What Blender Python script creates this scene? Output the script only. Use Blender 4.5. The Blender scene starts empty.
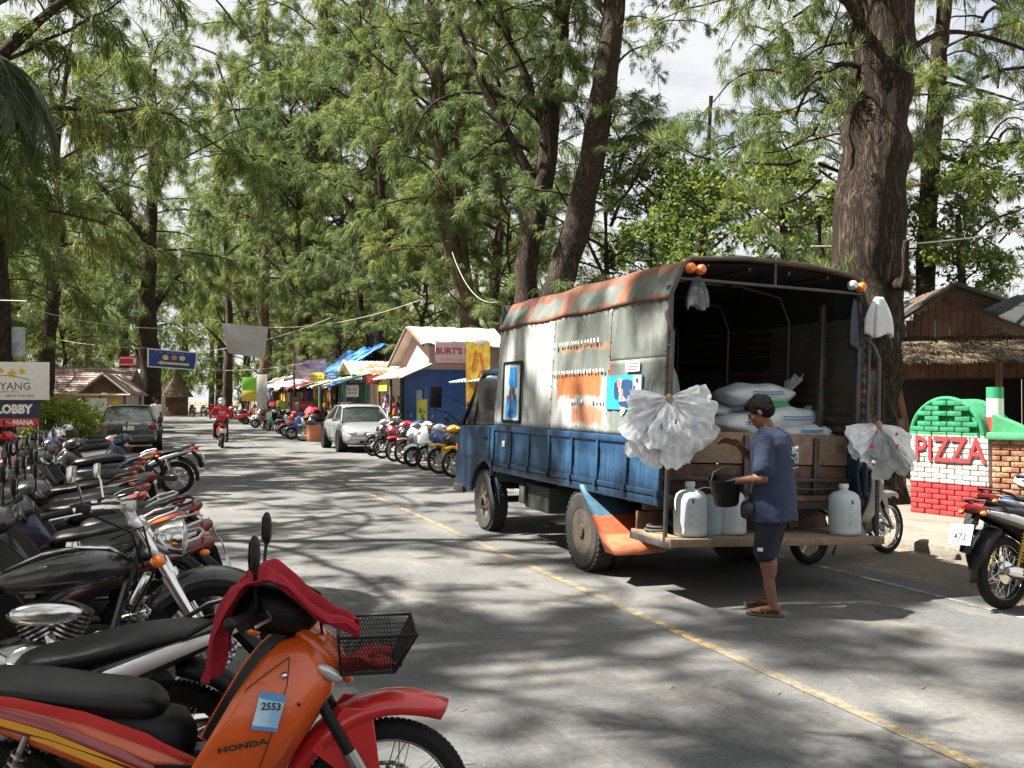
import bpy, bmesh, math, random
import numpy as np
from mathutils import Vector, Matrix, Euler, noise as mnoise

# ---------------------------------------------------------------- camera, sky, sun, exposure
R = math.radians
SC = bpy.context.scene
COL = SC.collection
YAW = 20.6
CH = 1.63
FPX = 950.0
cam = bpy.data.objects.new('camera', bpy.data.cameras.new('camera'))
COL.objects.link(cam)
cam.location = (0, 0, CH)
cam.rotation_euler = (R(90 + 0.84), 0, R(-YAW))
cam.data.sensor_width = 36.0
cam.data.lens = 36.0 * FPX / 1024.0
cam.data.clip_end = 3000
cam.data.clip_start = 0.05
SC.camera = cam

SUN_EL, SUN_AZ = 56.0, 160.0      # azimuth counter-clockwise from +x: the sun stands to the left of the road
az = R(SUN_AZ)
sdir = Vector((math.cos(az) * math.cos(R(SUN_EL)), math.sin(az) * math.cos(R(SUN_EL)), math.sin(R(SUN_EL))))
world = bpy.data.worlds.new('World'); SC.world = world; world.use_nodes = True
wn = world.node_tree
bg = wn.nodes['Background']
sky = wn.nodes.new('ShaderNodeTexSky')
sky.sky_type = 'NISHITA'; sky.sun_disc = False
sky.sun_elevation = R(SUN_EL)
sky.sun_rotation = math.atan2(sdir.x, sdir.y)
sky.air_density = 1.0; sky.dust_density = 2.5; sky.ozone_density = 1.0
# broken white cloud over the blue, as in the photograph
wtc = wn.nodes.new('ShaderNodeTexCoord'); wmp = wn.nodes.new('ShaderNodeMapping'); wmp.inputs['Scale'].default_value = (1, 1, 2.2)
wnz = wn.nodes.new('ShaderNodeTexNoise'); wnz.inputs['Scale'].default_value = 2.6; wnz.inputs['Detail'].default_value = 7; wnz.inputs['Roughness'].default_value = .55
wmr = wn.nodes.new('ShaderNodeMapRange'); wmr.inputs[1].default_value = .24; wmr.inputs[2].default_value = .42
wmx = wn.nodes.new('ShaderNodeMix'); wmx.data_type = 'RGBA'; wmx.inputs[7].default_value = (4.7, 4.72, 4.8, 1)
wn.links.new(wtc.outputs['Generated'], wmp.inputs[0]); wn.links.new(wmp.outputs[0], wnz.inputs['Vector']); wn.links.new(wnz.outputs['Fac'], wmr.inputs[0])
wn.links.new(wmr.outputs[0], wmx.inputs[0]); wn.links.new(sky.outputs[0], wmx.inputs[6]); wn.links.new(wmx.outputs[2], bg.inputs[0]); bg.inputs[1].default_value = 0.05
sl = bpy.data.lights.new('sun', 'SUN'); sl.energy = 5.0; sl.angle = R(0.53); sl.color = (1.0, 0.95, 0.86)
sun = bpy.data.objects.new('sun', sl); COL.objects.link(sun)
sun.rotation_euler = sdir.to_track_quat('Z', 'Y').to_euler()
SC.view_settings.view_transform = 'Standard'
SC.view_settings.look = 'None'
SC.view_settings.exposure = 2.0
SC.view_settings.gamma = 1.0
SC.view_settings.use_curve_mapping = False
SC.render.engine = 'CYCLES'
cy = SC.cycles
cy.max_bounces = 5; cy.diffuse_bounces = 3; cy.glossy_bounces = 3; cy.transmission_bounces = 4
cy.transparent_max_bounces = 6; cy.volume_bounces = 0
cy.caustics_reflective = False; cy.caustics_refractive = False
cy.sample_clamp_indirect = 6.0
cy.use_denoising = True

CY, SY = math.cos(R(YAW)), math.sin(R(YAW))
def at(px, py, Z):
    """world point seen in the photograph at pixel px,py at depth Z metres"""
    X = (px - 512) / FPX * Z
    return Vector((X * CY + Z * SY, -X * SY + Z * CY, CH + (398 - py) * Z / FPX))
def gnd(px, py, h=0.0):
    return at(px, py, FPX * (CH - h) / (py - 398.0))

rnd = random.Random(7)

# ---------------------------------------------------------------- materials
MATS = {}
def L(nt, a, b): nt.links.new(a, b)
def M(name, col, rough=0.6, metal=0.0, var=0.12, vscale=6.0, bump=0.0, bscale=40.0, coat=0.0,
      trans=0.0, spec=0.5, col2=None, mix2=0.5, s2=2.0, sharp=0.1, rvar=0.12, translucent=0.0, emit=0.0, alpha=1.0):
    """procedural paint / plastic / metal with value variation, patches of a second colour and fine bump"""
    if name in MATS: return MATS[name]
    m = bpy.data.materials.new(name); m.use_nodes = True
    nt = m.node_tree; N = nt.nodes
    b = N['Principled BSDF']
    tc = N.new('ShaderNodeTexCoord')
    n1 = N.new('ShaderNodeTexNoise'); n1.inputs['Scale'].default_value = vscale; n1.inputs['Detail'].default_value = 5
    L(nt, tc.outputs['Object'], n1.inputs['Vector'])
    c = N.new('ShaderNodeRGB'); c.outputs[0].default_value = (*col, 1)
    cur = c.outputs[0]
    if col2 is not None:
        n2 = N.new('ShaderNodeTexNoise'); n2.inputs['Scale'].default_value = s2; n2.inputs['Detail'].default_value = 8
        n2.inputs['Roughness'].default_value = 0.65
        L(nt, tc.outputs['Object'], n2.inputs['Vector'])
        mr = N.new('ShaderNodeMapRange'); mr.inputs[1].default_value = 1 - mix2 - sharp; mr.inputs[2].default_value = 1 - mix2 + sharp
        mr.inputs[1].default_value = 0.5 + (0.5 - mix2) * 0.5 - sharp; mr.inputs[2].default_value = 0.5 + (0.5 - mix2) * 0.5 + sharp
        L(nt, n2.outputs['Fac'], mr.inputs[0])
        mx = N.new('ShaderNodeMix'); mx.data_type = 'RGBA'; mx.inputs[7].default_value = (*col2, 1)
        L(nt, mr.outputs[0], mx.inputs[0]); L(nt, cur, mx.inputs[6]); cur = mx.outputs[2]
    hs = N.new('ShaderNodeHueSaturation')
    mr = N.new('ShaderNodeMapRange'); mr.inputs[1].default_value = 0.3; mr.inputs[2].default_value = 0.7
    mr.inputs[3].default_value = 1 - var; mr.inputs[4].default_value = 1 + var
    L(nt, n1.outputs['Fac'], mr.inputs[0]); L(nt, mr.outputs[0], hs.inputs['Value']); L(nt, cur, hs.inputs['Color'])
    L(nt, hs.outputs[0], b.inputs['Base Color'])
    mr = N.new('ShaderNodeMapRange'); mr.inputs[1].default_value = 0.3; mr.inputs[2].default_value = 0.7
    mr.inputs[3].default_value = max(0.02, rough - rvar * rough); mr.inputs[4].default_value = min(1, rough + rvar)
    L(nt, n1.outputs['Fac'], mr.inputs[0]); L(nt, mr.outputs[0], b.inputs['Roughness'])
    b.inputs['Metallic'].default_value = metal
    b.inputs['Specular IOR Level'].default_value = spec
    b.inputs['Coat Weight'].default_value = coat; b.inputs['Coat Roughness'].default_value = 0.06
    b.inputs['Transmission Weight'].default_value = trans
    b.inputs['Alpha'].default_value = alpha
    if bump:
        nb = N.new('ShaderNodeTexNoise'); nb.inputs['Scale'].default_value = bscale; nb.inputs['Detail'].default_value = 6
        L(nt, tc.outputs['Object'], nb.inputs['Vector'])
        bp = N.new('ShaderNodeBump'); bp.inputs['Strength'].default_value = bump; bp.inputs['Distance'].default_value = 0.02
        L(nt, nb.outputs['Fac'], bp.inputs['Height']); L(nt, bp.outputs[0], b.inputs['Normal'])
    if emit:
        b.inputs['Emission Color'].default_value = (*col, 1); b.inputs['Emission Strength'].default_value = emit
    if translucent:
        tr = N.new('ShaderNodeBsdfTranslucent'); L(nt, hs.outputs[0], tr.inputs[0])
        ms = N.new('ShaderNodeMixShader'); ms.inputs[0].default_value = translucent
        L(nt, b.outputs[0], ms.inputs[1]); L(nt, tr.outputs[0], ms.inputs[2])
        L(nt, ms.outputs[0], N['Material Output'].inputs[0])
    MATS[name] = m
    return m

def leaf_mat(name, c1, c2, transl, c3=None):
    m = bpy.data.materials.new(name); m.use_nodes = True
    nt = m.node_tree; N = nt.nodes; b = N['Principled BSDF']
    g = N.new('ShaderNodeNewGeometry'); oi = N.new('ShaderNodeObjectInfo')
    n = N.new('ShaderNodeTexNoise'); n.inputs['Scale'].default_value = 0.55; n.inputs['Detail'].default_value = 3
    L(nt, g.outputs['Position'], n.inputs['Vector'])
    mr = N.new('ShaderNodeMapRange'); mr.inputs[1].default_value = 0.36; mr.inputs[2].default_value = 0.64
    L(nt, n.outputs['Fac'], mr.inputs[0])
    mx = N.new('ShaderNodeMix'); mx.data_type = 'RGBA'; mx.inputs[6].default_value = (*c1, 1); mx.inputs[7].default_value = (*c2, 1)
    L(nt, mr.outputs[0], mx.inputs[0])
    cur = mx.outputs[2]
    if c3:
        mr3 = N.new('ShaderNodeMapRange'); mr3.inputs[1].default_value = 0.86; mr3.inputs[2].default_value = 0.9
        L(nt, g.outputs['Random Per Island'], mr3.inputs[0])
        m3 = N.new('ShaderNodeMix'); m3.data_type = 'RGBA'; m3.inputs[7].default_value = (*c3, 1)
        L(nt, mr3.outputs[0], m3.inputs[0]); L(nt, cur, m3.inputs[6]); cur = m3.outputs[2]
    hs = N.new('ShaderNodeHueSaturation')
    mv = N.new('ShaderNodeMapRange'); mv.inputs[3].default_value = 0.65; mv.inputs[4].default_value = 1.35
    L(nt, g.outputs['Random Per Island'], mv.inputs[0]); L(nt, mv.outputs[0], hs.inputs['Value'])
    L(nt, cur, hs.inputs['Color']); L(nt, hs.outputs[0], b.inputs['Base Color'])
    b.inputs['Roughness'].default_value = 0.55; b.inputs['Specular IOR Level'].default_value = 0.35
    tr = N.new('ShaderNodeBsdfTranslucent'); L(nt, hs.outputs[0], tr.inputs[0])
    ms = N.new('ShaderNodeMixShader'); ms.inputs[0].default_value = transl
    L(nt, b.outputs[0], ms.inputs[1]); L(nt, tr.outputs[0], ms.inputs[2])
    L(nt, ms.outputs[0], N['Material Output'].inputs[0])
    MATS[name] = m
    return m

def bark_mat(name, c1, c2, sc=1.0, vstretch=0.18):
    m = bpy.data.materials.new(name); m.use_nodes = True
    nt = m.node_tree; N = nt.nodes; b = N['Principled BSDF']
    g = N.new('ShaderNodeTexCoord')
    def nz(st, scale, det, ro, dist=0.0):
        mp = N.new('ShaderNodeMapping'); mp.inputs['Scale'].default_value = st; L(nt, g.outputs['Object'], mp.inputs[0])
        n = N.new('ShaderNodeTexNoise'); n.inputs['Scale'].default_value = scale; n.inputs['Detail'].default_value = det; n.inputs['Roughness'].default_value = ro; n.inputs['Distortion'].default_value = dist
        L(nt, mp.outputs[0], n.inputs['Vector']); return n.outputs['Fac']
    def rng(x, lo, hi, c=0, d=1):
        q = N.new('ShaderNodeMapRange'); q.inputs[1].default_value = lo; q.inputs[2].default_value = hi; q.inputs[3].default_value = c; q.inputs[4].default_value = d; L(nt, x, q.inputs[0]); return q.outputs[0]
    rid = nz((1, 1, vstretch), 9 * sc, 10, .72, 1.6)
    ab = N.new('ShaderNodeMath'); ab.operation = 'SUBTRACT'; ab.inputs[1].default_value = .5; L(nt, rid, ab.inputs[0])
    a2 = N.new('ShaderNodeMath'); a2.operation = 'ABSOLUTE'; L(nt, ab.outputs[0], a2.inputs[0])
    crack = rng(a2.outputs[0], 0, .10)
    patch = nz((1, 1, .5), 1.3, 6, .6)
    md = N.new('ShaderNodeMath'); md.operation = 'MULTIPLY'; L(nt, crack, md.inputs[0]); L(nt, rng(patch, .3, .7, .45, 1.1), md.inputs[1])
    mx = N.new('ShaderNodeMix'); mx.data_type = 'RGBA'; mx.inputs[6].default_value = (*c1, 1); mx.inputs[7].default_value = (*c2, 1)
    L(nt, md.outputs[0], mx.inputs[0]); L(nt, mx.outputs[2], b.inputs['Base Color'])
    b.inputs['Roughness'].default_value = 0.92; b.inputs['Specular IOR Level'].default_value = 0.15
    ad = N.new('ShaderNodeMath'); ad.operation = 'ADD'; L(nt, crack, ad.inputs[0]); L(nt, nz((1, 1, .4), 30, 6, .7), ad.inputs[1])
    bp = N.new('ShaderNodeBump'); bp.inputs['Strength'].default_value = 1.0; bp.inputs['Distance'].default_value = 0.045
    L(nt, ad.outputs[0], bp.inputs['Height']); L(nt, bp.outputs[0], b.inputs['Normal'])
    MATS[name] = m
    return m

# ---------------------------------------------------------------- mesh builder
class MB:
    def __init__(s, mat=None):
        s.v = []; s.f = []; s.mi = []; s.cur = 0
        s.T = Matrix.Identity(4)
    def add(s, vs, fs):
        o = len(s.v)
        for p in vs: s.v.append(tuple(s.T @ Vector(p)))
        for f in fs: s.f.append([i + o for i in f]); s.mi.append(s.cur)
        return s
    def box(s, c, d, rot=None):
        c = Vector(c); hx, hy, hz = d[0] / 2, d[1] / 2, d[2] / 2
        Rm = Euler(rot).to_matrix() if rot else Matrix.Identity(3)
        vs = [c + Rm @ Vector((x * hx, y * hy, z * hz)) for x in (-1, 1) for y in (-1, 1) for z in (-1, 1)]
        return s.add(vs, [(0, 1, 3, 2), (4, 6, 7, 5), (0, 4, 5, 1), (2, 3, 7, 6), (0, 2, 6, 4), (1, 5, 7, 3)])
    def bbox(s, c, d, b=0.01, rot=None):
        """box with chamfered edges (section rounded in all three views)"""
        c = Vector(c); hx, hy, hz = d[0] / 2, d[1] / 2, d[2] / 2; b = min(b, hx * .9, hy * .9, hz * .9)
        Rm = Euler(rot).to_matrix() if rot else Matrix.Identity(3)
        bm = bmesh.new(); bmesh.ops.create_cube(bm, size=1)
        for v in bm.verts: v.co = Vector((v.co.x * 2 * hx, v.co.y * 2 * hy, v.co.z * 2 * hz))
        bmesh.ops.bevel(bm, geom=bm.edges[:], offset=b, segments=2, affect='EDGES', profile=0.5)
        bm.verts.index_update()
        vs = [c + Rm @ v.co for v in bm.verts]; fs = [[v.index for v in f.verts] for f in bm.faces]
        bm.free(); return s.add(vs, fs)
    def tube(s, pts, r, n=8, caps=True):
        pts = [Vector(p) for p in pts]
        if not isinstance(r, (list, tuple)): r = [r] * len(pts)
        vs = []; fs = []; prev = None
        for i, p in enumerate(pts):
            if i == 0: d = pts[1] - p
            elif i == len(pts) - 1: d = p - pts[-2]
            else: d = (pts[i + 1] - pts[i - 1])
            d = d.normalized() if d.length > 1e-9 else Vector((0, 0, 1))
            if prev is None:
                a = Vector((0, 0, 1)) if abs(d.z) < 0.9 else Vector((1, 0, 0))
                u = d.cross(a).normalized()
            else:
                u = (prev - d * prev.dot(d))
                u = u.normalized() if u.length > 1e-6 else d.orthogonal().normalized()
            prev = u; w = d.cross(u)
            for k in range(n):
                t = 2 * math.pi * k / n
                vs.append(p + (u * math.cos(t) + w * math.sin(t)) * r[i])
        for i in range(len(pts) - 1):
            for k in range(n):
                k2 = (k + 1) % n
                fs.append((i * n + k, i * n + k2, (i + 1) * n + k2, (i + 1) * n + k))
        if caps:
            fs.append(tuple(range(n))[::-1]); fs.append(tuple(range((len(pts) - 1) * n, len(pts) * n)))
        return s.add(vs, fs)
    def cyl(s, a, b, r, n=16): return s.tube([a, b], r, n)
    def lathe(s, prof, c=(0, 0, 0), axis='z', n=24):
        """prof: list of (radius, height)"""
        vs = []; fs = []; c = Vector(c)
        for (r, h) in prof:
            for k in range(n):
                t = 2 * math.pi * k / n; x, y = r * math.cos(t), r * math.sin(t)
                p = {'z': (x, y, h), 'y': (x, h, y), 'x': (h, x, y)}[axis]
                vs.append(c + Vector(p))
        for i in range(len(prof) - 1):
            for k in range(n):
                k2 = (k + 1) % n
                fs.append((i * n + k, i * n + k2, (i + 1) * n + k2, (i + 1) * n + k))
        loop = abs(prof[0][0] - prof[-1][0]) < 1e-6 and abs(prof[0][1] - prof[-1][1]) < 1e-6
        if loop: return s.add(vs, fs)
        if prof[0][0] > 1e-5: fs.append(tuple(range(n))[::-1])
        if prof[-1][0] > 1e-5: fs.append(tuple(range((len(prof) - 1) * n, len(prof) * n)))
        return s.add(vs, fs)
    def torus(s, c, Rr, r, axis='y', n=32, m=8, sq=1.0):
        vs = []; fs = []; c = Vector(c)
        for i in range(n):
            t = 2 * math.pi * i / n
            for j in range(m):
                u = 2 * math.pi * j / m
                rr = Rr + r * math.cos(u) * sq; h = r * math.sin(u); x, y = rr * math.cos(t), rr * math.sin(t)
                p = {'z': (x, y, h), 'y': (x, h, y), 'x': (h, x, y)}[axis]
                vs.append(c + Vector(p))
        for i in range(n):
            for j in range(m):
                fs.append((i * m + j, ((i + 1) % n) * m + j, ((i + 1) % n) * m + (j + 1) % m, i * m + (j + 1) % m))
        return s.add(vs, fs)
    def ell(s, c, r, n=12, m=8, rot=None):
        if not isinstance(r, (list, tuple)): r = (r, r, r)
        Rm = Euler(rot).to_matrix() if rot else Matrix.Identity(3)
        vs = []; fs = []; c = Vector(c)
        for i in range(m + 1):
            a = math.pi * i / m
            for k in range(n):
                t = 2 * math.pi * k / n
                vs.append(c + Rm @ Vector((r[0] * math.sin(a) * math.cos(t), r[1] * math.sin(a) * math.sin(t), r[2] * math.cos(a))))
        for i in range(m):
            for k in range(n):
                k2 = (k + 1) % n
                fs.append((i * n + k, (i + 1) * n + k, (i + 1) * n + k2, i * n + k2))
        return s.add(vs, fs)
    def caps(s, a, b, ra, rb, n=12):
        """tapered capsule"""
        a = Vector(a); b = Vector(b); d = (b - a).normalized()
        pts = []; rs = []
        for k in (3, 2, 1): t = math.pi / 2 * k / 3.2; pts.append(a - d * ra * math.sin(t)); rs.append(ra * math.cos(t))
        pts += [a, b]; rs += [ra, rb]
        for k in (1, 2, 3): t = math.pi / 2 * k / 3.2; pts.append(b + d * rb * math.sin(t)); rs.append(rb * math.cos(t))
        return s.tube(pts, rs, n)
    def loft(s, rings, closed=True, caps=True):
        n = len(rings[0]); vs = [p for r in rings for p in r]; fs = []
        for i in range(len(rings) - 1):
            for k in range(n if closed else n - 1):
                k2 = (k + 1) % n
                fs.append((i * n + k, i * n + k2, (i + 1) * n + k2, (i + 1) * n + k))
        if caps and closed:
            fs.append(tuple(range(n))[::-1]); fs.append(tuple(range((len(rings) - 1) * n, len(rings) * n)))
        return s.add(vs, fs)
    def slo(s, secs, n=16, e=2.5, axis='x'):
        """superellipse loft along x: (x, zbot, ztop, halfwidth[, ycentre])"""
        rings = []
        for q in secs:
            x, zb, zt, w = q[:4]; yc = q[4] if len(q) > 4 else 0
            ee = q[5] if len(q) > 5 else e
            zc, hz = (zb + zt) / 2, (zt - zb) / 2; ring = []
            for k in range(n):
                t = 2 * math.pi * k / n; c_, s_ = math.cos(t), math.sin(t)
                yy = yc + w * math.copysign(abs(c_) ** (2 / ee), c_); zz = zc + hz * math.copysign(abs(s_) ** (2 / ee), s_)
                ring.append((x, yy, zz) if axis == 'x' else (yy, x, zz))
            rings.append(ring)
        return s.loft(rings)
    def prism(s, out, y0, y1, axis='y', both=None):
        """extrude polygon out [(a,b)..] between y0 and y1"""
        f = {'y': lambda a, b, h: (a, h, b), 'x': lambda a, b, h: (h, a, b), 'z': lambda a, b, h: (a, b, h)}[axis]
        n = len(out)
        vs = [f(a, b, y0) for a, b in out] + [f(a, b, y1) for a, b in out]
        fs = [tuple(range(n))[::-1], tuple(range(n, 2 * n))] + [(k, (k + 1) % n, n + (k + 1) % n, n + k) for k in range(n)]
        return s.add(vs, fs)
    def grid(s, P, nu, nv):
        """P(u,v)->point"""
        vs = [P(i / nu, j / nv) for i in range(nu + 1) for j in range(nv + 1)]
        fs = [(i * (nv + 1) + j, (i + 1) * (nv + 1) + j, (i + 1) * (nv + 1) + j + 1, i * (nv + 1) + j + 1) for i in range(nu) for j in range(nv)]
        return s.add(vs, fs)
    def build(s, name, mat, parent=None, smooth=True, ang=35, mods=None):
        me = bpy.data.meshes.new(name)
        me.from_pydata(s.v, [], s.f)
        for m in (mat if isinstance(mat, (list, tuple)) else [mat]): me.materials.append(m)
        if any(s.mi): me.polygons.foreach_set('material_index', s.mi)
        bm = bmesh.new(); bm.from_mesh(me); bmesh.ops.recalc_face_normals(bm, faces=bm.faces[:]); bm.to_mesh(me); bm.free()
        if smooth:
            me.shade_smooth(); me.set_sharp_from_angle(angle=R(ang))
        o = bpy.data.objects.new(name, me); COL.objects.link(o)
        if parent: o.parent = parent
        for (t, kw) in (mods or []):
            md = o.modifiers.new(t.lower(), t)
            for k, v in kw.items(): setattr(md, k, v)
        return o

SOLID = lambda t=0.004: ('SOLIDIFY', dict(thickness=t, offset=0))
SUBS = lambda l=1: ('SUBSURF', dict(levels=l, render_levels=l))
def tag(o, label=None, cat=None, group=None, kind=None):
    if label: o['label'] = label
    if cat: o['category'] = cat
    if group: o['group'] = group
    if kind: o['kind'] = kind
    return o
def empty(name, loc=(0, 0, 0), rz=0.0, label=None, cat=None, group=None, rot=None):
    o = bpy.data.objects.new(name, None); COL.objects.link(o); o.empty_display_size = 0.2
    o.location = loc; o.rotation_euler = rot if rot else (0, 0, rz)
    return tag(o, label, cat, group)
def copy_tree(o, parent=None):
    c = o.copy(); COL.objects.link(c)
    c.parent = parent
    for ch in KIDS.get(o.name, None) or list(o.children): copy_tree(ch, c)
    return c
KIDS = {}
def text(body, size, mat, parent, name='lettering', loc=(0, 0, 0), rot=(0, 0, 0), ext=0.001, sx=1.0, align='CENTER', bold=0.0):
    cu = bpy.data.curves.new(name, 'FONT'); cu.body = body; cu.size = size; cu.extrude = ext
    cu.align_x = align; cu.align_y = 'CENTER'; cu.offset = bold; cu.resolution_u = 2
    cu.materials.append(mat)
    tmp = bpy.data.objects.new('tmp', cu); COL.objects.link(tmp)
    dg = bpy.context.evaluated_depsgraph_get(); dg.update()
    me = bpy.data.meshes.new_from_object(tmp.evaluated_get(dg)); bpy.data.objects.remove(tmp)
    me.name = name
    if not len(me.materials): me.materials.append(mat)
    o = bpy.data.objects.new(name, me); COL.objects.link(o); o.parent = parent
    o.location = loc; o.rotation_euler = rot; o.scale = (sx, 1, 1)
    return o

# common materials
BLACK = M('black_plastic', (0.007, 0.007, 0.008), 0.42, spec=.28, bump=0.05, bscale=200)
RUBBER = M('tyre_rubber', (0.012, 0.012, 0.012), 0.85, spec=.25, bump=0.3, bscale=60, var=0.3)
DUSTY_RUBBER = M('dusty_rubber', (0.032, 0.030, 0.028), 0.9, bump=0.3, bscale=50, var=0.35)
CHROME = M('chrome', (0.75, 0.75, 0.74), 0.1, 1.0, var=0.06)
STEEL = M('steel', (0.42, 0.42, 0.41), 0.35, 1.0, var=0.15)
ALLOY = M('alloy', (0.5, 0.5, 0.5), 0.4, 0.9, var=0.12)
DKMETAL = M('dark_metal', (0.05, 0.05, 0.052), 0.5, 0.6, bump=0.1)
SEATM = M('seat_vinyl', (0.006, 0.0065, 0.008), 0.33, spec=.3, bump=0.12, bscale=260, var=0.2)
GLASSDK = M('dark_glass', (0.015, 0.02, 0.02), 0.05, spec=0.8, var=0.05)
MIRROR = M('mirror_glass', (0.6, 0.62, 0.62), 0.03, 1.0, var=0.02)
REDLENS = M('red_lens', (0.13, 0.004, 0.005), 0.25, coat=0.3)
ORLENS = M('orange_lens', (0.75, 0.18, 0.01), 0.15, coat=0.6)
CLEARLENS = M('clear_lens', (0.55, 0.57, 0.56), 0.08, 0.4, coat=1.0)
WHITE = M('white_paint', (0.7, 0.7, 0.68), 0.45)
INK = M('black_ink', (0.02, 0.02, 0.025), 0.6)
# ================================================================ ground, road, pavement
def ground_mat(name, c1, c2, c3, s=1.0, rough=0.92, b=0.35, agg=140.0, cracks=False, paint=None):
    m = bpy.data.materials.new(name); m.use_nodes = True
    nt = m.node_tree; N = nt.nodes; bs = N['Principled BSDF']
    g = N.new('ShaderNodeNewGeometry')
    def noise(sc, det=6, ro=0.6, st=None):
        n = N.new('ShaderNodeTexNoise'); n.inputs['Scale'].default_value = sc; n.inputs['Detail'].default_value = det; n.inputs['Roughness'].default_value = ro
        if st:
            mp = N.new('ShaderNodeMapping'); mp.inputs['Scale'].default_value = st; L(nt, g.outputs['Position'], mp.inputs[0]); L(nt, mp.outputs[0], n.inputs['Vector'])
        else: L(nt, g.outputs['Position'], n.inputs['Vector'])
        return n.outputs['Fac']
    def rng(x, a, b_, c=0, d=1):
        q = N.new('ShaderNodeMapRange'); q.inputs[1].default_value = a; q.inputs[2].default_value = b_; q.inputs[3].default_value = c; q.inputs[4].default_value = d
        L(nt, x, q.inputs[0]); return q.outputs[0]
    def mix(f, a, b_):
        q = N.new('ShaderNodeMix'); q.data_type = 'RGBA'
        L(nt, f, q.inputs[0])
        for i, x in ((6, a), (7, b_)):
            if isinstance(x, tuple): q.inputs[i].default_value = (*x, 1)
            else: L(nt, x, q.inputs[i])
        return q.outputs[2]
    cur = mix(rng(noise(0.45 * s), 0.38, 0.62), c1, c2)
    cur = mix(rng(noise(1.7 * s, 8, 0.7, (1, 0.35, 1)), 0.52, 0.72), cur, c3)
    fine = noise(agg, 3, 0.7)
    if cracks:
        v = N.new('ShaderNodeTexVoronoi'); v.feature = 'DISTANCE_TO_EDGE'; v.inputs['Scale'].default_value = 0.55
        nn = N.new('ShaderNodeTexNoise'); nn.inputs['Scale'].default_value = 1.8; nn.inputs['Detail'].default_value = 7
        L(nt, g.outputs['Position'], nn.inputs['Vector'])
        va = N.new('ShaderNodeVectorMath'); va.operation = 'MULTIPLY_ADD'; va.inputs[1].default_value = (0.9, 0.9, 0.9)
        L(nt, nn.outputs['Color'], va.inputs[0]); L(nt, g.outputs['Position'], va.inputs[2]); L(nt, va.outputs[0], v.inputs['Vector'])
        cr = N.new('ShaderNodeMath'); cr.operation = 'MULTIPLY'
        L(nt, rng(v.outputs[0], 0.0, 0.008, 1, 0), cr.inputs[0]); L(nt, rng(noise(0.3), 0.5, 0.6), cr.inputs[1])
        cur = mix(cr.outputs[0], cur, tuple(x * 0.45 for x in c1))
        cur = mix(rng(noise(0.9, 5, 0.5), 0.70, 0.74, 0, 0.55), cur, (0.02, 0.02, 0.02))   # oil drips
    if paint:
        w = N.new('ShaderNodeMath'); w.operation = 'MULTIPLY'
        L(nt, rng(noise(9, 8, 0.75), 0.44, 0.60), w.inputs[0]); L(nt, rng(noise(0.8), 0.3, 0.6, 0.15, .8), w.inputs[1])
        cur = mix(w.outputs[0], cur, paint)
    hs = N.new('ShaderNodeHueSaturation'); fm = N.new('ShaderNodeMath'); fm.operation = 'MULTIPLY'; L(nt, rng(fine, 0.3, 0.7, 0.6, 1.4), fm.inputs[0]); L(nt, rng(noise(22, 4, .65), .3, .7, .8, 1.2), fm.inputs[1]); L(nt, fm.outputs[0], hs.inputs['Value']); L(nt, cur, hs.inputs['Color'])
    L(nt, hs.outputs[0], bs.inputs['Base Color'])
    bs.inputs['Roughness'].default_value = rough; bs.inputs['Specular IOR Level'].default_value = 0.3
    bp = N.new('ShaderNodeBump'); bp.inputs['Strength'].default_value = b; bp.inputs['Distance'].default_value = 0.01
    L(nt, fine, bp.inputs['Height']); L(nt, bp.outputs[0], bs.inputs['Normal'])
    MATS[name] = m
    return m
ASPH = ((0.084, 0.086, 0.089), (0.126, 0.125, 0.12), (0.175, 0.166, 0.148))
m_road = ground_mat('asphalt', *ASPH, cracks=True)
m_dirt = ground_mat('sandy_dirt', (0.15, 0.12, 0.085), (0.2, 0.165, 0.12), (0.1, 0.075, 0.05), 1.5, 0.95, 0.6, 60)
m_shoulder = ground_mat('dusty_shoulder', (0.11, 0.10, 0.085), (0.16, 0.135, 0.10), (0.22, 0.17, 0.12), 1.3, 0.95, 0.5, 90)
m_pave = ground_mat('pavement_concrete', (0.15, 0.135, 0.115), (0.19, 0.17, 0.14), (0.10, 0.085, 0.065), 1.4, 0.9, 0.4, 80)
m_yel = ground_mat('worn_yellow_paint', *ASPH, paint=(0.42, 0.27, 0.07))
m_whi = ground_mat('worn_white_paint', *ASPH, paint=(0.5, 0.49, 0.45))

def sheet(name, x0, x1, y0, y1, z, mat, nx=1, ny=1, wob=None):
    b = MB()
    def P(u, v):
        x = x0 + (x1 - x0) * u; y = y0 + (y1 - y0) * v
        if wob and u in (0, 1): x += wob * mnoise.noise(Vector((y * 0.35, x0, 0))) + 0.3 * wob * mnoise.noise(Vector((y * 1.9, x1, 4)))
        return (x, y, z)
    b.grid(P, nx, ny)
    return tag(b.build(name, mat, smooth=False), kind='structure')
b = MB()
def hill(u, v):
    x = -600 + 1200 * u; y = -600 + 1200 * v
    return (x, y, -0.012)
b.grid(hill, 24, 24)
tag(b.build('ground', m_dirt), kind='structure')
sheet('road_shoulder', 5.6, 7.75, -30, 86, -0.006, m_shoulder, 1, 200, 0.0)
sheet('road', -0.35, 6.35, -30, 86, 0.0, m_road, 1, 400, 0.16)
sheet('far_road', -40, 40, 86, 92, 0.004, m_road)
sheet('yellow_line', 3.375, 3.46, -30, 86, 0.004, m_yel)
sheet('white_line', 6.0, 6.07, -30, 86, 0.004, m_whi)
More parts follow.
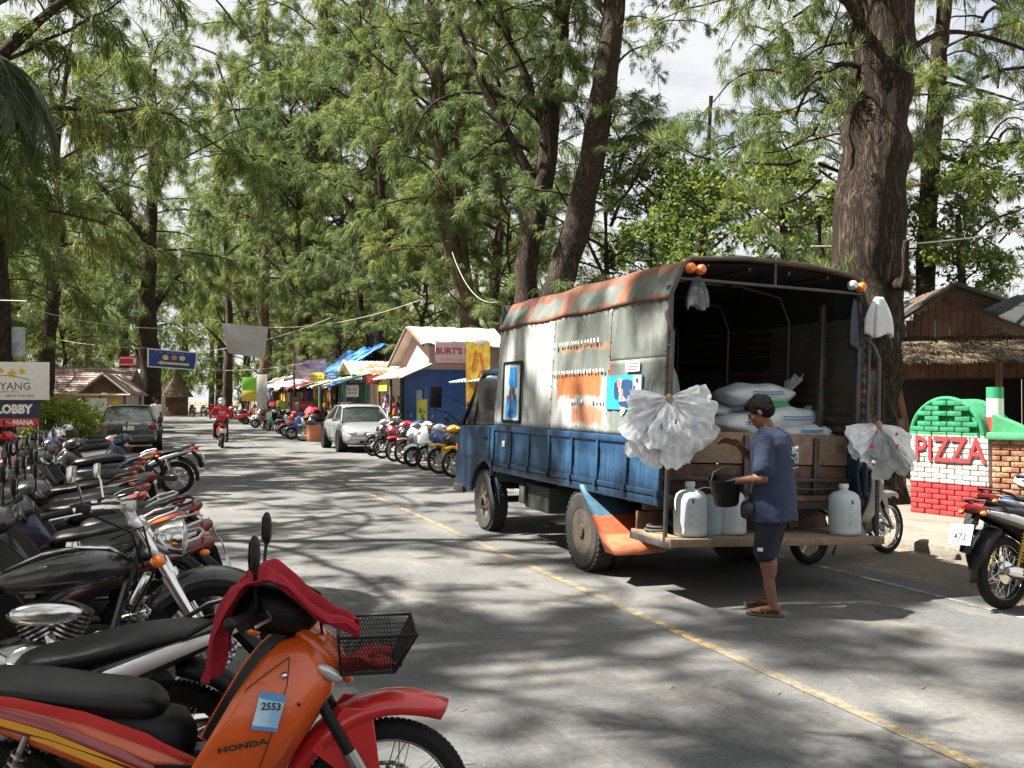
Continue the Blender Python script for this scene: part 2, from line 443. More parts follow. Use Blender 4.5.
# raised pavement with a rounded kerb that ends before the oven
b = MB()
def pv(y): return 7.62 + 0.04 * mnoise.noise(Vector((y, 3, 1)))
ys = [-6 + 0.5 * i for i in range(int(21.5 / 0.5))]
rings = []
for y in ys:
    x = pv(y); k = 0.0
    if y > 13.0: x += (y - 13.0) ** 2 * 0.6
    rings.append([(x - 0.004, y, -0.02), (x, y, 0.085), (x + 0.03, y, 0.115), (x + 0.09, y, 0.122), (x + 0.15, y, 0.124), (17, y, 0.13), (17, y, -0.02)])
b.loft(rings)
tag(b.build('pavement', m_pave, ang=50), kind='structure')
# thin litter of dry needles and sand against the kerb
b = MB()
for i in range(1400):
    x = 7.6 - abs(rnd.gauss(0, 0.55)); y = rnd.uniform(2, 28); a = rnd.uniform(0, 3.14); l = rnd.uniform(0.03, 0.08)
    dx, dy = math.cos(a) * l, math.sin(a) * l; w = 0.0035
    b.add([(x, y, 0.006), (x + dx, y + dy, 0.008), (x + dx - dy * .12, y + dy + dx * .12, 0.008), (x - dy * .12, y + dx * .12, 0.006)], [(0, 1, 2, 3)])
for i in range(1600):
    x = rnd.uniform(-0.8, 6.2); y = rnd.uniform(1.5, 20); a = rnd.uniform(0, 3.14); l = rnd.uniform(0.02, 0.06)
    if rnd.random() < 0.5: x = -0.6 + abs(rnd.gauss(0, 0.6))
    dx, dy = math.cos(a) * l, math.sin(a) * l
    b.add([(x, y, 0.006), (x + dx, y + dy, 0.009), (x + dx - dy * .14, y + dy + dx * .14, 0.009), (x - dy * .14, y + dx * .14, 0.006)], [(0, 1, 2, 3)])
tag(b.build('needle_litter', M('dry_needles', (0.2, 0.12, 0.06), 0.9, var=0.4, vscale=20), smooth=False), 'dry brown casuarina needles scattered over the asphalt', 'litter', kind='stuff')

# ================================================================ trees
BARK = bark_mat('casuarina_bark', (0.035, 0.027, 0.021), (0.18, 0.135, 0.105))
BARKBIG = bark_mat('old_bark', (0.022, 0.017, 0.014), (0.155, 0.112, 0.085), 1.1, 0.14)
BARKL = bark_mat('pale_bark', (0.09, 0.065, 0.045), (0.36, 0.28, 0.2))
NEED = leaf_mat('casuarina_needles', (0.105, 0.155, 0.042), (0.205, 0.24, 0.068), 0.62)
NEEDD = leaf_mat('casuarina_needles_blue', (0.09, 0.14, 0.05), (0.165, 0.205, 0.07), 0.6)
LEAF = leaf_mat('broad_leaves', (0.06, 0.11, 0.02), (0.12, 0.17, 0.028), 0.5, (0.17, 0.18, 0.03))
LEAFY = leaf_mat('bright_leaves', (0.16, 0.24, 0.03), (0.25, 0.32, 0.05), 0.5)

def mesh_np(name, V, T, mats, mi=None, smooth=False):
    me = bpy.data.meshes.new(name)
    k = T.shape[1]
    me.vertices.add(len(V)); me.vertices.foreach_set('co', V.astype(np.float32).ravel())
    me.loops.add(T.size); me.loops.foreach_set('vertex_index', T.astype(np.int32).ravel())
    me.polygons.add(len(T)); me.polygons.foreach_set('loop_start', np.arange(0, T.size, k, dtype=np.int32))
    for m in mats: me.materials.append(m)
    if mi is not None: me.polygons.foreach_set('material_index', mi.astype(np.int32))
    me.update(calc_edges=True); me.validate()
    return me
def tube_np(pts, rad, n=5):
    """returns verts, quads for a thin limb"""
    pts = np.array(pts); V = []; 
    d = np.gradient(pts, axis=0); d /= np.linalg.norm(d, axis=1)[:, None] + 1e-9
    a = np.array([0, 0, 1.0]) if abs(d[0][2]) < 0.9 else np.array([1.0, 0, 0])
    for i in range(len(pts)):
        u = np.cross(d[i], a); u /= np.linalg.norm(u) + 1e-9; w = np.cross(d[i], u)
        for k in range(n):
            t = 2 * math.pi * k / n
            V.append(pts[i] + (u * math.cos(t) + w * math.sin(t)) * rad[i])
    Q = [(i * n + k, i * n + (k + 1) % n, (i + 1) * n + (k + 1) % n, (i + 1) * n + k) for i in range(len(pts) - 1) for k in range(n)]
    return np.array(V), np.array(Q)

def needles(rg, base, axis, length, per, wid, droop, spread):
    """tufts of thin drooping needles; base, axis: (n,3)"""
    n = len(base); B = np.repeat(base, per, 0) + rg.normal(0, 0.03, (n * per, 3)); A = np.repeat(axis, per, 0)
    D = A * 0.55 + rg.normal(0, spread, (n * per, 3)) + np.array([0, 0, -droop])
    D /= np.linalg.norm(D, axis=1)[:, None]
    Ln = length * rg.uniform(0.55, 1.25, (n * per, 1))
    S = np.cross(D, rg.normal(0, 1, (n * per, 3))); S /= np.linalg.norm(S, axis=1)[:, None]
    W = wid * rg.uniform(0.7, 1.3, (n * per, 1))
    mid = B + D * Ln * 0.5 + np.array([0, 0, 0.02])
    end = B + D * Ln + np.array([0, 0, -0.15]) * Ln
    V = np.stack([B - S * W * .3, mid - S * W * .5, end, mid + S * W * .5], 1).reshape(-1, 3)
    T = np.arange(len(V)).reshape(-1, 4)
    return V, T

def crown_mesh(seed, H=12.0, Rr=4.5, limbs=34, lowdroop=0.25, per=9, wid=0.022, length=0.34, dens=1.0, leafy=False, mat=None, z0=0.0, shape=0.8, clump=.44):
    rg = np.random.default_rng(seed)
    VV = []; QQ = []; MI = []; off = 0
    def push(V, Q, mi):
        nonlocal off
        VV.append(V); QQ.append(Q + off); MI.append(np.full(len(Q), mi)); off += len(V)
    B = []; A = []
    for i in range(limbs):
        t = (i + rg.uniform(0, 1)) / limbs
        z = z0 + t * H; az_ = i * 2.39996 + rg.normal(0, 0.3)
        prof = (math.sin(math.pi * min(1, (t * 0.85 + 0.12))) ** shape)
        Lb = Rr * prof * rg.uniform(0.5, 1.35) + 0.4
        rise = rg.uniform(0.1, 1.0) + 0.4 * t
        d0 = np.array([math.cos(az_), math.sin(az_), rise]); d0 /= np.linalg.norm(d0)
        pts = []; p = np.array([0, 0, z * 1.0]); d = d0.copy(); K = 9
        for k in range(K):
            pts.append(p.copy()); p = p + d * Lb / K
            d = d + rg.normal(0, 0.15, 3) + np.array([0, 0, -0.06 - lowdroop * 0.22]); d /= np.linalg.norm(d)
        pts.append(p)
        r0 = 0.014 + 0.009 * Lb
        V, Q = tube_np(pts, np.linspace(r0, 0.008, len(pts)), 5); push(V, Q, 1)
        pts = np.array(pts)
        nt_ = int((6 + Lb * 6.5) * dens)
        for j in range(nt_):
            f = 0.12 + 0.88 * (j + rg.uniform(0, 1)) / nt_
            x = f * (len(pts) - 1); k = min(int(x), len(pts) - 2)
            q = pts[k] + (pts[k + 1] - pts[k]) * (x - k); dd = pts[k + 1] - pts[k]; dd /= np.linalg.norm(dd)
            s = rg.normal(0, 1, 3); s -= dd * s.dot(dd); s /= np.linalg.norm(s)
            td = s * 0.8 + dd * 0.5 + np.array([0, 0, 0.1]); td /= np.linalg.norm(td)
            if rg.uniform() < .12 or math.sin(f * 19 + i * 2.1) < -.45: continue
            tl = rg.uniform(0.4, 1.25) * (1.2 - 0.5 * f); m = 5
            tp = [q]; 
            for _ in range(m):
                tp.append(tp[-1] + td * tl / m); td = td + rg.normal(0, 0.15, 3) + np.array([0, 0, -0.22]); td /= np.linalg.norm(td)
            tp = np.array(tp)
            if j % 2 == 0:
                V, Q = tube_np(tp, np.linspace(0.009, 0.004, m + 1), 3); push(V, Q, 1)
            for k2 in range(1, m + 1):
                B.append(tp[k2]); A.append((tp[k2] - tp[k2 - 1]) / (tl / m))
    B = np.array(B); A = np.array(A)
    if clump:      # foliage gathers in clumps with open gaps between them
        keep = np.array([mnoise.noise(Vector((q[0] * .9 + seed * 3.1, q[1] * .9, q[2] * 1.0))) > clump - .5 for q in B]); B = B[keep]; A = A[keep]
    if leafy:
        n = len(B) * per; Bs = np.repeat(B, per, 0) + rg.normal(0, 0.16, (n, 3))
        nn = rg.normal(0, 1, (n, 3)) + np.array([0, 0, 1.0]); nn /= np.linalg.norm(nn, axis=1)[:, None]
        u = np.cross(nn, rg.normal(0, 1, (n, 3))); u /= np.linalg.norm(u, axis=1)[:, None]; w = np.cross(nn, u)
        s = length * rg.uniform(0.6, 1.3, (n, 1))
        V = np.stack([Bs - u * s * .5, Bs - w * s * .26 + nn * s * .06, Bs + u * s * .55 - nn * s * .08, Bs + w * s * .26 + nn * s * .06], 1).reshape(-1, 3)
        push(V, np.arange(len(V)).reshape(-1, 4), 0)
    else:
        V, T = needles(rg, B, A, length, per, wid, 0.38, 0.42); push(V, T, 0)
    V = np.concatenate(VV); Q = np.concatenate(QQ); mi = np.concatenate(MI)
    return mesh_np('crown', V, Q, [mat or NEED, BARK], mi)

CROWNS = [crown_mesh(11, 12, 5.0, 32, per=21, dens=1.1), crown_mesh(12, 12, 4.6, 31, per=21, dens=1.1, mat=NEEDD), crown_mesh(13, 11, 5.4, 30, 0.5, per=21, dens=1.1),
          crown_mesh(14, 13, 4.4, 32, per=21, mat=NEEDD)]
SPARSE = [crown_mesh(21, 10, 4.4, 19, 0.6, dens=0.95, per=16), crown_mesh(22, 9, 4.0, 17, 0.8, dens=0.95, per=16, mat=NEEDD)]
FARC = crown_mesh(31, 12, 4.8, 26, per=7, wid=0.045, length=0.5, dens=0.8)
BROAD = [crown_mesh(41, 7, 3.8, 26, 0.2, per=7, length=0.24, leafy=True, mat=LEAF, dens=0.8)]
SHRUB = crown_mesh(51, 1.9, 1.25, 20, 0.1, per=9, length=0.16, leafy=True, mat=LEAFY, dens=1.6, clump=0)

def trunk_mesh(pts, r0, r1, seed=0, branches=(), n=14, flare=1.35, rough=0.06):
    """tapered trunk through points, gnarled, with branches [(polyline, r0, r1)]"""
    b = MB(); rr = random.Random(seed)
    def smooth_path(P, k=6):
        P = [Vector(p) for p in P]; out = []
        for i in range(len(P) - 1):
            p0 = P[max(i - 1, 0)]; p1 = P[i]; p2 = P[i + 1]; p3 = P[min(i + 2, len(P) - 1)]
            for j in range(k):
                t = j / k
                out.append(0.5 * ((2 * p1) + (-p0 + p2) * t + (2 * p0 - 5 * p1 + 4 * p2 - p3) * t * t + (-p0 + 3 * p1 - 3 * p2 + p3) * t ** 3))
        out.append(P[-1]); return out
    def limb(P, a, c, n, fl):
        P = smooth_path(P); m = len(P); rs = []
        for i in range(m):
            t = i / (m - 1); r = a + (c - a) * t
            if fl: r *= 1 + (fl - 1) * max(0, 1 - t * 9) ** 2
            rs.append(r * (1 + rr.uniform(-1, 1) * 0.04))
        s = len(b.v); b.tube(P, rs, n)
        for i in range(s, len(b.v)):
            v = Vector(b.v[i]); q = mnoise.noise(v * 2.2) * rough * a * 3 + mnoise.noise(v * Vector((7, 7, 1.5)) if False else Vector((v.x * 7, v.y * 7, v.z * 1.3))) * rough * a * 1.6
            ax = min(P, key=lambda z: (z - v).length_squared); d = (v - ax)
            if d.length > 1e-5: b.v[i] = tuple(v + d.normalized() * q)
    limb(pts, r0, r1, n, flare)
    for (bp, a, c) in branches: limb(bp, a, c, 8, None)
    return b

def tree(name, label, cat, group, base, trunkpts, r0, r1, branches=(), crowns=(), bark=None, seed=0, n=14):
    """crowns: list of (mesh, location, scale, rotz)"""
    t = empty(name, base, 0, label, cat, group); bv = Vector(base)
    tb = trunk_mesh([Vector(p) - bv for p in trunkpts], r0, r1, seed, [([Vector(q) - bv for q in bp], a, c) for bp, a, c in branches], n)
    tb.build('trunk', bark or BARK, t, ang=80)
    for (me, loc, s, rz) in crowns:
        c = bpy.data.objects.new('crown', me); COL.objects.link(c); c.parent = t
        c.location = Vector(loc) - bv; c.scale = s if isinstance(s, tuple) else (s, s, s); c.rotation_euler = (0, 0, rz)
    return t
def pl(pts, Z):
    """polyline in the picture at depth Z (or per-point Z)"""
    return [at(p[0], p[1], p[2] if len(p) > 2 else Z) for p in pts]
G_CAS = 'casuarina trees lining the street'

# --- the giant trunk behind the truck
Z = 14.0
P = pl([(860, 520), (862, 400), (866, 300), (872, 200), (880, 110), (886, 20), (890, -90), (896, -260)], Z)
P[0].z = 0.0
br = [(pl([(872, 70), (845, 62), (818, 78), (800, 92)], 13.8), 0.05, 0.02), (pl([(880, 60, 14), (850, 0, 13.4), (800, -30, 13), (740, -60, 12.6)], 14), 0.09, 0.03),
      (pl([(880, 282, 13.8), (905, 284, 13.4), (906, 278, 13.1), (907, 240, 12.9)], 14), 0.13, 0.03), (pl([(895, 60), (950, 30, 14.5), (1020, 45, 15), (1060, 70, 15)], 14), 0.05, 0.015),
      (pl([(888, 0), (850, -70, 13.5), (800, -190, 12), (740, -330, 10)], 14), 0.14, 0.05), (pl([(893, 10), (960, -80), (1060, -160), (1150, -220)], 14), 0.2, 0.05)]
tree('casuarina_tree', 'giant old casuarina trunk with rough brown bark behind the truck', 'tree', G_CAS, (P[0].x, P[0].y, 0), P, 0.56, 0.36, br,
     [(SPARSE[0], at(860, -60, 13.6), (0.95, 0.95, 0.8), 0.3), (SPARSE[1], at(820, 30, 14.6), (0.62, 0.62, -0.5), 2.0), (SPARSE[1], at(930, -40, 14.5), 0.7, 4.0), (SPARSE[0], at(795, 190, 15.6), 0.5, 1.0), (SPARSE[1], at(770, 90, 16.5), 0.5, 5.0), (SPARSE[0], at(860, 60, 14.9), 0.6, 2.5)], BARKBIG, 3, 26)

# --- trunks rising over the truck roof and along the right of the street
TR = [
 ('leaning dark casuarina trunk slanting right above the truck roof', 27, [(540, 470), (556, 300), (578, 225), (597, 130), (611, 40), (622, -60), (636, -220)], .46, .27,
  [([(604, 80), (630, 50), (665, 40)], .05, .015), ([(611, 20), (560, -60), (500, -120)], .12, .04)], [(0, 600, -190, .8), (5, 560, -40, .75), (5, 655, 20, .42)], 0),
 ('crooked casuarina with twin stems above the truck cab', 29, [(530, 465), (527, 300), (528, 255), (541, 195), (548, 150), (552, 90), (562, 20), (566, -90), (570, -200)], .38, .2,
  [([(538, 190), (512, 140), (484, 85), (456, 25), (438, -30)], .17, .09), ([(548, 135), (530, 85), (506, 30), (492, -30)], .16, .08),
   ([(543, 125), (515, 100), (468, 91), (430, 105), (405, 150)], .07, .025), ([(530, 150), (500, 140), (470, 160)], .06, .02)], [(1, 500, 10, .9), (0, 556, -110, 1.0)], 0),
 ('pale brown casuarina trunk left of the crooked one', 36, [(476, 455), (468, 310), (451, 245), (443, 175), (438, 100), (434, 40), (430, -80)], .38, .2,
  [([(470, 300), (461, 215), (459, 130), (472, 60), (480, -20)], .19, .08), ([(441, 90), (410, 45), (382, 5)], .08, .04)], [(2, 440, 60, .95), (3, 460, 190, .55)], 2),
 ('forked casuarina beside the blue bar hut', 50, [(372, 455), (374, 335), (380, 285), (402, 210), (430, 135), (452, 60), (462, -40)], .46, .22,
  [([(372, 330), (360, 305), (364, 215), (377, 140), (381, 60)], .2, .1), ([(378, 300), (412, 262), (440, 240), (470, 236)], .14, .07), ([(366, 240), (340, 220), (318, 235)], .07, .03)],
  [(1, 420, 80, 1.4), (0, 370, 120, 1.3), (2, 450, 200, .8)], 0),
 ('casuarina with a bare arching branch behind the market stalls', 58, [(300, 445), (303, 330), (312, 250), (318, 180), (322, 60), (320, -60)], .5, .27,
  [([(305, 300), (285, 260), (262, 200), (240, 130), (215, 60)], .16, .05), ([(312, 250), (345, 215), (372, 150)], .14, .05)], [(2, 318, 110, 1.5), (3, 290, 200, 1.2)], 0),
 ('pale trunk casuarina beside the hanging white banner', 72, [(264, 440), (266, 360), (263, 300), (268, 220), (266, 120), (262, 0)], .5, .3,
  [([(266, 330), (246, 320), (230, 290)], .1, .04)], [(0, 262, 180, 1.6), (1, 250, 60, 1.7)], 2),
 ('slim casuarina stem right of the leaning trunk', 31, [(702, 450), (703, 300), (706, 210), (709, 150), (712, 95)], .17, .05, [([(706, 200), (722, 160), (745, 140)], .04, .015)], [(5, 715, 190, .55)], 2),
 ('casuarina with thin drooping sprays right of the giant trunk', 27, [(915, 450), (925, 300), (930, 190), (938, 90), (946, 10), (955, -100)], .3, .18,
  [([(930, 150), (965, 160), (1000, 145), (1030, 140)], .1, .04), ([(928, 200), (960, 180), (1000, 172)], .08, .03), ([(938, 80), (985, 90), (1020, 100)], .07, .03)],
  [(5, 985, 80, 1.0), (4, 940, -30, .9), (5, 1000, 190, .8)], 0),
]
ALLC = CROWNS + SPARSE
for i, (lab, Z, pts, r0, r1, brs, crs, bk) in enumerate(TR):
    P = pl(pts, Z); P[0].z = -0.05
    cr = [(ALLC[k], at(x, y, Z) - Vector((0, 0, 5.0 * s if k < 4 else 4.0 * s)), s, i * 1.3 + k) for k, x, y, s in crs]
    tree('casuarina_tree', lab, 'tree', G_CAS, (P[0].x, P[0].y, 0), P, r0, r1, [(pl(q, Z), a, c) for q, a, c in brs], cr, BARKL if bk == 2 else BARK, 20 + i)

# --- further trees as trunk + crowns standing on world positions
def ctree(x, y, h, k, s, label, r=0.28, lean=(0, 0), z0=3.0, seed=0, bark=BARK, group=G_CAS, name='casuarina_tree', second=None):
    rr = random.Random(seed * 7 + 1)
    P = [(x, y, -0.05)]
    for i in range(1, 7):
        t = i / 6; P.append((x + lean[0] * t * h + rr.uniform(-.25, .25), y + lean[1] * t * h + rr.uniform(-.25, .25), t * h))
    cr = [(k, (x + lean[0] * z0, y + lean[1] * z0, z0), s, seed * 1.7)]
    if second: cr.append((second[0], (x + second[1], y + second[2], second[3]), second[4], seed * 2.9))
    # two forks
    bs = []
    for j in range(3):
        a = rr.uniform(0, 6.28); zb = h * rr.uniform(.25, .6); l = rr.uniform(1.5, 3.2)
        bx, by = x + lean[0] * zb, y + lean[1] * zb
        bs.append(([(bx, by, zb), (bx + math.cos(a) * l * .5, by + math.sin(a) * l * .5, zb + l * .6), (bx + math.cos(a) * l, by + math.sin(a) * l, zb + l * 1.1)], r * .4, r * .12))
    return tree(name, label, 'tree', group, (x, y, 0), P, r, r * .12, bs, cr, bark, seed, 10)
C = CROWNS
LT = [  # left side of the street
 (-2.85, 20.9, 15, C[0], 1.0, 'dark leaning casuarina trunk behind the resort sign', .36, (-.06, 0), 4.2),
 (-5.5, 26, 16, C[1], 1.05, 'casuarina at the left edge behind the bright green shrub', .3, (.03, 0), 3.4),
 (-7.5, 22, 16, C[2], 1.1, 'casuarina standing left of the resort sign', .3, (0, 0), 4.0),
 (-9.5, 31, 17, C[3], 1.15, 'casuarina rising behind the long tiled roof, left one', .3, (.02, 0), 3.5),
 (-3.9, 41, 17, C[0], 1.15, 'casuarina behind the small thatched pavilion', .34, (.04, 0), 4.2),
 (-.35, 50.5, 18, C[1], 1.2, 'thick dark casuarina under the blue banner', .62, (0, 0), 5.4),
 (-7.5, 50, 18, C[2], 1.25, 'casuarina rising behind the long tiled roof, right one', .32, (0, 0), 4.4),
 (-13, 42, 18, C[1], 1.3, 'casuarina far left beyond the tiled roof', .32, (0, 0), 3.0),
 (-2.0, 68, 20, C[3], 1.4, 'tall casuarina at the far left end of the street', .4, (.02, 0), 5.5),
 (-9, 72, 20, C[0], 1.5, 'tall casuarina beyond the red banner', .4, (0, 0), 4.0),
 (5.5, 80, 20, C[2], 1.5, 'tall casuarina at the far right end of the street', .42, (0, 0), 6.0),
 (8.6, 58, 19, C[1], 1.3, 'casuarina leaning over the far market stalls', .4, (-.06, 0), 5.0),
 (12, 66, 20, C[0], 1.5, 'tall casuarina behind the farthest stalls', .4, (0, 0), 4.0),
 (10.5, 46, 18, C[3], 1.25, 'casuarina behind the middle market stalls', .36, (0, 0), 5.2),
 (13.5, 38, 18, C[2], 1.2, 'casuarina behind the green shuttered hut', .34, (0, 0), 4.8),
]
for i, (x, y, h, k, s, lab, r, ln, z0) in enumerate(LT):
    ctree(x, y, h, k, s, lab, r, ln, z0, 60 + i)
# trees off to the left of the frame and overhead; their crowns throw the dappled shade
SH = [(-7.2, 3.0, 14, C[0], 1.1, 5.0, 'casuarina left of the parked motorbikes, nearest the camera'), (-8.5, 8.8, 15, C[1], 1.1, 5.2, 'casuarina left of the parked motorbikes, level with the truck'), (-5.4, 13.4, 15, SPARSE[0], 1.15, 6.0, 'casuarina just left of the resort sign, outside the frame'),
      (-6.0, -2.5, 14, C[2], 1.0, 5.0, 'casuarina behind the camera position at the left'), (-12.5, 5.5, 17, C[3], 1.2, 5.0, 'tall casuarina in the second rank left of the motorbikes'), (-13.5, 13.5, 17, C[0], 1.1, 5.0, 'tall casuarina in the second rank beyond the palm'), (-2.5, -6.0, 15, SPARSE[1], 1.2, 5.5, 'casuarina behind the camera beside the road')]
for i, (x, y, h, k, s, z0, lab) in enumerate(SH):
    ctree(x, y, h, k, s, lab, .3, (.05, 0), z0, 90 + i, group='casuarinas shading the parked motorbikes')
# lower, bushy young casuarinas filling the gaps between the trunks
YG = [(-9.0, 27, 2, 'young bushy casuarina left of the bright shrub'), (-7.0, 36, 0, 'young bushy casuarina above the tiled roof, left one'), (-10.5, 44, 3, 'young bushy casuarina far left behind the hall'), (-5.0, 60, 1, 'young bushy casuarina above the red banner'), (-12, 58, 0, 'young bushy casuarina far behind the tiled hall'),
      (9.5, 52, 2, 'young bushy casuarina above the thatched stalls'), (11.5, 42, 0, 'young bushy casuarina above the blue tarpaulin'), (12.5, 33.5, 3, 'young bushy casuarina above the bar hut roof'), (13.0, 26, 1, 'young bushy casuarina between bar hut and truck roof'), (10.8, 72, 2, 'young bushy casuarina above the farthest stall'), (17.5, 21, 0, 'young bushy casuarina behind the brown hut')]
for i, (x, y, k, lab) in enumerate(YG):
    ctree(x, y, 9, C[k], (.95, .95, .62), lab, .16, (0, 0), 2.6 if x < 0 else 3.3, 130 + i, group='young casuarinas between the big trunks')
# far wood closing the view: one mass
b = MB(); rg = random.Random(5)
VV = []; QQ = []; off = 0; MM = []
co = np.empty(len(FARC.vertices) * 3, np.float32); FARC.vertices.foreach_get('co', co); co = co.reshape(-1, 3)
far_spots = [(-60 + 7.5 * i + rg.uniform(-2, 2), 112 + rg.uniform(0, 14)) for i in range(17) if not (3 < i < 0)] + [(-16, 60), (-20, 74), (-24, 50), (-18, 90), (18, 78), (24, 62), (28, 84), (36, 60), (-26, 36), (-30, 60), (10, 98), (-10, 97), (-6, 99), (6, 100), (14, 96), (-3, 110), (3, 109), (8, 93), (-7, 92), (-14, 84), (13, 88)]
wood = empty('far_wood', (0, 0, 0)); bpy.data.objects.remove(wood)
T0 = [list(p.vertices) for p in FARC.polygons]; Tn = np.array([t for t in T0 if len(t) == 4])
for (x, y) in far_spots:
    s = rg.uniform(1.25, 1.7); a = rg.uniform(0, 6.28); ca, sa = math.cos(a), math.sin(a)
    Q = co[:, :2] @ np.array([[ca, sa], [-sa, ca]]) * s * 1.1
    z = co[:, 2:] * s + rg.uniform(.2, 2.2)
    V = np.concatenate([Q + np.array([x, y]), z], 1); VV.append(V); QQ.append(Tn + off); off += len(V)
    tb, tq = tube_np([(x, y, -0.1), (x + .1, y, 5), (x, y, 16)], [.4, .33, .15], 7); VV.append(tb); QQ.append(tq + off); off += len(tb); MM += [0] * len(Tn) + [1] * len(tq)
me = mesh_np('far_wood', np.concatenate(VV), np.concatenate(QQ), [NEED, BARK], np.array(MM))
o = bpy.data.objects.new('far_wood', me); COL.objects.link(o)
tag(o, 'far casuarina wood closing the view behind the street', 'wood', kind='stuff')

# broad-leaved trees with yellow-green leaves between the truck and the sky
BL = [(at(705, 262, 23), .62, 'yellow green broad-leaved tree above the truck roof'), (at(790, 255, 20), .6, 'broad-leaved tree with yellow leaves left of the giant trunk'),
      (at(655, 235, 30), .72, 'broad-leaved tree behind the leaning trunk'), (at(965, 250, 26), .7, 'broad-leaved tree behind the brown gable')]
for i, (p, s, lab) in enumerate(BL):
    x, y = p.x, p.y; hb = p.z - 3.3 * s
    tree('broadleaf_tree', lab, 'tree', 'broad-leaved trees behind the truck', (x, y, 0), [(x, y, 0), (x + .1, y, 2), (x - .1, y + .1, p.z + 1)], .2, .08, [], [(BROAD[0], (x, y, hb), s, i * 2.0)], BARK, i)
# bright shrub beside the resort sign
for i, (px, py, Z, s) in enumerate([(66, 428, 21.5, .55)]):
    p = at(px, py, Z)
    tree('shrub', 'bright yellow green leafy shrub beside the resort sign', 'shrub', None, (p.x, p.y, 0), [(p.x, p.y, 0), (p.x, p.y, .5), (p.x + .1, p.y, 1.0)], .06, .03, [], [(SHRUB, (p.x, p.y, 0.15), s, 0)], BARK, 2)
# palm at the left edge; one frond reaches into the picture
def frond(b, base, d0, Lf, droop, n=60, rr=None):
    pts = []; p = Vector(base); d = Vector(d0).normalized()
    for k in range(15):
        pts.append(p.copy()); p = p + d * Lf / 14; d = (d + Vector((0, 0, -droop / 14))).normalized()
    b.tube(pts, [0.022 * (1 - .85 * k / 14) for k in range(15)], 5)
    for k in range(n):
        f = 0.12 + 0.87 * k / n; x = f * 14; i = min(int(x), 13); q = pts[i].lerp(pts[i + 1], x - i); dd = (pts[i + 1] - pts[i]).normalized()
        side = dd.cross(Vector((0, 0, 1)))
        side = side.normalized() if side.length > .05 else Vector((1, 0, 0))
        for sgn in (-1, 1):
            l = 0.42 * math.sin(math.pi * min(1, f * .8 + .15)) + .12
            t = (side * sgn * .75 + dd * .6 + Vector((0, 0, -.45 - rr.uniform(0, .4)))).normalized(); w = 0.013
            a = q + t * l * .5; e = q + t * l + Vector((0, 0, -.1 * l)); up = dd
            b.add([q, a + up * w, e, a - up * w], [(0, 1, 2, 3)])
pt = at(-45, 60, 7.5)
palm = empty('palm_tree', (pt.x, pt.y, 0), 0, 'palm with a dark drooping frond at the top left', 'palm')
b = trunk_mesh([(0, 0, -.05), (.05, 0, 1.5), (-.05, .05, 3), (0, 0, pt.z + .1)], .14, .1, 1, [], 12); b.build('trunk', BARKL, palm, ang=80)
fr = random.Random(3)
PM = leaf_mat('palm_leaf', (0.03, 0.055, 0.02), (0.06, 0.09, 0.03), 0.25)
for k in range(13):
    a = -0.35 + k * 2 * math.pi / 13; b = MB()
    frond(b, (0, 0, pt.z), (math.cos(a), math.sin(a), .45 + .4 * fr.random()), 1.15, 3.4, 55, fr)
    b.build('frond', PM, palm, smooth=False)
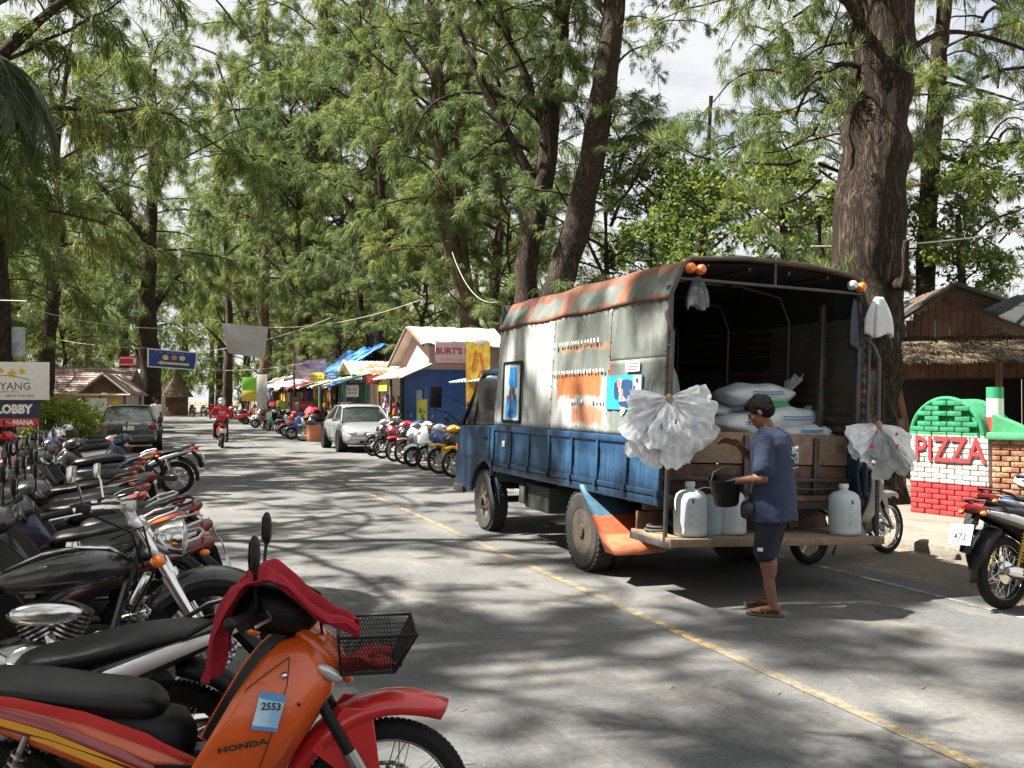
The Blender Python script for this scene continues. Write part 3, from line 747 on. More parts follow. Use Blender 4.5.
# ================================================================ motorbikes
def wheel(name, c, r, parent, tw=0.04, spokes=36, disc=None, alloy=False, hub=0.055, tyre=RUBBER, rimm=None, w=0.05):
    b = MB(); b.torus(c, r - tw, tw, 'y', 44 if spokes > 20 else 26, 9)
    if spokes > 20:
        for k in range(88):
            am = 2 * math.pi * k / 88
            for s in (-1, 1): b.box((c[0] + (r - .0035) * math.cos(am), c[1] + s * tw * .34, c[2] + (r - .0035) * math.sin(am)), (.006, tw * .42, .012), (s * .0, -am, s * .5))
    t = b.build(name, tyre, parent)
    b = MB(); rr = r - tw * 1.75
    b.lathe([(rr + .012, -w / 2), (rr + .012, w / 2), (rr, w / 2), (rr - .008, 0), (rr, -w / 2), (rr + .012, -w / 2)], c, 'y', 40 if spokes > 20 else 24)
    if alloy:
        for k in range(5):
            a = 2 * math.pi * k / 5
            for da in (-.16, .16):
                p = Vector(c); b.tube([p + Vector((math.cos(a) * .05, 0, math.sin(a) * .05)), p + Vector((math.cos(a + da) * rr, 0, math.sin(a + da) * rr))], [.02, .013], 6)
        b.lathe([(.0, -.05), (.06, -.05), (.06, .05), (0, .05)], c, 'y', 20)
    else:
        for k in range(spokes):
            a = 2 * math.pi * k / spokes; s = -1 if k % 2 else 1; a2 = a + (0.5 if k % 4 < 2 else -0.5)
            b.tube([(c[0] + hub * math.cos(a), c[1] + s * .03, c[2] + hub * math.sin(a)), (c[0] + rr * math.cos(a2), c[1], c[2] + rr * math.sin(a2))], .0019 if spokes > 20 else .003, 4, False)
        b.lathe([(.0, -.055), (.02, -.05), (hub + .012, -.035), (hub, -.03), (hub - .012, 0), (hub, .03), (hub + .012, .035), (.02, .05), (0, .055)], c, 'y', 20)
    b.build('rim', rimm or (ALLOY if alloy else CHROME), t)
    if disc:
        b = MB(); y = c[1] + disc
        for k in range(18):
            a = 2 * math.pi * k / 18; a2 = a + 2 * math.pi / 18
            P = lambda q, d: (c[0] + d * math.cos(q), y, c[2] + d * math.sin(q))
            b.add([P(a, .075), P(a2, .075), P(a2, .092), P(a, .092)], [(0, 1, 2, 3)]); b.add([P(a, .106), P(a2, .106), P(a2, .12), P(a, .12)], [(0, 1, 2, 3)])
            am = (a + a2) / 2; b.add([P(a, .092), P(am, .092), P(am, .106), P(a, .106)], [(0, 1, 2, 3)])
            if k % 3 == 0: b.add([P(a, .04), P(a + .25, .04), P(a + .35, .076), P(a + .1, .076)], [(0, 1, 2, 3)])
        b.build('brake_disc', STEEL, t, mods=[SOLID(.004)])
    return t

def paint(name, c, **k): return M('paint_' + name, c, 0.28, coat=0.8, var=0.06, **k)
P_NAVY = paint('navy', (.012, .022, .065)); P_MAROON = paint('maroon', (.07, .008, .012)); P_ORANGE = paint('orange', (0.62, 0.095, 0.010)); P_RED = paint('red', (0.5, 0.018, 0.02)); P_BLACK = paint('black', (0.012, 0.012, 0.014))
P_WHITE = paint('white', (0.75, 0.76, 0.76)); P_SILV = M('paint_silver', (0.5, 0.51, 0.52), 0.3, 0.6, coat=0.6, var=0.05)
P_BLUE = paint('blue', (0.03, 0.09, 0.32)); P_DRED = paint('dark_red', (0.22, 0.012, 0.02)); P_GREY = paint('grey', (0.12, 0.125, 0.13)); P_YEL = paint('yellow', (0.7, 0.33, 0.02))
P_GREEN = paint('green', (0.03, 0.16, 0.09))
PLATE = M('plate_white', (0.62, 0.62, 0.6), 0.5)

def hash_(s): return sum(ord(ch) * (i + 3) for i, ch in enumerate(s))
SHZ = [(.885, .355, .28, .085), (.86, .39, .235, .12), (.80, .44, .175, .165), (.72, .455, .12, .2), (.62, .40, .06, .215), (.52, .335, .0, .20), (.42, .27, -.05, .17), (.32, .22, -.09, .13), (.27, .2, -.1, .10)]
def shp(z, xf, xr, w, a):
    s = abs(a)
    if s > .5: t_ = (1 - s) / .5; x = xr + (xf - xr) * .74 * t_; y = w * (1 - .10 * t_ ** 1.5)
    else: t_ = (.5 - s) / .5; x = xr + (xf - xr) * (.74 + .26 * math.sin(t_ * math.pi / 2)); y = w * .90 * (1 - t_) ** .9
    return Vector((x, math.copysign(y, a), z - .02 * s))
def shield_at(x, z, off=.012):
    """point and frame on the right outer face of the leg shield"""
    def S(a, z):
        for k in range(len(SHZ) - 1):
            if SHZ[k][0] >= z >= SHZ[k + 1][0]:
                f = (SHZ[k][0] - z) / (SHZ[k][0] - SHZ[k + 1][0]); q = [p * (1 - f) + r * f for p, r in zip(SHZ[k], SHZ[k + 1])]
                break
        z_, xf, xr, w = q
        return shp(z_, xf, xr, w, a)
    a0, a1 = -.999, -.05
    for _ in range(30):
        am = (a0 + a1) / 2
        if S(am, z).x < x: a0 = am
        else: a1 = am
    p = S(am, z); tx_ = (S(am + .02, z) - S(am - .02, z)).normalized(); tz_ = (S(am, z + .01) - S(am, z - .01)).normalized()
    n_ = tx_.cross(tz_).normalized()
    if n_.y > 0: n_ = -n_
    return p + n_ * off, n_
def underbone(label, body, accent, group, shield=None, loc=(0, 0, 0), rz=0.0, lean=5.0, lod=0, basket=False, plate='473', alloy=False, front=None, name='motorbike', spring=None, mirror=True, seatm=None):
    t = empty(name, loc, 0, label, 'motorbike', group, rot=(R(-lean), 0, rz))
    shield = shield or body; front = front or accent; n = 20 if lod == 0 else 12
    sp = 36 if lod == 0 else 14; FA = (.61, 0, .28); RA = (-.61, 0, .28)
    wheel('wheel', RA, .28, t, .042, sp, None, alloy, .075); wheel('wheel', FA, .28, t, .036, sp, .055 if alloy or lod == 0 else None, alloy)
    # seat
    b = MB(); b.slo([(-.78, .755, .77, .05), (-.74, .735, .783, .095), (-.60, .705, .788, .128), (-.44, .685, .772, .137), (-.34, .665, .745, .135), (-.24, .645, .735, .126), (-.16, .62, .725, .11), (-.11, .615, .705, .085), (-.08, .625, .66, .045)], n, 2.6)
    b.build('seat', seatm or SEATM, t, ang=60, mods=[SUBS(1)] if lod == 0 else None)
    b = MB(); b.slo([(-.7, .72, .755, .09), (-.3, .5, .69, .115), (-.13, .44, .655, .1), (-.04, .42, .635, .085), (.0, .45, .58, .05)], n, 2.8)
    b.build('under_seat', BLACK, t, ang=60)
    # side panels
    b = MB()
    for s in (-1, 1):
        outer = [(-.93, .80, .02), (-.9, .775, .045), (-.78, .70, .085), (-.62, .645, .112), (-.45, .575, .13), (-.3, .50, .137), (-.15, .43, .13), (.0, .36, .118), (.14, .31, .10)]
        upper = [(-.94, .825, .015), (-.9, .815, .05), (-.78, .79, .10), (-.62, .752, .128), (-.45, .715, .14), (-.3, .675, .142), (-.15, .60, .138), (.0, .51, .125), (.14, .42, .105)]
        rings = []
        for (x, z, w), (x2, z2, w2) in zip(outer, upper):
            rings.append([(x, s * w * .55, z - .01), (x, s * w * .93, z + .01), ((x + x2) / 2, s * (w + w2) * .53, (z + z2) / 2), (x2, s * w2 * .95, z2 - .012), (x2, s * w2 * .6, z2)])
        b.loft(rings, closed=False, caps=False)
    b.build('side_panel', body, t, ang=60, mods=[SOLID(.006), SUBS(1)] if lod == 0 else [SOLID(.006)])
    # decal stripe on the side panels
    b = MB()
    for s in (-1, 1):
        st = [(-.86, .765, .082, .012), (-.6, .70, .127, .03), (-.4, .635, .144, .034), (-.2, .54, .1425, .03), (-.02, .45, .131, .016), (.08, .40, .120, .003)]
        rings = [[(x, s * (w + .004), z - h), (x, s * (w + .0065), z), (x, s * (w + .003), z + h)] for x, z, w, h in st]
        b.loft(rings, closed=False, caps=False)
    b.build('stripe', accent, t, ang=70, mods=[SOLID(.002)])
    # leg shield
    zs = SHZ
    rings = []
    for z, xf, xr, w in zs:
        rings.append([shp(z, xf, xr, w, a) for a in [k / 12 - 1 for k in range(25)]])
    b = MB(); b.loft(rings, closed=False, caps=False)
    b.build('leg_shield', shield, t, ang=70, mods=[SOLID(.012), SUBS(1)] if lod == 0 else [SOLID(.012)])
    b = MB(); b.loft([[(xr + .012 + (0.05 if abs(a) < .5 else 0), (w - .016) * a, z - .02) for a in (-1, -.8, -.45, -.2, .2, .45, .8, 1)] for z, xf, xr, w in zs[:-1]], closed=False, caps=False)
    b.slo([(-.05, .33, .43, .055), (.1, .34, .47, .065), (.2, .4, .55, .06)], 12); b.build('inner_shield', BLACK, t, ang=60, mods=[SOLID(.006)])
    # nose cowl with turn lenses
    b = MB(); b.slo([(.30, .82, .93, .10), (.38, .76, .90, .105), (.45, .71, .83, .09), (.485, .69, .76, .06), (.5, .69, .72, .03)], n, 2.3)
    b.build('nose_cowl', shield, t, ang=60, mods=[SUBS(1)] if lod == 0 else None)
    for s in (-1, 1): MB().ell((.425, s * .112, .755), (.055, .018, .02), 12, 8, (0, .65, -s * .5)).build('turn_lens', CLEARLENS, t)
    # handlebar cowl, headlight, gauges
    b = MB(); b.slo([(.10, .93, .99, .07), (.14, .90, 1.03, .11), (.22, .87, 1.05, .125), (.30, .86, 1.03, .12), (.36, .87, .99, .09), (.385, .9, .96, .05)], n, 2.4)
    b.slo([(-.28, .94, .985, .02, .17), (-.15, .92, 1.0, .035, .18), (0, .90, 1.01, .05, .2), (.15, .92, 1.0, .035, .18), (.28, .94, .985, .02, .17)], 10, 2.2, 'y')
    hm = front if not basket else BLACK
    b.build('handlebar_cowl', hm, t, ang=60)
    b = MB(); b.ell((.355, 0, .935), (.045, .075, .05), 16, 10); b.build('headlight', CLEARLENS, t)
    for s in (-1, 1):
        b = MB(); b.tube([(.2, s * .1, .97), (.18, s * .24, .975)], .011, 8); b.tube([(.182, s * .235, .975), (.145, s * .355, .985)], [.017, .0165], 10)
        b.ell((.143, s * .36, .985), .02, 8, 6); b.build('handle_grip', BLACK, t)
    if lod == 0:
        for s in (-1, 1): MB().tube([(.235, s * .2, .98), (.25, s * .26, .972), (.215, s * .36, .975)], .0055, 6).build('brake_lever', STEEL, t)
    if mirror:
        for s in (-1, 1):
            b = MB(); b.tube([(.2, s * .2, .99), (.2, s * .205, 1.07), (.205, s * .235, 1.13)], .0065, 6)
            b.slo([(-.045, 1.14, 1.18, .006, .205), (-.035, 1.115, 1.21, .014, .205), (0, 1.105, 1.225, .018, .203), (.035, 1.115, 1.215, .014, .203), (.045, 1.135, 1.19, .006, .203)], 12, 2.3, 'y')
            for i in range(len(b.v) - 60, len(b.v)):
                x, y, z = b.v[i]; b.v[i] = (x, y + s * .26, z)
            mo = b.build('mirror', BLACK, t)
            b = MB(); b.ell((.188, s * .26, 1.163), (.004, .036, .045), 12, 8); b.build('mirror_glass', MIRROR, mo)
    # fork, fender
    for s in (-1, 1):
        b = MB(); b.tube([(.37, s * .075, .70), (.50, s * .078, .46)], .019, 10); b.build('fork_tube', BLACK, t)
        b = MB(); b.tube([(.485, s * .08, .49), (.612, s * .08, .265)], [.024, .021], 10); b.ell((.612, s * .08, .28), .026, 8, 6); b.build('fork_leg', STEEL, t)
    def fender(cx, cz, a0, a1, r0_, r1_, w, m, nm, k=14):
        rings = []
        for i in range(k + 1):
            f = i / k; a = R(a0 + (a1 - a0) * f); r = r0_ + (r1_ - r0_) * f; ww = w * (0.25 + .75 * min(1, math.sin(math.pi * min(1, f * 1.1 + .08)) * 1.6))
            rings.append([(cx + (r - dr) * math.cos(a), y * ww, cz + (r - dr) * math.sin(a)) for y, dr in ((-1, .055), (-.95, .02), (-.6, .003), (0, -.006), (.6, .003), (.95, .02), (1, .055))])
        b = MB(); b.loft(rings, closed=False, caps=False); return b.build(nm, m, t, ang=70, mods=[SOLID(.006)])
    fender(.61, .28, 58, 172, .385, .335, .075, front, 'front_fender')
    for s in (-1, 1): MB().prism([(.36, .50), (.47, .63), (.56, .62), (.585, .42), (.53, .36)], s * .066, s * .074).build('fender_skirt', front, t, mods=[('BEVEL', dict(width=.004, segments=2))])
    fender(-.61, .28, 95, 188, .37, .36, .08, BLACK, 'rear_fender')
    # tail light, plate, indicators, grab rail
    b = MB(); b.slo([(-.97, .785, .815, .035), (-.94, .75, .825, .065), (-.88, .735, .815, .085), (-.82, .73, .80, .09)], 12, 2.6); b.build('tail_light', REDLENS, t)
    for s in (-1, 1): MB().ell((-.915, s * .095, .755), (.03, .022, .02), 10, 6).build('indicator', ORLENS, t)
    b = MB(); b.tube([(-.86, 0, .74), (-.97, 0, .62), (-1.02, 0, .46)], [.03, .04, .045], 6); b.build('plate_bracket', BLACK, t)
    b = MB(); b.bbox((-1.06, 0, .60), (.006, .2, .16), .004, (0, .35, 0)); p = b.build('number_plate', PLATE, t)
    if lod == 0:
        o_ = text(plate, .075, INK, p, bold=.001); Ry = Matrix.Rotation(.35, 4, 'Y')
        o_.matrix_local = Matrix.Translation((-1.06, 0, .60)) @ Ry @ Matrix.Translation((-.0045, 0, -.02)) @ Euler((R(90), 0, R(-90))).to_matrix().to_4x4()
    b = MB(); b.tube([(-.66, .12, .755), (-.76, .128, .81), (-.88, .09, .845), (-.905, 0, .85), (-.88, -.09, .845), (-.76, -.128, .81), (-.66, -.12, .755)], .010, 8); b.build('grab_rail', P_SILV if hash_(label) % 3 == 0 else BLACK, t)
    # engine, exhaust, swing arm, shocks, stand
    b = MB(); b.slo([(-.2, .22, .36, .08), (-.1, .17, .4, .11), (.05, .16, .4, .12), (.14, .2, .38, .1)], 12, 3)
    for k in range(6): b.bbox((.17 + k * .021, 0, .3 + k * .004), (.009, .15, .14), .003)
    b.ell((-.03, -.125, .28), (.1, .03, .1), 16, 8); b.ell((-.03, .12, .28), (.12, .03, .09), 16, 8); b.box((.02, 0, .45), (.1, .07, .12))
    b.build('engine', M('engine_alloy', (.16, .16, .155), .45, .7, bump=.1), t)
    b = MB(); b.tube([(.28, -.03, .3), (.3, -.08, .2), (.15, -.14, .16), (-.15, -.15, .19), (-.3, -.16, .22)], .014, 8)
    b.tube([(-.28, -.165, .22), (-.33, -.168, .23), (-.72, -.175, .31), (-.8, -.175, .325)], [.02, .042, .05, .03], 12)
    ex = b.build('exhaust', CHROME if lod == 0 else STEEL, t)
    b = MB(); b.bbox((-.52, -.224, .275), (.3, .008, .06), .004, (0, .2, 0)); b.build('heat_shield', BLACK, ex)
    b = MB()
    for s in (-1, 1): b.tube([(-.12, s * .07, .31), (-.61, s * .085, .28)], [.022, .016], 8)
    b.bbox((-.38, .085, .3), (.5, .03, .09), .01, (0, -.03, 0)); b.build('swing_arm', DKMETAL, t)
    for s in (-1, 1):
        b = MB(); b.tube([(-.47, s * .12, .62), (-.585, s * .115, .33)], .011, 8)
        d = Vector((-.115, 0, -.29)); p0 = Vector((-.475, s * .12, .6)); pts = []
        for k in range(9 * 8):
            a = 2 * math.pi * k / 8; f = k / 72
            pts.append(p0 + d * (.08 + .72 * f) + Vector((.93 * math.cos(a), math.sin(a), -.37 * math.cos(a))) * .024)
        if lod == 0: b.tube(pts, .0048, 5)
        else: b.tube([p0 + d * .1, p0 + d * .8], .024, 8)
        b.build('shock_absorber', spring or STEEL, t)
    b = MB(); b.tube([(-.05, .09, .2), (-.02, .2, .02)], .009, 6); b.tube([(-.15, -.12, .22), (-.15, -.25, .23)], .011, 6); b.tube([(-.05, .12, .2), (-.05, .25, .21)], .011, 6)
    b.tube([(.1, .12, .18), (.1, .24, .19)], .014, 6); b.tube([(.1, -.12, .18), (.1, -.24, .19)], .014, 6); b.build('kick_stand', DKMETAL, t)
    if basket: make_basket(t)
    return t

def make_basket(t, cx=.545, z0=.745, z1=.872, top=(.125, .14), bot=(.085, .105)):
    b = MB(); nz = 9
    def ring(f): return (bot[0] + (top[0] - bot[0]) * f, bot[1] + (top[1] - bot[1]) * f, z0 + (z1 - z0) * f)
    def P(side, u, f):
        hx, hy, z = ring(f); sh = .03 * f
        c = [(-hx, -hy), (hx, -hy), (hx, hy), (-hx, hy), (-hx, -hy)]
        a, d = c[side], c[side + 1]; return (cx + sh + a[0] + (d[0] - a[0]) * u, a[1] + (d[1] - a[1]) * u, z)
    r = .0014
    for side in range(4):
        nu = 22
        for k in range(nu): # diagonal lattice
            for dirn in (1, -1):
                pts = []
                for j in range(0, 11):
                    f = j / 10; u = k / nu + dirn * f * .32
                    if 0 <= u <= 1: pts.append(P(side, u, f))
                if len(pts) > 1: b.tube(pts, r, 3, False)
        for j in range(1, nz): b.tube([P(side, 0, j / nz), P(side, 1, j / nz)], r * .8, 3, False)
    for k in range(12):
        u = k / 12; b.tube([(cx - bot[0] + 2 * bot[0] * u, -bot[1], z0), (cx - bot[0] + 2 * bot[0] * u, bot[1], z0)], r, 3, False)
        b.tube([(cx - bot[0], -bot[1] + 2 * bot[1] * u, z0), (cx + bot[0], -bot[1] + 2 * bot[1] * u, z0)], r, 3, False)
    for f in (0, 1):
        b.tube([P(0, 0, f), P(0, 1, f), P(1, 1, f), P(2, 1, f), P(3, 1, f)], .0055 if f else .004, 6)
    for s in range(4): b.tube([P(s, 0, 0), P(s, 0, 1)], .004, 5)
    b.tube([(.42, 0, .78), (.5, 0, .74), (.66, 0, .74)], .008, 6)
    return b.build('basket', BLACK, t)

def scooter(label, body, accent, group, loc=(0, 0, 0), rz=0.0, lean=4.0, plate='619', seatm=None):
    """step-through scooter with a rounded shield and full rear body"""
    t = empty('scooter', loc, 0, label, 'scooter', group, rot=(R(-lean), 0, rz))
    wheel('wheel', (-.6, 0, .24), .24, t, .05, 14, None, True, w=.06); wheel('wheel', (.63, 0, .24), .24, t, .045, 14, .06, True, w=.06)
    b = MB(); b.slo([(-.72, .76, .80, .07), (-.6, .73, .84, .13), (-.4, .71, .83, .145), (-.2, .69, .79, .14), (-.08, .67, .77, .11), (-.02, .67, .71, .06)], 12, 2.6); b.build('seat', seatm or SEATM, t, ang=60)
    b = MB(); b.slo([(-.95, .74, .79, .04), (-.85, .6, .78, .11), (-.65, .48, .74, .15), (-.4, .4, .72, .165), (-.15, .34, .69, .15), (-.02, .32, .62, .11), (.02, .33, .45, .09)], 14, 2.6); b.build('rear_body', body, t, ang=60)
    b = MB(); b.slo([(-.1, .24, .34, .13), (.1, .23, .31, .16), (.3, .24, .33, .15), (.4, .3, .42, .13)], 12, 3.5); b.build('floorboard', accent, t, ang=60)
    zs = [(.95, .34, .30, .12), (.88, .41, .29, .17), (.75, .46, .28, .21), (.6, .46, .28, .22), (.45, .44, .29, .2), (.3, .42, .3, .15)]
    b = MB(); b.loft([[(xr + (xf - xr) * max(0, math.cos(a * math.pi / 2)), w * math.sin(a * math.pi / 2), z) for a in [k / 6 - 1 for k in range(13)]] for z, xf, xr, w in zs], closed=False, caps=False); b.build('leg_shield', body, t, ang=70, mods=[SOLID(.014)])
    b = MB(); b.slo([(.1, .98, 1.02, .06), (.16, .93, 1.07, .11), (.26, .92, 1.08, .12), (.34, .94, 1.03, .09), (.37, .97, 1.0, .04)], 14, 2.2)
    b.slo([(-.26, .97, 1.01, .02, .2), (0, .95, 1.05, .05, .22), (.26, .97, 1.01, .02, .2)], 10, 2.2, 'y'); b.build('handlebar_cowl', body, t, ang=60)
    b = MB(); b.ell((.43, 0, .8), (.05, .09, .06), 14, 8, (0, .25, 0)); b.build('headlight', CLEARLENS, t)
    for s in (-1, 1): MB().tube([(.2, s * .24, .99), (.16, s * .36, .995)], .017, 8).build('handle_grip', BLACK, t)
    for s in (-1, 1):
        b = MB(); b.tube([(.2, s * .2, 1.0), (.2, s * .23, 1.12)], .006, 6); b.ell((.2, s * .25, 1.165), (.015, .06, .045), 12, 8); mo = b.build('mirror', BLACK, t)
        b = MB(); b.ell((.187, s * .25, 1.165), (.004, .05, .036), 12, 8); b.build('mirror_glass', MIRROR, mo)
    for s in (-1, 1): MB().tube([(.48, s * .07, .55), (.63, s * .075, .24)], .02, 8).build('fork_leg', BLACK, t)
    rings = []
    for i in range(11):
        a = R(35 + 120 * i / 10); rings.append([(.63 + (.29 - dr) * math.cos(a), y * .07, .24 + (.29 - dr) * math.sin(a)) for y, dr in ((-1, .05), (-.8, .005), (0, -.01), (.8, .005), (1, .05))])
    b = MB(); b.loft(rings, closed=False, caps=False); b.build('front_fender', body, t, ang=70, mods=[SOLID(.006)])
    b = MB(); b.slo([(-.99, .7, .77, .05), (-.94, .68, .79, .085), (-.86, .68, .78, .1)], 12); b.build('tail_light', REDLENS, t)
    b = MB(); b.tube([(-.9, 0, .68), (-.96, 0, .45)], .05, 6); b.build('rear_fender', BLACK, t)
    b = MB(); b.bbox((-.985, 0, .58), (.006, .2, .15), .003, (0, .25, 0)); b.build('number_plate', PLATE, t)
    b = MB(); b.slo([(-.75, .2, .3, .07), (-.4, .18, .34, .1), (-.2, .2, .36, .1)], 12); b.build('engine', DKMETAL, t)
    b = MB(); b.tube([(-.3, -.12, .22), (-.4, -.16, .24), (-.78, -.17, .33)], [.02, .045, .05], 10); b.build('exhaust', DKMETAL, t)
    return t

def chopper(label, loc, rz, lean=4.0, group=None, body=P_BLACK):
    t = empty('cruiser_motorbike', loc, 0, label, 'motorbike', group, rot=(R(-lean), 0, rz))
    wheel('wheel', (-.75, 0, .31), .31, t, .065, 36, None, False, .08); wheel('wheel', (.80, 0, .32), .32, t, .048, 36, -.07, True)
    b = MB(); b.slo([(-.16, .62, .68, .05), (-.08, .60, .715, .09), (.08, .60, .775, .14), (.22, .61, .80, .16), (.34, .63, .795, .15), (.42, .67, .76, .10), (.45, .70, .73, .05)], 24, 2.1)
    tk = b.build('fuel_tank', body, t, ang=70, mods=[SUBS(1)])
    b = MB(); b.slo([(-.1, .708, .722, .02), (.05, .765, .79, .03), (.2, .795, .815, .035), (.34, .785, .805, .035), (.42, .745, .765, .03)], 10); b.lathe([(.0, .83), (.03, .83), (.035, .81)], (.18, 0, 0), 'z', 16); b.build('tank_console', CHROME, tk)
    b = MB(); b.slo([(-.95, .66, .74, .09), (-.8, .63, .75, .14), (-.6, .6, .7, .14), (-.5, .57, .63, .15), (-.3, .54, .62, .16), (-.15, .56, .64, .1), (-.1, .6, .66, .05)], 20, 2.4); b.build('seat', SEATM, t, ang=70)
    rings = []
    for i in range(15):
        a = R(30 + 135 * i / 14); rings.append([(-.75 + (.36 - dr) * math.cos(a), y * .1, .31 + (.36 - dr) * math.sin(a)) for y, dr in ((-1, .12), (-.95, .03), (-.6, 0), (0, -.02), (.6, 0), (.95, .03), (1, .12))])
    b = MB(); b.loft(rings, closed=False, caps=False); b.build('rear_fender', body, t, ang=70, mods=[SOLID(.006)])
    rings = []
    for i in range(13):
        a = R(35 + 110 * i / 12); rings.append([(.80 + (.36 - dr) * math.cos(a), y * .07, .32 + (.36 - dr) * math.sin(a)) for y, dr in ((-1, .08), (-.95, .02), (0, -.01), (.95, .02), (1, .08))])
    b = MB(); b.loft(rings, closed=False, caps=False); b.build('front_fender', body, t, ang=70, mods=[SOLID(.005)])
    for s in (-1, 1):
        b = MB(); b.tube([(.455, s * .095, .93), (.63, s * .095, .62)], .023, 14); b.lathe([(.03, 0), (.03, .0)], (0, 0, 0)) if False else None
        b.tube([(.60, s * .095, .67), (.615, s * .095, .645)], .034, 14); b.tube([(.61, s * .095, .65), (.80, s * .095, .31)], [.031, .028], 14); b.build('fork_leg', CHROME, t)
    b = MB(); b.bbox((.47, 0, .90), (.09, .25, .03), .008, (0, .5, 0)); b.bbox((.545, 0, .77), (.09, .25, .03), .008, (0, .5, 0))
    for s in (-1, 1): b.tube([(.44, s * .06, .92), (.42, s * .06, .97)], .02, 10); b.bbox((.42, s * .06, .985), (.06, .04, .05), .01)
    b.build('fork_clamp', ALLOY, t)
    b = MB(); b.tube([(.12, -.4, .97), (.2, -.38, .99), (.34, -.3, 1.0), (.41, -.12, .99), (.42, 0, .99), (.41, .12, .99), (.34, .3, 1.0), (.2, .38, .99), (.12, .4, .97)], .0125, 10); b.build('handlebar', CHROME, t)
    for s in (-1, 1): MB().tube([(.11, s * .402, .968), (.23, s * .375, .992)], .019, 10).bbox((.27, s * .355, .995), (.06, .045, .045), .01).build('handle_grip', BLACK, t)
    for s in (-1, 1): MB().tube([(.29, s * .34, 1.0), (.3, s * .35, .985), (.15, s * .45, .96)], .005, 6).build('brake_lever', CHROME, t)
    for s in (-1, 1):
        b = MB(); b.tube([(.27, s * .34, 1.0), (.25, s * .38, 1.1), (.23, s * .4, 1.13)], .006, 8); b.bbox((.23, s * .42, 1.15), (.02, .13, .075), .01, (0, 0, 0)); mo = b.build('mirror', CHROME, t)
        b = MB(); b.bbox((.218, s * .42, 1.15), (.003, .115, .06), .001); b.build('mirror_glass', MIRROR, mo)
    b = MB(); b.lathe([(.0, -.09), (.05, -.08), (.08, -.03), (.088, .03), (.092, .045), (.086, .05)], (.62, 0, .83), 'x', 24); hl = b.build('headlight', CHROME, t)
    b = MB(); b.lathe([(.085, .045), (.06, .065), (0, .072)], (.62, 0, .83), 'x', 20); b.build('headlight_lens', CLEARLENS, hl)
    for s in (-1, 1):
        b = MB(); b.tube([(.56, s * .06, .74), (.56, s * .15, .74)], .008, 6); b.ell((.565, s * .17, .74), (.035, .03, .03), 10, 8); b.build('indicator', ORLENS, t)
    b = MB()
    for (a0, x) in ((0.45, .22), (-.45, -.02)):
        for k in range(8):
            f = k * .022; b.lathe([(.0, -.003), (.075, -.003), (.075, .006), (0, .006)], (0, 0, 0), 'z', 14)
            for i in range(len(b.v) - 56, len(b.v)):
                v = Vector(b.v[i]) + Vector((0, 0, .1 + f)); v.rotate(Euler((0, a0, 0))); b.v[i] = tuple(v + Vector((.1, 0, .3)))
    b.slo([(-.25, .2, .38, .1), (0, .15, .42, .14), (.25, .18, .38, .12), (.32, .22, .34, .08)], 16, 2.6); b.ell((.05, -.15, .29), (.14, .04, .11), 20, 10); b.ell((-.12, -.15, .3), (.08, .03, .08), 16, 8)
    b.build('engine', M('engine_chrome', (.5, .5, .49), .22, 1.0, var=.2), t)
    b = MB(); b.ell((.09, -.14, .53), (.16, .055, .055), 20, 12, (0, 0, 0)); b.build('air_filter', CHROME, t)
    for k, (z, x0) in enumerate(((.22, .3), (.3, .1))):
        b = MB(); b.tube([(x0, -.1, .42), (x0 + .05, -.17, .32), (x0 - .05, -.19, z), (-.4, -.2, z), (-1.0, -.2, z + .05)], [.024, .024, .03, .045, .045], 14); b.build('exhaust', CHROME, t)
    b = MB(); b.tube([(.48, 0, .86), (.3, 0, .2), (-.3, 0, .16), (-.75, .11, .31)], .022, 8); b.tube([(.45, 0, .8), (-.2, 0, .6), (-.75, 0, .62)], .02, 8); b.tube([(-.2, -.12, .3), (-.75, -.12, .31)], .022, 8); b.build('frame', P_BLACK, t)
    for s in (-1, 1):
        b = MB(); b.tube([(-.45, s * .14, .58), (-.68, s * .14, .33)], .03, 12); b.build('shock_absorber', CHROME, t)
    b = MB(); b.tube([(.35, -.05, .84), (.5, -.17, .9), (.55, -.16, .7), (.45, -.1, .5)], .006, 6); b.tube([(.25, -.3, .99), (.45, -.2, .88), (.5, -.08, .7)], .006, 6); b.tube([(.25, .3, .99), (.45, .2, .9), (.45, .08, .6)], .006, 6); b.build('cable', BLACK, t)
    b = MB(); b.ell((-1.09, 0, .62), (.04, .05, .04), 12, 8); b.build('tail_light', REDLENS, t)
    b = MB(); b.bbox((-1.12, 0, .5), (.005, .2, .14), .003, (0, .1, 0)); b.build('number_plate', PLATE, t)
    b = MB(); b.bbox((.48, -.0, .60), (.05, .15, .16), .02, (0, .45, 0)); b.build('horn_cover', CHROME, t)
    return t

# ---- the near row
GL = 'motorbikes parked along the left of the road'
honda = underbone('orange and red step-through motorbike with black front basket, nearest of the left row', P_ORANGE, P_DRED, GL, loc=(.13, 3.245, 0), rz=R(-10), lean=-1, basket=True, front=P_RED, plate='812')
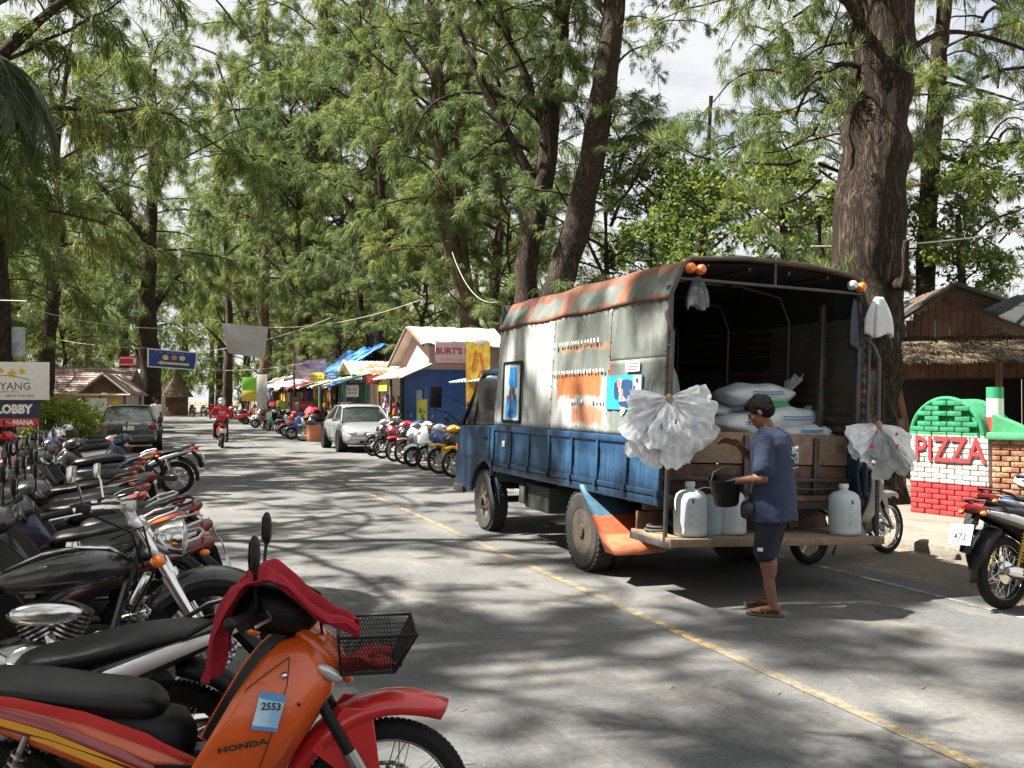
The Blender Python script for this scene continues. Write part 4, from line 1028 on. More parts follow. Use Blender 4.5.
# dark red flash, tax disc, lettering, lock, lower grille on the orange bike (right side faces the camera)
b = MB(); b.loft([[(x, -(w + .0085), z - h), (x, -(w + .009), z), (x, -(w + .0075), z + h)] for x, z, w, h in ((-.7, .755, .108, .012), (-.5, .725, .132, .016), (-.3, .67, .142, .02), (-.12, .59, .137, .02), (-.0, .515, .124, .006))], closed=False, caps=False)
b.build('flash_stripe', P_RED, honda, ang=70)
for (zz, x0, x1) in ((-.028, -.75, -.15), (-.05, -.45, .02)):
    b = MB(); st4 = [(-.86, .765, .082), (-.6, .70, .127), (-.4, .635, .144), (-.2, .54, .1425), (-.02, .45, .131), (.08, .40, .120)]
    def sp_(x):
        for p, q in zip(st4, st4[1:]):
            if p[0] <= x <= q[0]: f = (x - p[0]) / (q[0] - p[0]); return [p[k] * (1 - f) + q[k] * f for k in range(3)]
    b.loft([[(x, -(sp_(x)[2] + .0095), sp_(x)[1] + zz + .02 - h), (x, -(sp_(x)[2] + .0105), sp_(x)[1] + zz + .02 + h)] for x, h in [(x0 + (x1 - x0) * k / 10, .011 * math.sin(math.pi * min(1, .12 + k / 11)) + .001) for k in range(11)]], closed=False, caps=False)
    b.build('flash_stripe', P_YEL, honda, ang=70)
def patch(x0, x1, z0, z1, sk, off, name, mat, par, nu=8, nv=8):
    """thin sticker following the leg shield; sk shears it along the panel"""
    b = MB(); b.grid(lambda u, v: shield_at(x0 + (x1 - x0) * u + sk * v, z0 + (z1 - z0) * v - .25 * (x1 - x0) * u, off)[0], nu, nv)
    return b.build(name, mat, par, ang=180)
st = patch(.19, .265, .65, .745, .025, .0155, 'tax_disc', M('sticker_blue', (.25, .5, .75), .4, col2=(.55, .72, .85), s2=6), honda)
patch(.215, .29, .73, .748, .0, .0165, 'sticker_band', M('sticker_band', (.08, .25, .55), .4), st, 6, 2); patch(.19, .265, .645, .657, .0, .0165, 'sticker_band', MATS['sticker_band'], st, 6, 2)
def shield_text(body, size, x, z, mat, name, par, sx=1.0, bold=0.0, roll=0.0):
    p, n_ = shield_at(x, z, .0175); tz = Vector((-.25, 0, 1)); xd = Vector((0, 0, 1)).cross(n_).normalized()
    if xd.x < 0: xd = -xd
    zz = n_.cross(xd).normalized(); zz = zz if zz.z > 0 else -zz
    o = text(body, size, mat, par, name, ext=.0006, sx=sx, bold=bold)
    Mx = Matrix((xd, zz, xd.cross(zz))).transposed().to_4x4() @ Matrix.Rotation(roll, 4, 'Z')
    o.matrix_local = Matrix.Translation(p) @ Mx @ Matrix.Diagonal((sx, 1, 1, 1)); return o
shield_text('2553', .030, .248, .705, INK, 'sticker_number', st, 1.0, .0006, -.12)
shield_text('HONDA', .026, .165, .60, M('badge_dark', (.03, .03, .03), .4), 'lettering', honda, 1.5, .001, .12)
p_, n_ = shield_at(.285, .785, .012); b = MB(); b.ell(p_, .011, 12, 8); b.build('bolt_cap', CHROME, honda)
b = MB()
for k in range(7): b.bbox((.03 + k * .006, -.175 - k * .001, .47 - k * .025), (.13 - k * .006, .006, .006), .002, (0, -.25, 0))
b.build('side_grille', STEEL, honda)
b = MB(); b.prism([(-.1, .52), (.02, .51), (.13, .44), (.13, .27), (.0, .26), (-.06, .4)], -.165, -.158); b.build('grille_panel', BLACK, honda)
for pts_ in (((.30, .83), (.295, .76), (.27, .68), (.235, .58), (.20, .48), (.17, .38)), ((.30, .83), (.24, .80), (.17, .755))):
    MB().tube([shield_at(x, z, .0125)[0] for x, z in pts_], .0016, 5).build('panel_gap', INK, honda)
for (x, z) in ((.13, .52), (.09, .43), (.33, .70)): p_, n_ = shield_at(x, z, .0125); MB().ell(p_, (.0055, .004, .0055), 10, 6).build('screw', BLACK, honda)
for s in (-1, 1): MB().tube([(.2, s * .2, .97), (.30, s * .23, .99), (.39, s * .12, .96), (.40, s * .05, .86)], .0045, 6).build('cable', BLACK, honda)
# the towel over the handlebar
TOWEL = M('red_towel', (.42, .012, .03), .95, var=.25, vscale=30, bump=.8, bscale=260)
tw = empty('towel', honda.location, 0, 'red towel hung over the handlebar of the orange motorbike', 'towel'); tw.rotation_euler = honda.rotation_euler
path = [(.07, .82), (.075, .87), (.09, .93), (.125, 1.01), (.17, 1.075), (.235, 1.09), (.30, 1.05), (.36, .985), (.42, .93), (.47, .915), (.50, .90)]
def tp(u, v):
    x_ = u * (len(path) - 1); i = min(int(x_), len(path) - 2); f = x_ - i
    x = path[i][0] * (1 - f) + path[i + 1][0] * f; z = path[i][1] * (1 - f) + path[i + 1][1] * f
    wd = .17 - .08 * abs(u - .1) + .03 * math.sin(u * 5); y = -.14 + (v - .5) * 2 * wd * .75
    fold = .017 * math.sin(v * 15 + u * 3) + .008 * math.sin(v * 27 + u * 7) + .02 * mnoise.noise(Vector((u * 5, v * 7, 5)))
    if u < .42: x += fold + (v - .5) * .05; z += -.06 * (1 - abs(v - .35) * 1.6) * (1 - u / .42)
    else: z += fold * .9; x += .02 * math.sin(v * 9)
    return (x, y + .02 * math.sin(u * 9), z + .012 * mnoise.noise(Vector((u * 6, v * 6, 2))))
b = MB(); b.grid(tp, 50, 34); b.build('cloth', TOWEL, tw, ang=180, mods=[SOLID(.004), SUBS(1)])
# crumpled red cloth in the basket
b = MB()
for (cx, cy_, cz, s) in ((.51, -.04, .77, .05), (.59, -.05, .765, .04), (.57, .04, .77, .045)):
    st0 = len(b.v); b.ell((cx, cy_, cz), (s * 1.3, s, s * .6), 20, 14)
    for i in range(st0, len(b.v)):
        v = Vector(b.v[i]); b.v[i] = tuple(v + Vector((1, 1, .6)) * .03 * mnoise.noise(v * 13) + Vector((0, 0, .012 * mnoise.noise(v * 28))))
clo = b.build('red_cloth', M('red_rag', (.5, .03, .02), .9, col2=(.25, .02, .02), s2=20), None, ang=60); clo.matrix_world = honda.matrix_world
clo.location = honda.location; clo.rotation_euler = honda.rotation_euler
tag(clo, 'crumpled red cloth lying in the black front basket', 'cloth')

underbone('black and white motorbike with long seat beside the orange one', P_BLACK, P_WHITE, GL, loc=(-.56, 3.86, 0), rz=R(180), lean=3, plate='305', shield=P_BLACK)
chopper('black and chrome cruiser motorbike with teardrop tank in the left row', (-.58, 5.25, 0), R(-4), 3, GL).scale = (1.08, 1.08, 1.09)

# ---- the left row, rear ends to the road
row = [  # y, tail x, body, accent, kind, label
 (6.15, .34, P_BLACK, P_MAROON, 'u', 'black motorbike with dark red stripe just behind the chrome cruiser'),
 (6.75, .42, P_BLACK, P_WHITE, 'u', 'black motorbike with white stripe and tail just past the chrome cruiser'),
 (7.3, .30, P_ORANGE, P_BLACK, 'u', 'orange faired motorbike with black seat in the left row'),
 (7.9, .32, P_NAVY, P_WHITE, 'u', 'navy and white tailed motorbike next to the orange faired one'),
 (8.5, .22, P_BLACK, P_SILV, 'u', 'black motorbike with silver stripe, second beyond the orange faired one'),
 (9.2, .08, P_GREY, P_BLACK, 'u', 'grey motorbike with black seat in the middle of the left row'),
 (9.9, -.02, P_BLACK, P_NAVY, 'u', 'black motorbike with navy stripe in the middle of the left row'),
 (10.7, -.05, P_MAROON, P_SILV, 'u', 'maroon motorbike with silver stripe in the left row'),
 (11.6, -.1, P_BLACK, P_GREY, 's', 'black scooter in the middle of the left row'),
 (12.5, -.1, P_SILV, P_BLACK, 'u', 'silver motorbike with black stripe in the left row'),
 (13.5, .0, P_BLACK, P_RED, 'u', 'black motorbike with bright red stripe in the left row'),
 (14.6, -.05, P_NAVY, P_GREY, 's', 'navy scooter in the farther half of the left row'),
 (15.7, .0, P_BLACK, P_YEL, 'u', 'black motorbike with yellow stripe in the left row'),
 (17.1, .68, P_NAVY, P_SILV, 'u', 'dark motorbike whose rear wheel sticks out farthest onto the road'),
 (18.4, .0, P_WHITE, P_GREY, 's', 'white scooter just past the protruding rear wheel'),
 (19.4, -.2, P_GREY, P_WHITE, 'u', 'grey and white motorbike beside the white scooters'),
 (20.5, -.1, P_WHITE, P_BLACK, 's', 'white and black scooter, middle one of the white scooters'),
 (21.6, -.2, P_RED, P_WHITE, 'u', 'red and white motorbike between the white scooters'),
 (22.7, -.2, P_WHITE, P_SILV, 's', 'white scooter farthest of the white scooters'),
 (23.8, -.3, P_BLACK, P_WHITE, 's', 'black scooter near the dark green saloon'),
 (25.2, -.8, P_SILV, P_RED, 'u', 'silver motorbike with red stripe near the dark green saloon'),
]
rr = random.Random(11)
for i, (y, tx_, bd, ac, kd, lab) in enumerate(row):
    rz = R(180 + rr.uniform(-11, 11) - (3 if i < 6 else 0))
    x = tx_ - .95 + rr.uniform(-.12, .08); ln = rr.uniform(2, 11); y += rr.uniform(-.12, .12)
    if y > 18: x -= .45
    if kd == 'u':
        b_ = underbone(lab, bd, ac, GL, loc=(x, y, 0), rz=rz, lean=ln, lod=0 if i in (0, 1, 13) else 1, alloy=(i % 4 == 1), front=(bd if i % 3 == 1 else P_BLACK), plate=str(rr.randint(100, 999)))
    else: b_ = scooter(lab, bd, ac, GL, (x, y, 0), rz, ln)
# second rank nearer the sign
row2 = [(9.0, -2.3, P_RED, P_BLACK), (10.3, -2.5, P_BLACK, P_SILV), (11.7, -2.4, P_SILV, P_BLUE), (13.3, -2.6, P_BLACK, P_WHITE), (15.2, -2.6, P_BLUE, P_WHITE), (17.3, -2.8, P_RED, P_WHITE), (19.0, -2.7, P_BLACK, P_RED)]
for i, (y, x, bd, ac) in enumerate(row2):
    cn = ['red', 'black and silver', 'silver and blue', 'black and white', 'blue and white', 'red and white', 'black and red'][i]
    f = underbone if i % 2 == 0 else None
    lab = cn + ' motorbike in the second rank ' + ['near the orange faired one', 'behind the grey one', 'short of the resort sign', 'in front of the resort sign', 'under the resort sign', 'beside the white scooters', 'by the bright shrub'][i]
    if i % 2 == 0: underbone(lab, bd, ac, GL, loc=(x, y, 0), rz=R(rr.uniform(-15, 15)), lean=6, lod=1, plate='')
    else: scooter(lab.replace('motorbike', 'scooter'), bd, ac, GL, (x, y, 0), R(rr.uniform(-15, 15)), 6)

# ---- right side: row of bikes facing the road in front of the huts
GR = 'motorbikes parked in front of the huts on the right'
rowr = [(18.7, P_GREY, P_YEL, 'u', 'motorbike with yellow side cover beside the truck cab'), (19.9, P_BLACK, P_YEL, 'u', 'black motorbike with big spoked front wheel, nearest the truck cab'),
        (21.0, P_BLUE, P_WHITE, 'u', 'blue motorbike second from the truck cab'), (22.0, P_WHITE, P_BLACK, 's', 'white scooter third from the truck cab'), (23.0, P_WHITE, P_GREY, 'u', 'white motorbike in the middle of the right row'),
        (24.1, P_BLACK, P_RED, 'u', 'black and red motorbike near the silver car'), (25.3, P_DRED, P_BLACK, 'u', 'dark red motorbike, second from the silver car'), (26.5, P_BLACK, P_SILV, 'u', 'black motorbike beside the front of the silver car')]
for i, (y, bd, ac, kd, lab) in enumerate(rowr):
    rz = R(180 + 14 + rr.uniform(-7, 7)); x = 6.35
    if kd == 'u': underbone(lab, bd, ac, GR, loc=(x, y, -.004), rz=rz, lean=-5, lod=0 if i < 2 else 1, plate='')
    else: scooter(lab, bd, ac, GR, (x, y, -.004), rz, -5)
cols = [(P_BLACK, P_GREY, 'black'), (P_BLUE, P_WHITE, 'blue'), (P_WHITE, P_BLUE, 'white'), (P_RED, P_BLACK, 'red'), (P_SILV, P_BLACK, 'silver'), (P_BLACK, P_RED, 'black and red'), (P_GREEN, P_WHITE, 'green'), (P_BLUE, P_SILV, 'blue and silver'), (P_WHITE, P_RED, 'white and red'), (P_GREY, P_WHITE, 'grey'), (P_DRED, P_WHITE, 'dark red'), (P_SILV, P_BLUE, 'silver and blue')]
protos = {}
for i in range(12):
    y = 36.0 + i * 1.75 + (i > 3) * 1; bd, ac, cn = cols[i]
    x = 5.7 + rr.uniform(-.2, .3)
    lab = cn + ' ' + ('motorbike', 'scooter')[i % 2] + ' parked at the market stalls beyond the silver car'
    if i < 4:
        q = (scooter if i % 2 else underbone)(lab, bd, ac, GR, loc=(x, y, 0), rz=R(180 + rr.uniform(-25, 25)), lean=-5, **({} if i % 2 else dict(lod=1, plate='')))
    else:
        q = (scooter if i % 2 else underbone)(lab, bd, ac, GR, loc=(x, y, 0), rz=R(150 + rr.uniform(-35, 35)), lean=-5, **({} if i % 2 else dict(lod=1, plate='')))
# far left row beyond the saloon
for i in range(5):
    bd, ac, cn = [(P_RED, P_WHITE, 'red'), (P_BLACK, P_SILV, 'black'), (P_WHITE, P_RED, 'white'), (P_DRED, P_BLACK, 'dark red'), (P_BLUE, P_WHITE, 'blue')][i]
    scooter(cn + ' scooter in the distant row at the end of the street', bd, ac, 'distant scooters at the end of the street', (4.6 + .1 * i, 60 + i * 1.6, 0), R(180 + rr.uniform(-20, 20)), -4)

# ---- near right bikes and the one behind the truck
GN = 'motorbikes parked beside the pavement on the right'
underbone('silver and black motorbike with white number plate at the right edge', P_BLACK, P_SILV, GN, shield=P_GREY, loc=(6.76, 5.62, 0), rz=R(6), lean=3, plate='473', spring=M('brass_spring', (.55, .36, .08), .35, .6))
underbone('second dark motorbike partly cut by the right edge', P_BLUE, P_SILV, GN, loc=(7.55, 6.2, 0), rz=R(4), lean=3, plate='926')
underbone('dark motorbike standing behind the rear platform of the truck', P_BLACK, P_GREY, GN, loc=(6.62, 7.85, 0), rz=R(13), lean=3, plate='158')
# ================================================================ the ice truck
def layered(name, base, layers, rough=.6, metal=0.0, bump=.15, streak=None, var=.15, wob=.12, wscale=5.0):
    """layers: (colour, y0, y1, z0, z1, softness, strength) boxes in object space with ragged borders; colour patches: old paint, rust, painted sun dapples"""
    m = bpy.data.materials.new(name); m.use_nodes = True
    nt = m.node_tree; N = nt.nodes; bs = N['Principled BSDF']
    tc = N.new('ShaderNodeTexCoord'); sep = N.new('ShaderNodeSeparateXYZ')
    nz = N.new('ShaderNodeTexNoise'); nz.inputs['Scale'].default_value = wscale; nz.inputs['Detail'].default_value = 9; nz.inputs['Roughness'].default_value = .65
    L(nt, tc.outputs['Object'], nz.inputs['Vector'])
    sb = N.new('ShaderNodeVectorMath'); sb.operation = 'SUBTRACT'; sb.inputs[1].default_value = (.5, .5, .5); L(nt, nz.outputs['Color'], sb.inputs[0])
    sc = N.new('ShaderNodeVectorMath'); sc.operation = 'SCALE'; sc.inputs['Scale'].default_value = wob * 4; L(nt, sb.outputs[0], sc.inputs[0])
    ad = N.new('ShaderNodeVectorMath'); L(nt, tc.outputs['Object'], ad.inputs[0]); L(nt, sc.outputs[0], ad.inputs[1]); L(nt, ad.outputs[0], sep.inputs[0])
    def math_(op, a, b_=None):
        q = N.new('ShaderNodeMath'); q.operation = op
        for i, x in enumerate((a, b_)):
            if x is None: continue
            if isinstance(x, (int, float)): q.inputs[i].default_value = x
            else: L(nt, x, q.inputs[i])
        return q.outputs[0]
    def mixc(f, a, c):
        q = N.new('ShaderNodeMix'); q.data_type = 'RGBA'; L(nt, f, q.inputs[0]); L(nt, a, q.inputs[6]); q.inputs[7].default_value = (*c, 1); return q.outputs[2]
    rgb = N.new('ShaderNodeRGB'); rgb.outputs[0].default_value = (*base, 1); cur = rgb.outputs[0]
    for (col, y0, y1, z0, z1, so, stg) in layers:
        f = None
        for ax, lo, hi in ((1, y0, y1), (2, z0, z1)):
            for v, sgn in ((lo, 1), (hi, -1)):
                so_ = so; so = so * .6
                mr = N.new('ShaderNodeMapRange'); mr.interpolation_type = 'SMOOTHSTEP'
                mr.inputs[1].default_value = v - so * sgn; mr.inputs[2].default_value = v + so * sgn
                if sgn < 0: mr.inputs[1].default_value = v - so; mr.inputs[2].default_value = v + so; mr.inputs[3].default_value = 1; mr.inputs[4].default_value = 0
                so = so_
                L(nt, sep.outputs[ax], mr.inputs[0]); f = mr.outputs[0] if f is None else math_('MULTIPLY', f, mr.outputs[0])
        f = math_('MULTIPLY', f, stg); cur = mixc(f, cur, col)
    # scattered rust specks and vertical dirt runs
    n2 = N.new('ShaderNodeTexNoise'); n2.inputs['Scale'].default_value = 7; n2.inputs['Detail'].default_value = 9; n2.inputs['Roughness'].default_value = .75
    L(nt, tc.outputs['Object'], n2.inputs['Vector'])
    mr = N.new('ShaderNodeMapRange'); mr.inputs[1].default_value = .62; mr.inputs[2].default_value = .68; mr.inputs[4].default_value = .8; L(nt, n2.outputs['Fac'], mr.inputs[0])
    cur = mixc(mr.outputs[0], cur, (.16, .06, .03))
    mp = N.new('ShaderNodeMapping'); mp.inputs['Scale'].default_value = (8, 14, 1.3); L(nt, tc.outputs['Object'], mp.inputs[0])
    n3 = N.new('ShaderNodeTexNoise'); n3.inputs['Scale'].default_value = 1.5; n3.inputs['Detail'].default_value = 6; L(nt, mp.outputs[0], n3.inputs['Vector'])
    mr = N.new('ShaderNodeMapRange'); mr.inputs[1].default_value = .3; mr.inputs[2].default_value = .7; mr.inputs[3].default_value = 1 - var * 1.6; mr.inputs[4].default_value = 1 + var; L(nt, n3.outputs['Fac'], mr.inputs[0])
    hs = N.new('ShaderNodeHueSaturation'); L(nt, mr.outputs[0], hs.inputs['Value']); L(nt, cur, hs.inputs['Color']); L(nt, hs.outputs[0], bs.inputs['Base Color'])
    bs.inputs['Roughness'].default_value = rough; bs.inputs['Metallic'].default_value = metal
    bp = N.new('ShaderNodeBump'); bp.inputs['Strength'].default_value = bump; bp.inputs['Distance'].default_value = .02; L(nt, n2.outputs['Fac'], bp.inputs['Height']); L(nt, bp.outputs[0], bs.inputs['Normal'])
    MATS[name] = m; return m

RUSTO = (.42, .13, .035); RUSTD = (.19, .065, .035); GREY1 = (.19, .205, .195); PALE = (.42, .43, .42); GRN = (.135, .155, .14)
m_canopy = layered('canopy_sheet', GREY1, [
    (PALE, -.62, 1.2, 1.3, 2.42, .03, .7), ((.33, .34, .34), -.4, .6, 1.72, 2.02, .05, .8), ((.36, .37, .37), -.62, .12, 1.3, 1.62, .02, .9), (GRN, -1.9, -.72, 1.85, 2.5, .05, .9), (PALE, -1.95, -.65, 1.3, 1.8, .06, .95),  # last pale patch: white paint with sun dapples put into its colour
    (RUSTO, -1.78, -.75, 1.64, 1.86, .04, .95), (RUSTO, -1.85, -1.15, 1.38, 1.56, .05, .8), ((.42, .2, .09), -1.95, -.8, 2.08, 2.14, .05, .6), (RUSTD, -2.1, -1.95, 1.75, 1.95, .04, .9), (GRN, -3.1, -2.0, 1.3, 2.5, .03, .85),
    ((.45, .46, .46), -2.9, -2.4, 2.1, 2.35, .1, .5)], .6, .0, wob=.055, var=.11, wscale=6.5)
m_roofedge = layered('canopy_roof', (.12, .14, .125), [(RUSTD, -3.2, 1.3, 2.66, 3.2, .03, .9), ((.3, .11, .06), -1.0, -.7, 2.4, 3, .04, .8), ((.3, .11, .06), .1, .3, 2.4, 3, .06, .5), ((.32, .12, .06), -2.2, -2.0, 2.4, 3, .05, .8), (RUSTD, -3.2, 1.3, 2.40, 2.485, .02, .9)], .7, .1, wob=.05)
m_tblue = layered('truck_blue', (.018, .058, .125), [((.010, .022, .042), -3, 3, .5, .93, .05, .7), ((.04, .10, .18), -3, 3, 1.02, 1.12, .06, .5)], .35, .0, wob=.06, var=.3)
m_tdark = M('truck_chassis', (.022, .02, .018), .75, .2, var=.3, bump=.2, col2=(.07, .045, .03), mix2=.35)
m_tarp = M('dark_tarp_and_shade', (.011, .013, .013), .8, var=.25, bump=.1)  # dark tarp colour, also used as painted shade within the truck canopy
m_bar = M('rusty_bar', (.07, .075, .08), .5, .6, col2=(.2, .08, .04), mix2=.3, s2=8, var=.2)
m_wood = M('old_planks', (.20, .125, .075), .85, col2=(.09, .05, .03), s2=5, var=.3, bump=.4, bscale=30)
m_woodd = M('dark_planks', (.075, .04, .025), .8, col2=(.16, .09, .06), s2=7, mix2=.35, var=.3, bump=.4, bscale=30)
m_woodl = M('pale_planks', (.26, .19, .13), .85, col2=(.12, .08, .05), s2=6, mix2=.4, var=.25, bump=.4, bscale=30)

TX, TY = 4.77, 9.65
truck = empty('ice_truck', (TX, TY, 0), 0, 'old blue flatbed truck with a rusty grey sheet-metal canopy open at the back', 'truck')
ROLL = Matrix.Translation((-1.02, 0, .4)) @ Matrix.Rotation(.042, 4, 'Y') @ Matrix.Translation((1.02, 0, -.4))
def TB():
    b = MB(); b.T = ROLL; return b
# wheels
def twheel(x, y, r, side, dual=False, w=.2):
    b = MB(); o = side
    prof = [(r * .56, -w * .45), (r * .62, -w * .5), (r * .9, -w * .52), (r * .985, -w * .4), (r, -w * .3), (r, w * .3), (r * .985, w * .4), (r * .9, w * .52), (r * .62, w * .5), (r * .56, w * .45), (r * .56, -w * .45)]
    b.lathe(prof, (x, y, r), 'x', 40)
    for k in range(40):
        a = 2 * math.pi * k / 40
        for q in (-.36, -.12, .12, .36): b.box((x + q * w, y + (r + .001) * math.cos(a + q * .3), r + (r + .001) * math.sin(a + q * .3)), (w * .19, .034, .016), (a + q * .3 + math.pi / 2, 0, 0))
    if dual: b.lathe([(q[0], q[1] - side * (w + .05)) for q in prof], (x, y, r), 'x', 32)
    t = b.build('wheel', DUSTY_RUBBER, truck, ang=30)
    b = MB(); s = side
    rim = [(r * .58, s * w * .45), (r * .6, s * w * .47), (r * .54, s * w * .42), (r * .5, s * w * .1 if dual else s * w * .3), (r * .4, s * (-w * .1) if dual else s * w * .42), (r * .2, s * (-w * .05) if dual else s * w * .5), (r * .16, s * w * .55), (0, s * w * .55)]
    b.lathe(rim, (x, y, r), 'x', 32)
    for k in range(8):
        a = 2 * math.pi * k / 8; b.cyl((x + s * w * (.05 if dual else .46), y + r * .29 * math.cos(a), r + r * .29 * math.sin(a)), (x + s * w * (.12 if dual else .56), y + r * .29 * math.cos(a), r + r * .29 * math.sin(a)), .014, 6)
    b.build('rim', M('dusty_rim', (.12, .105, .09), .75, .3, col2=(.09, .06, .045), var=.25), t, ang=40)
    b = MB(); xo = x + s * w * (.105 if dual else .44)
    for k in range(6):  # dark discs painted in for the shade of the wheel's hand holes
        a = 2 * math.pi * (k + .5) / 6; b.cyl((xo - s * .05, y + r * .43 * math.cos(a), r + r * .43 * math.sin(a)), (xo + s * .012, y + r * .43 * math.cos(a), r + r * .43 * math.sin(a)), r * .075, 12)
    b.cyl((x + s * w * (0 if dual else .5), y, r), (x + s * w * (.35 if dual else .72), y, r), r * .15, 14); b.build('hub', m_tdark, t)
twheel(-.90, -1.45, .375, -1, True, .19); twheel(.92, -1.45, .375, 1, True, .19)
twheel(-.87, 1.47, .365, -1, False, .2); twheel(.87, 1.47, .365, 1, False, .2)
b = TB()
for s in (-1, 1): b.box((s * .4, -.2, .66), (.09, 5.2, .18))
for y in (-2.4, -1.4, -.4, .6, 1.4, 2.2): b.box((0, y, .66), (.78, .08, .12))
for y in np.arange(-2.9, 1.0, .5): b.box((0, float(y), .775), (1.98, .07, .06))
b.build('chassis', m_tdark, truck)
b = MB(); b.cyl((-.8, -1.45, .375), (.8, -1.45, .375), .06, 12); b.ell((0, -1.45, .375), (.19, .19, .17), 16, 10); b.cyl((-.8, 1.47, .37), (.8, 1.47, .37), .04, 10); b.tube([(0, -1.3, .4), (0, .9, .6)], .04, 8)
for s in (-1, 1): b.tube([(s * .5, -2.1, .6), (s * .52, -1.45, .46), (s * .5, -.8, .6)], .035, 6)
b.build('axle', m_tdark, truck)
b = TB(); b.bbox((.7, -.3, .5), (.3, .9, .3), .03); b.build('tool_box', m_tdark, truck)
b = TB(); b.bbox((-.72, -.05, .55), (.34, .7, .28), .03); b.build('fuel_tank', M('tank_green', (.06, .075, .06), .6, col2=(.03, .03, .03)), truck)
b = TB(); b.bbox((-.93, .26, .56), (.02, .16, .2), .006); b.build('battery_box', M('box_green', (.10, .13, .11), .6), truck)
b = TB(); b.slo([(-.6, .45, .6, .3), (0, .3, .7, .32), (.9, .35, .8, .3)], 14, 3, 'y'); b.build('engine', m_tdark, truck)
# cargo bed side panels with ribs
for s in (-1, 1):
    b = TB(); x = s * 1.0
    n = 7; y0, y1 = -2.95, 1.02
    for k in range(n):
        a = y0 + (y1 - y0) * k / n; c = y0 + (y1 - y0) * (k + 1) / n
        b.prism([(a + .03, .89), (c - .03, .89), (c - .03, .93), (c - .05, 1.0), (c - .05, 1.15), (c - .03, 1.2), (c - .03, 1.25), (a + .03, 1.25), (a + .03, 1.2), (a + .05, 1.15), (a + .05, 1.0), (a + .03, .93)], x - .02, x + s * .004 + .0, 'x')
        b.bbox((x + s * .012, (a + c) / 2, 1.08), (.012, (c - a) - .16, .2), .01)
    b.build('side_panel', m_tblue, truck, mods=[('BEVEL', dict(width=.008, segments=2))])
    b = TB(); b.bbox((x + s * .005, (y0 + y1) / 2, 1.275), (.07, y1 - y0, .06), .012); b.bbox((x + s * .005, (y0 + y1) / 2, .865), (.06, y1 - y0, .05), .01); b.bbox((x - s * .005, (y0 + y1) / 2, .80), (.06, y1 - y0, .075), .01)
    for k in range(n + 1):
        a = y0 + (y1 - y0) * k / n; b.bbox((x + s * .02, a, 1.06), (.035, .045, .42), .008); b.bbox((x + s * .045, a, .86), (.025, .05, .07), .006)
    b.build('side_rail', m_tblue, truck)
b = TB(); b.bbox((-1.03, .66, 1.1), (.006, .09, .07), .002); b.build('sticker', M('worn_sticker', (.5, .48, .42), .6, col2=(.3, .28, .22)), truck)
b = TB(); b.box((0, -.96, .83), (1.96, 3.9, .04)); b.build('bed_floor', m_woodd, truck)
# canopy: side sheets, slanted shoulder, arched roof
for (ya, yb, za, zb, dx) in ((.235, 1.05, 1.305, 2.47, 0), (-.63, .24, 1.305, 2.47, .004), (-1.30, -.625, 1.305, 2.47, 0), (-1.935, -1.295, 1.305, 2.47, .004), (-2.95, -1.93, 1.96, 2.47, 0), (-2.95, -1.93, 1.305, 1.965, .004)):
    b = TB()
    def P(u, v, ya=ya, yb=yb, za=za, zb=zb, dx=dx):
        y = ya + (yb - ya) * u; z = za + (zb - za) * v; f = (z - 1.305) / 1.165
        return (-(1.005 - .03 * f) - dx + .003 * math.sin(y * 40) + .010 * mnoise.noise(Vector((y * 1.8, z * 1.8, 1))) + .004 * mnoise.noise(Vector((y * 7, z * 7, 5))), y, z)
    b.grid(P, 40, 16); b.build('canopy_sheet', m_canopy, truck, ang=60, mods=[SOLID(.004)])
b = TB()
for y in (.235, -.63, -1.30, -1.935, 1.04, -2.94):
    for k in range(9): b.ell((-1.012 + .03 * k / 9, y, 1.36 + k * .13), .008, 6, 4)
for k in range(34): b.ell((-.985, -2.9 + k * .118, 2.43), .008, 6, 4)
b.build('rivet_rows', m_bar, truck)
b = TB()
def PR(u, v):
    y = -2.95 + 4.0 * u; z = 1.305 + 1.165 * v
    return (1.0 - .03 * v + .014 * math.sin(z * 70), y, z)
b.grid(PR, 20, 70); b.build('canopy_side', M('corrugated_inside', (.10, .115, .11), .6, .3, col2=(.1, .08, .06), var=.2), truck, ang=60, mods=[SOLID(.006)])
b = TB()
prof = [(-.99, 2.45), (-.975, 2.5), (-.92, 2.62), (-.86, 2.735), (-.82, 2.765), (-.6, 2.785), (-.3, 2.81), (0, 2.82), (.3, 2.815), (.6, 2.79), (.82, 2.765), (.86, 2.735), (.92, 2.62), (.975, 2.5), (.99, 2.45)]
def PRF(u, v):
    x_ = v * (len(prof) - 1); i = min(int(x_ + 1e-6), len(prof) - 2); f = x_ - i
    x = prof[i][0] * (1 - f) + prof[i + 1][0] * f; z = prof[i][1] * (1 - f) + prof[i + 1][1] * f
    y = -3.0 + 4.08 * u; return (x, y, z + .012 * mnoise.noise(Vector((x * 2, y * 1.5, 3))) + .008 * math.sin(y * 5))
b.grid(PRF, 50, 28); b.build('canopy_roof', m_roofedge, truck, ang=70, mods=[SOLID(.012)])
b = TB(); b.grid(lambda u, v: (-.98 + 1.96 * u, 1.03 + .006 * math.sin(u * 90), 1.3 + 1.45 * v), 80, 4); b.build('canopy_front', m_tarp, truck, mods=[SOLID(.006)])  # front wall coloured near-black to give the dim interior
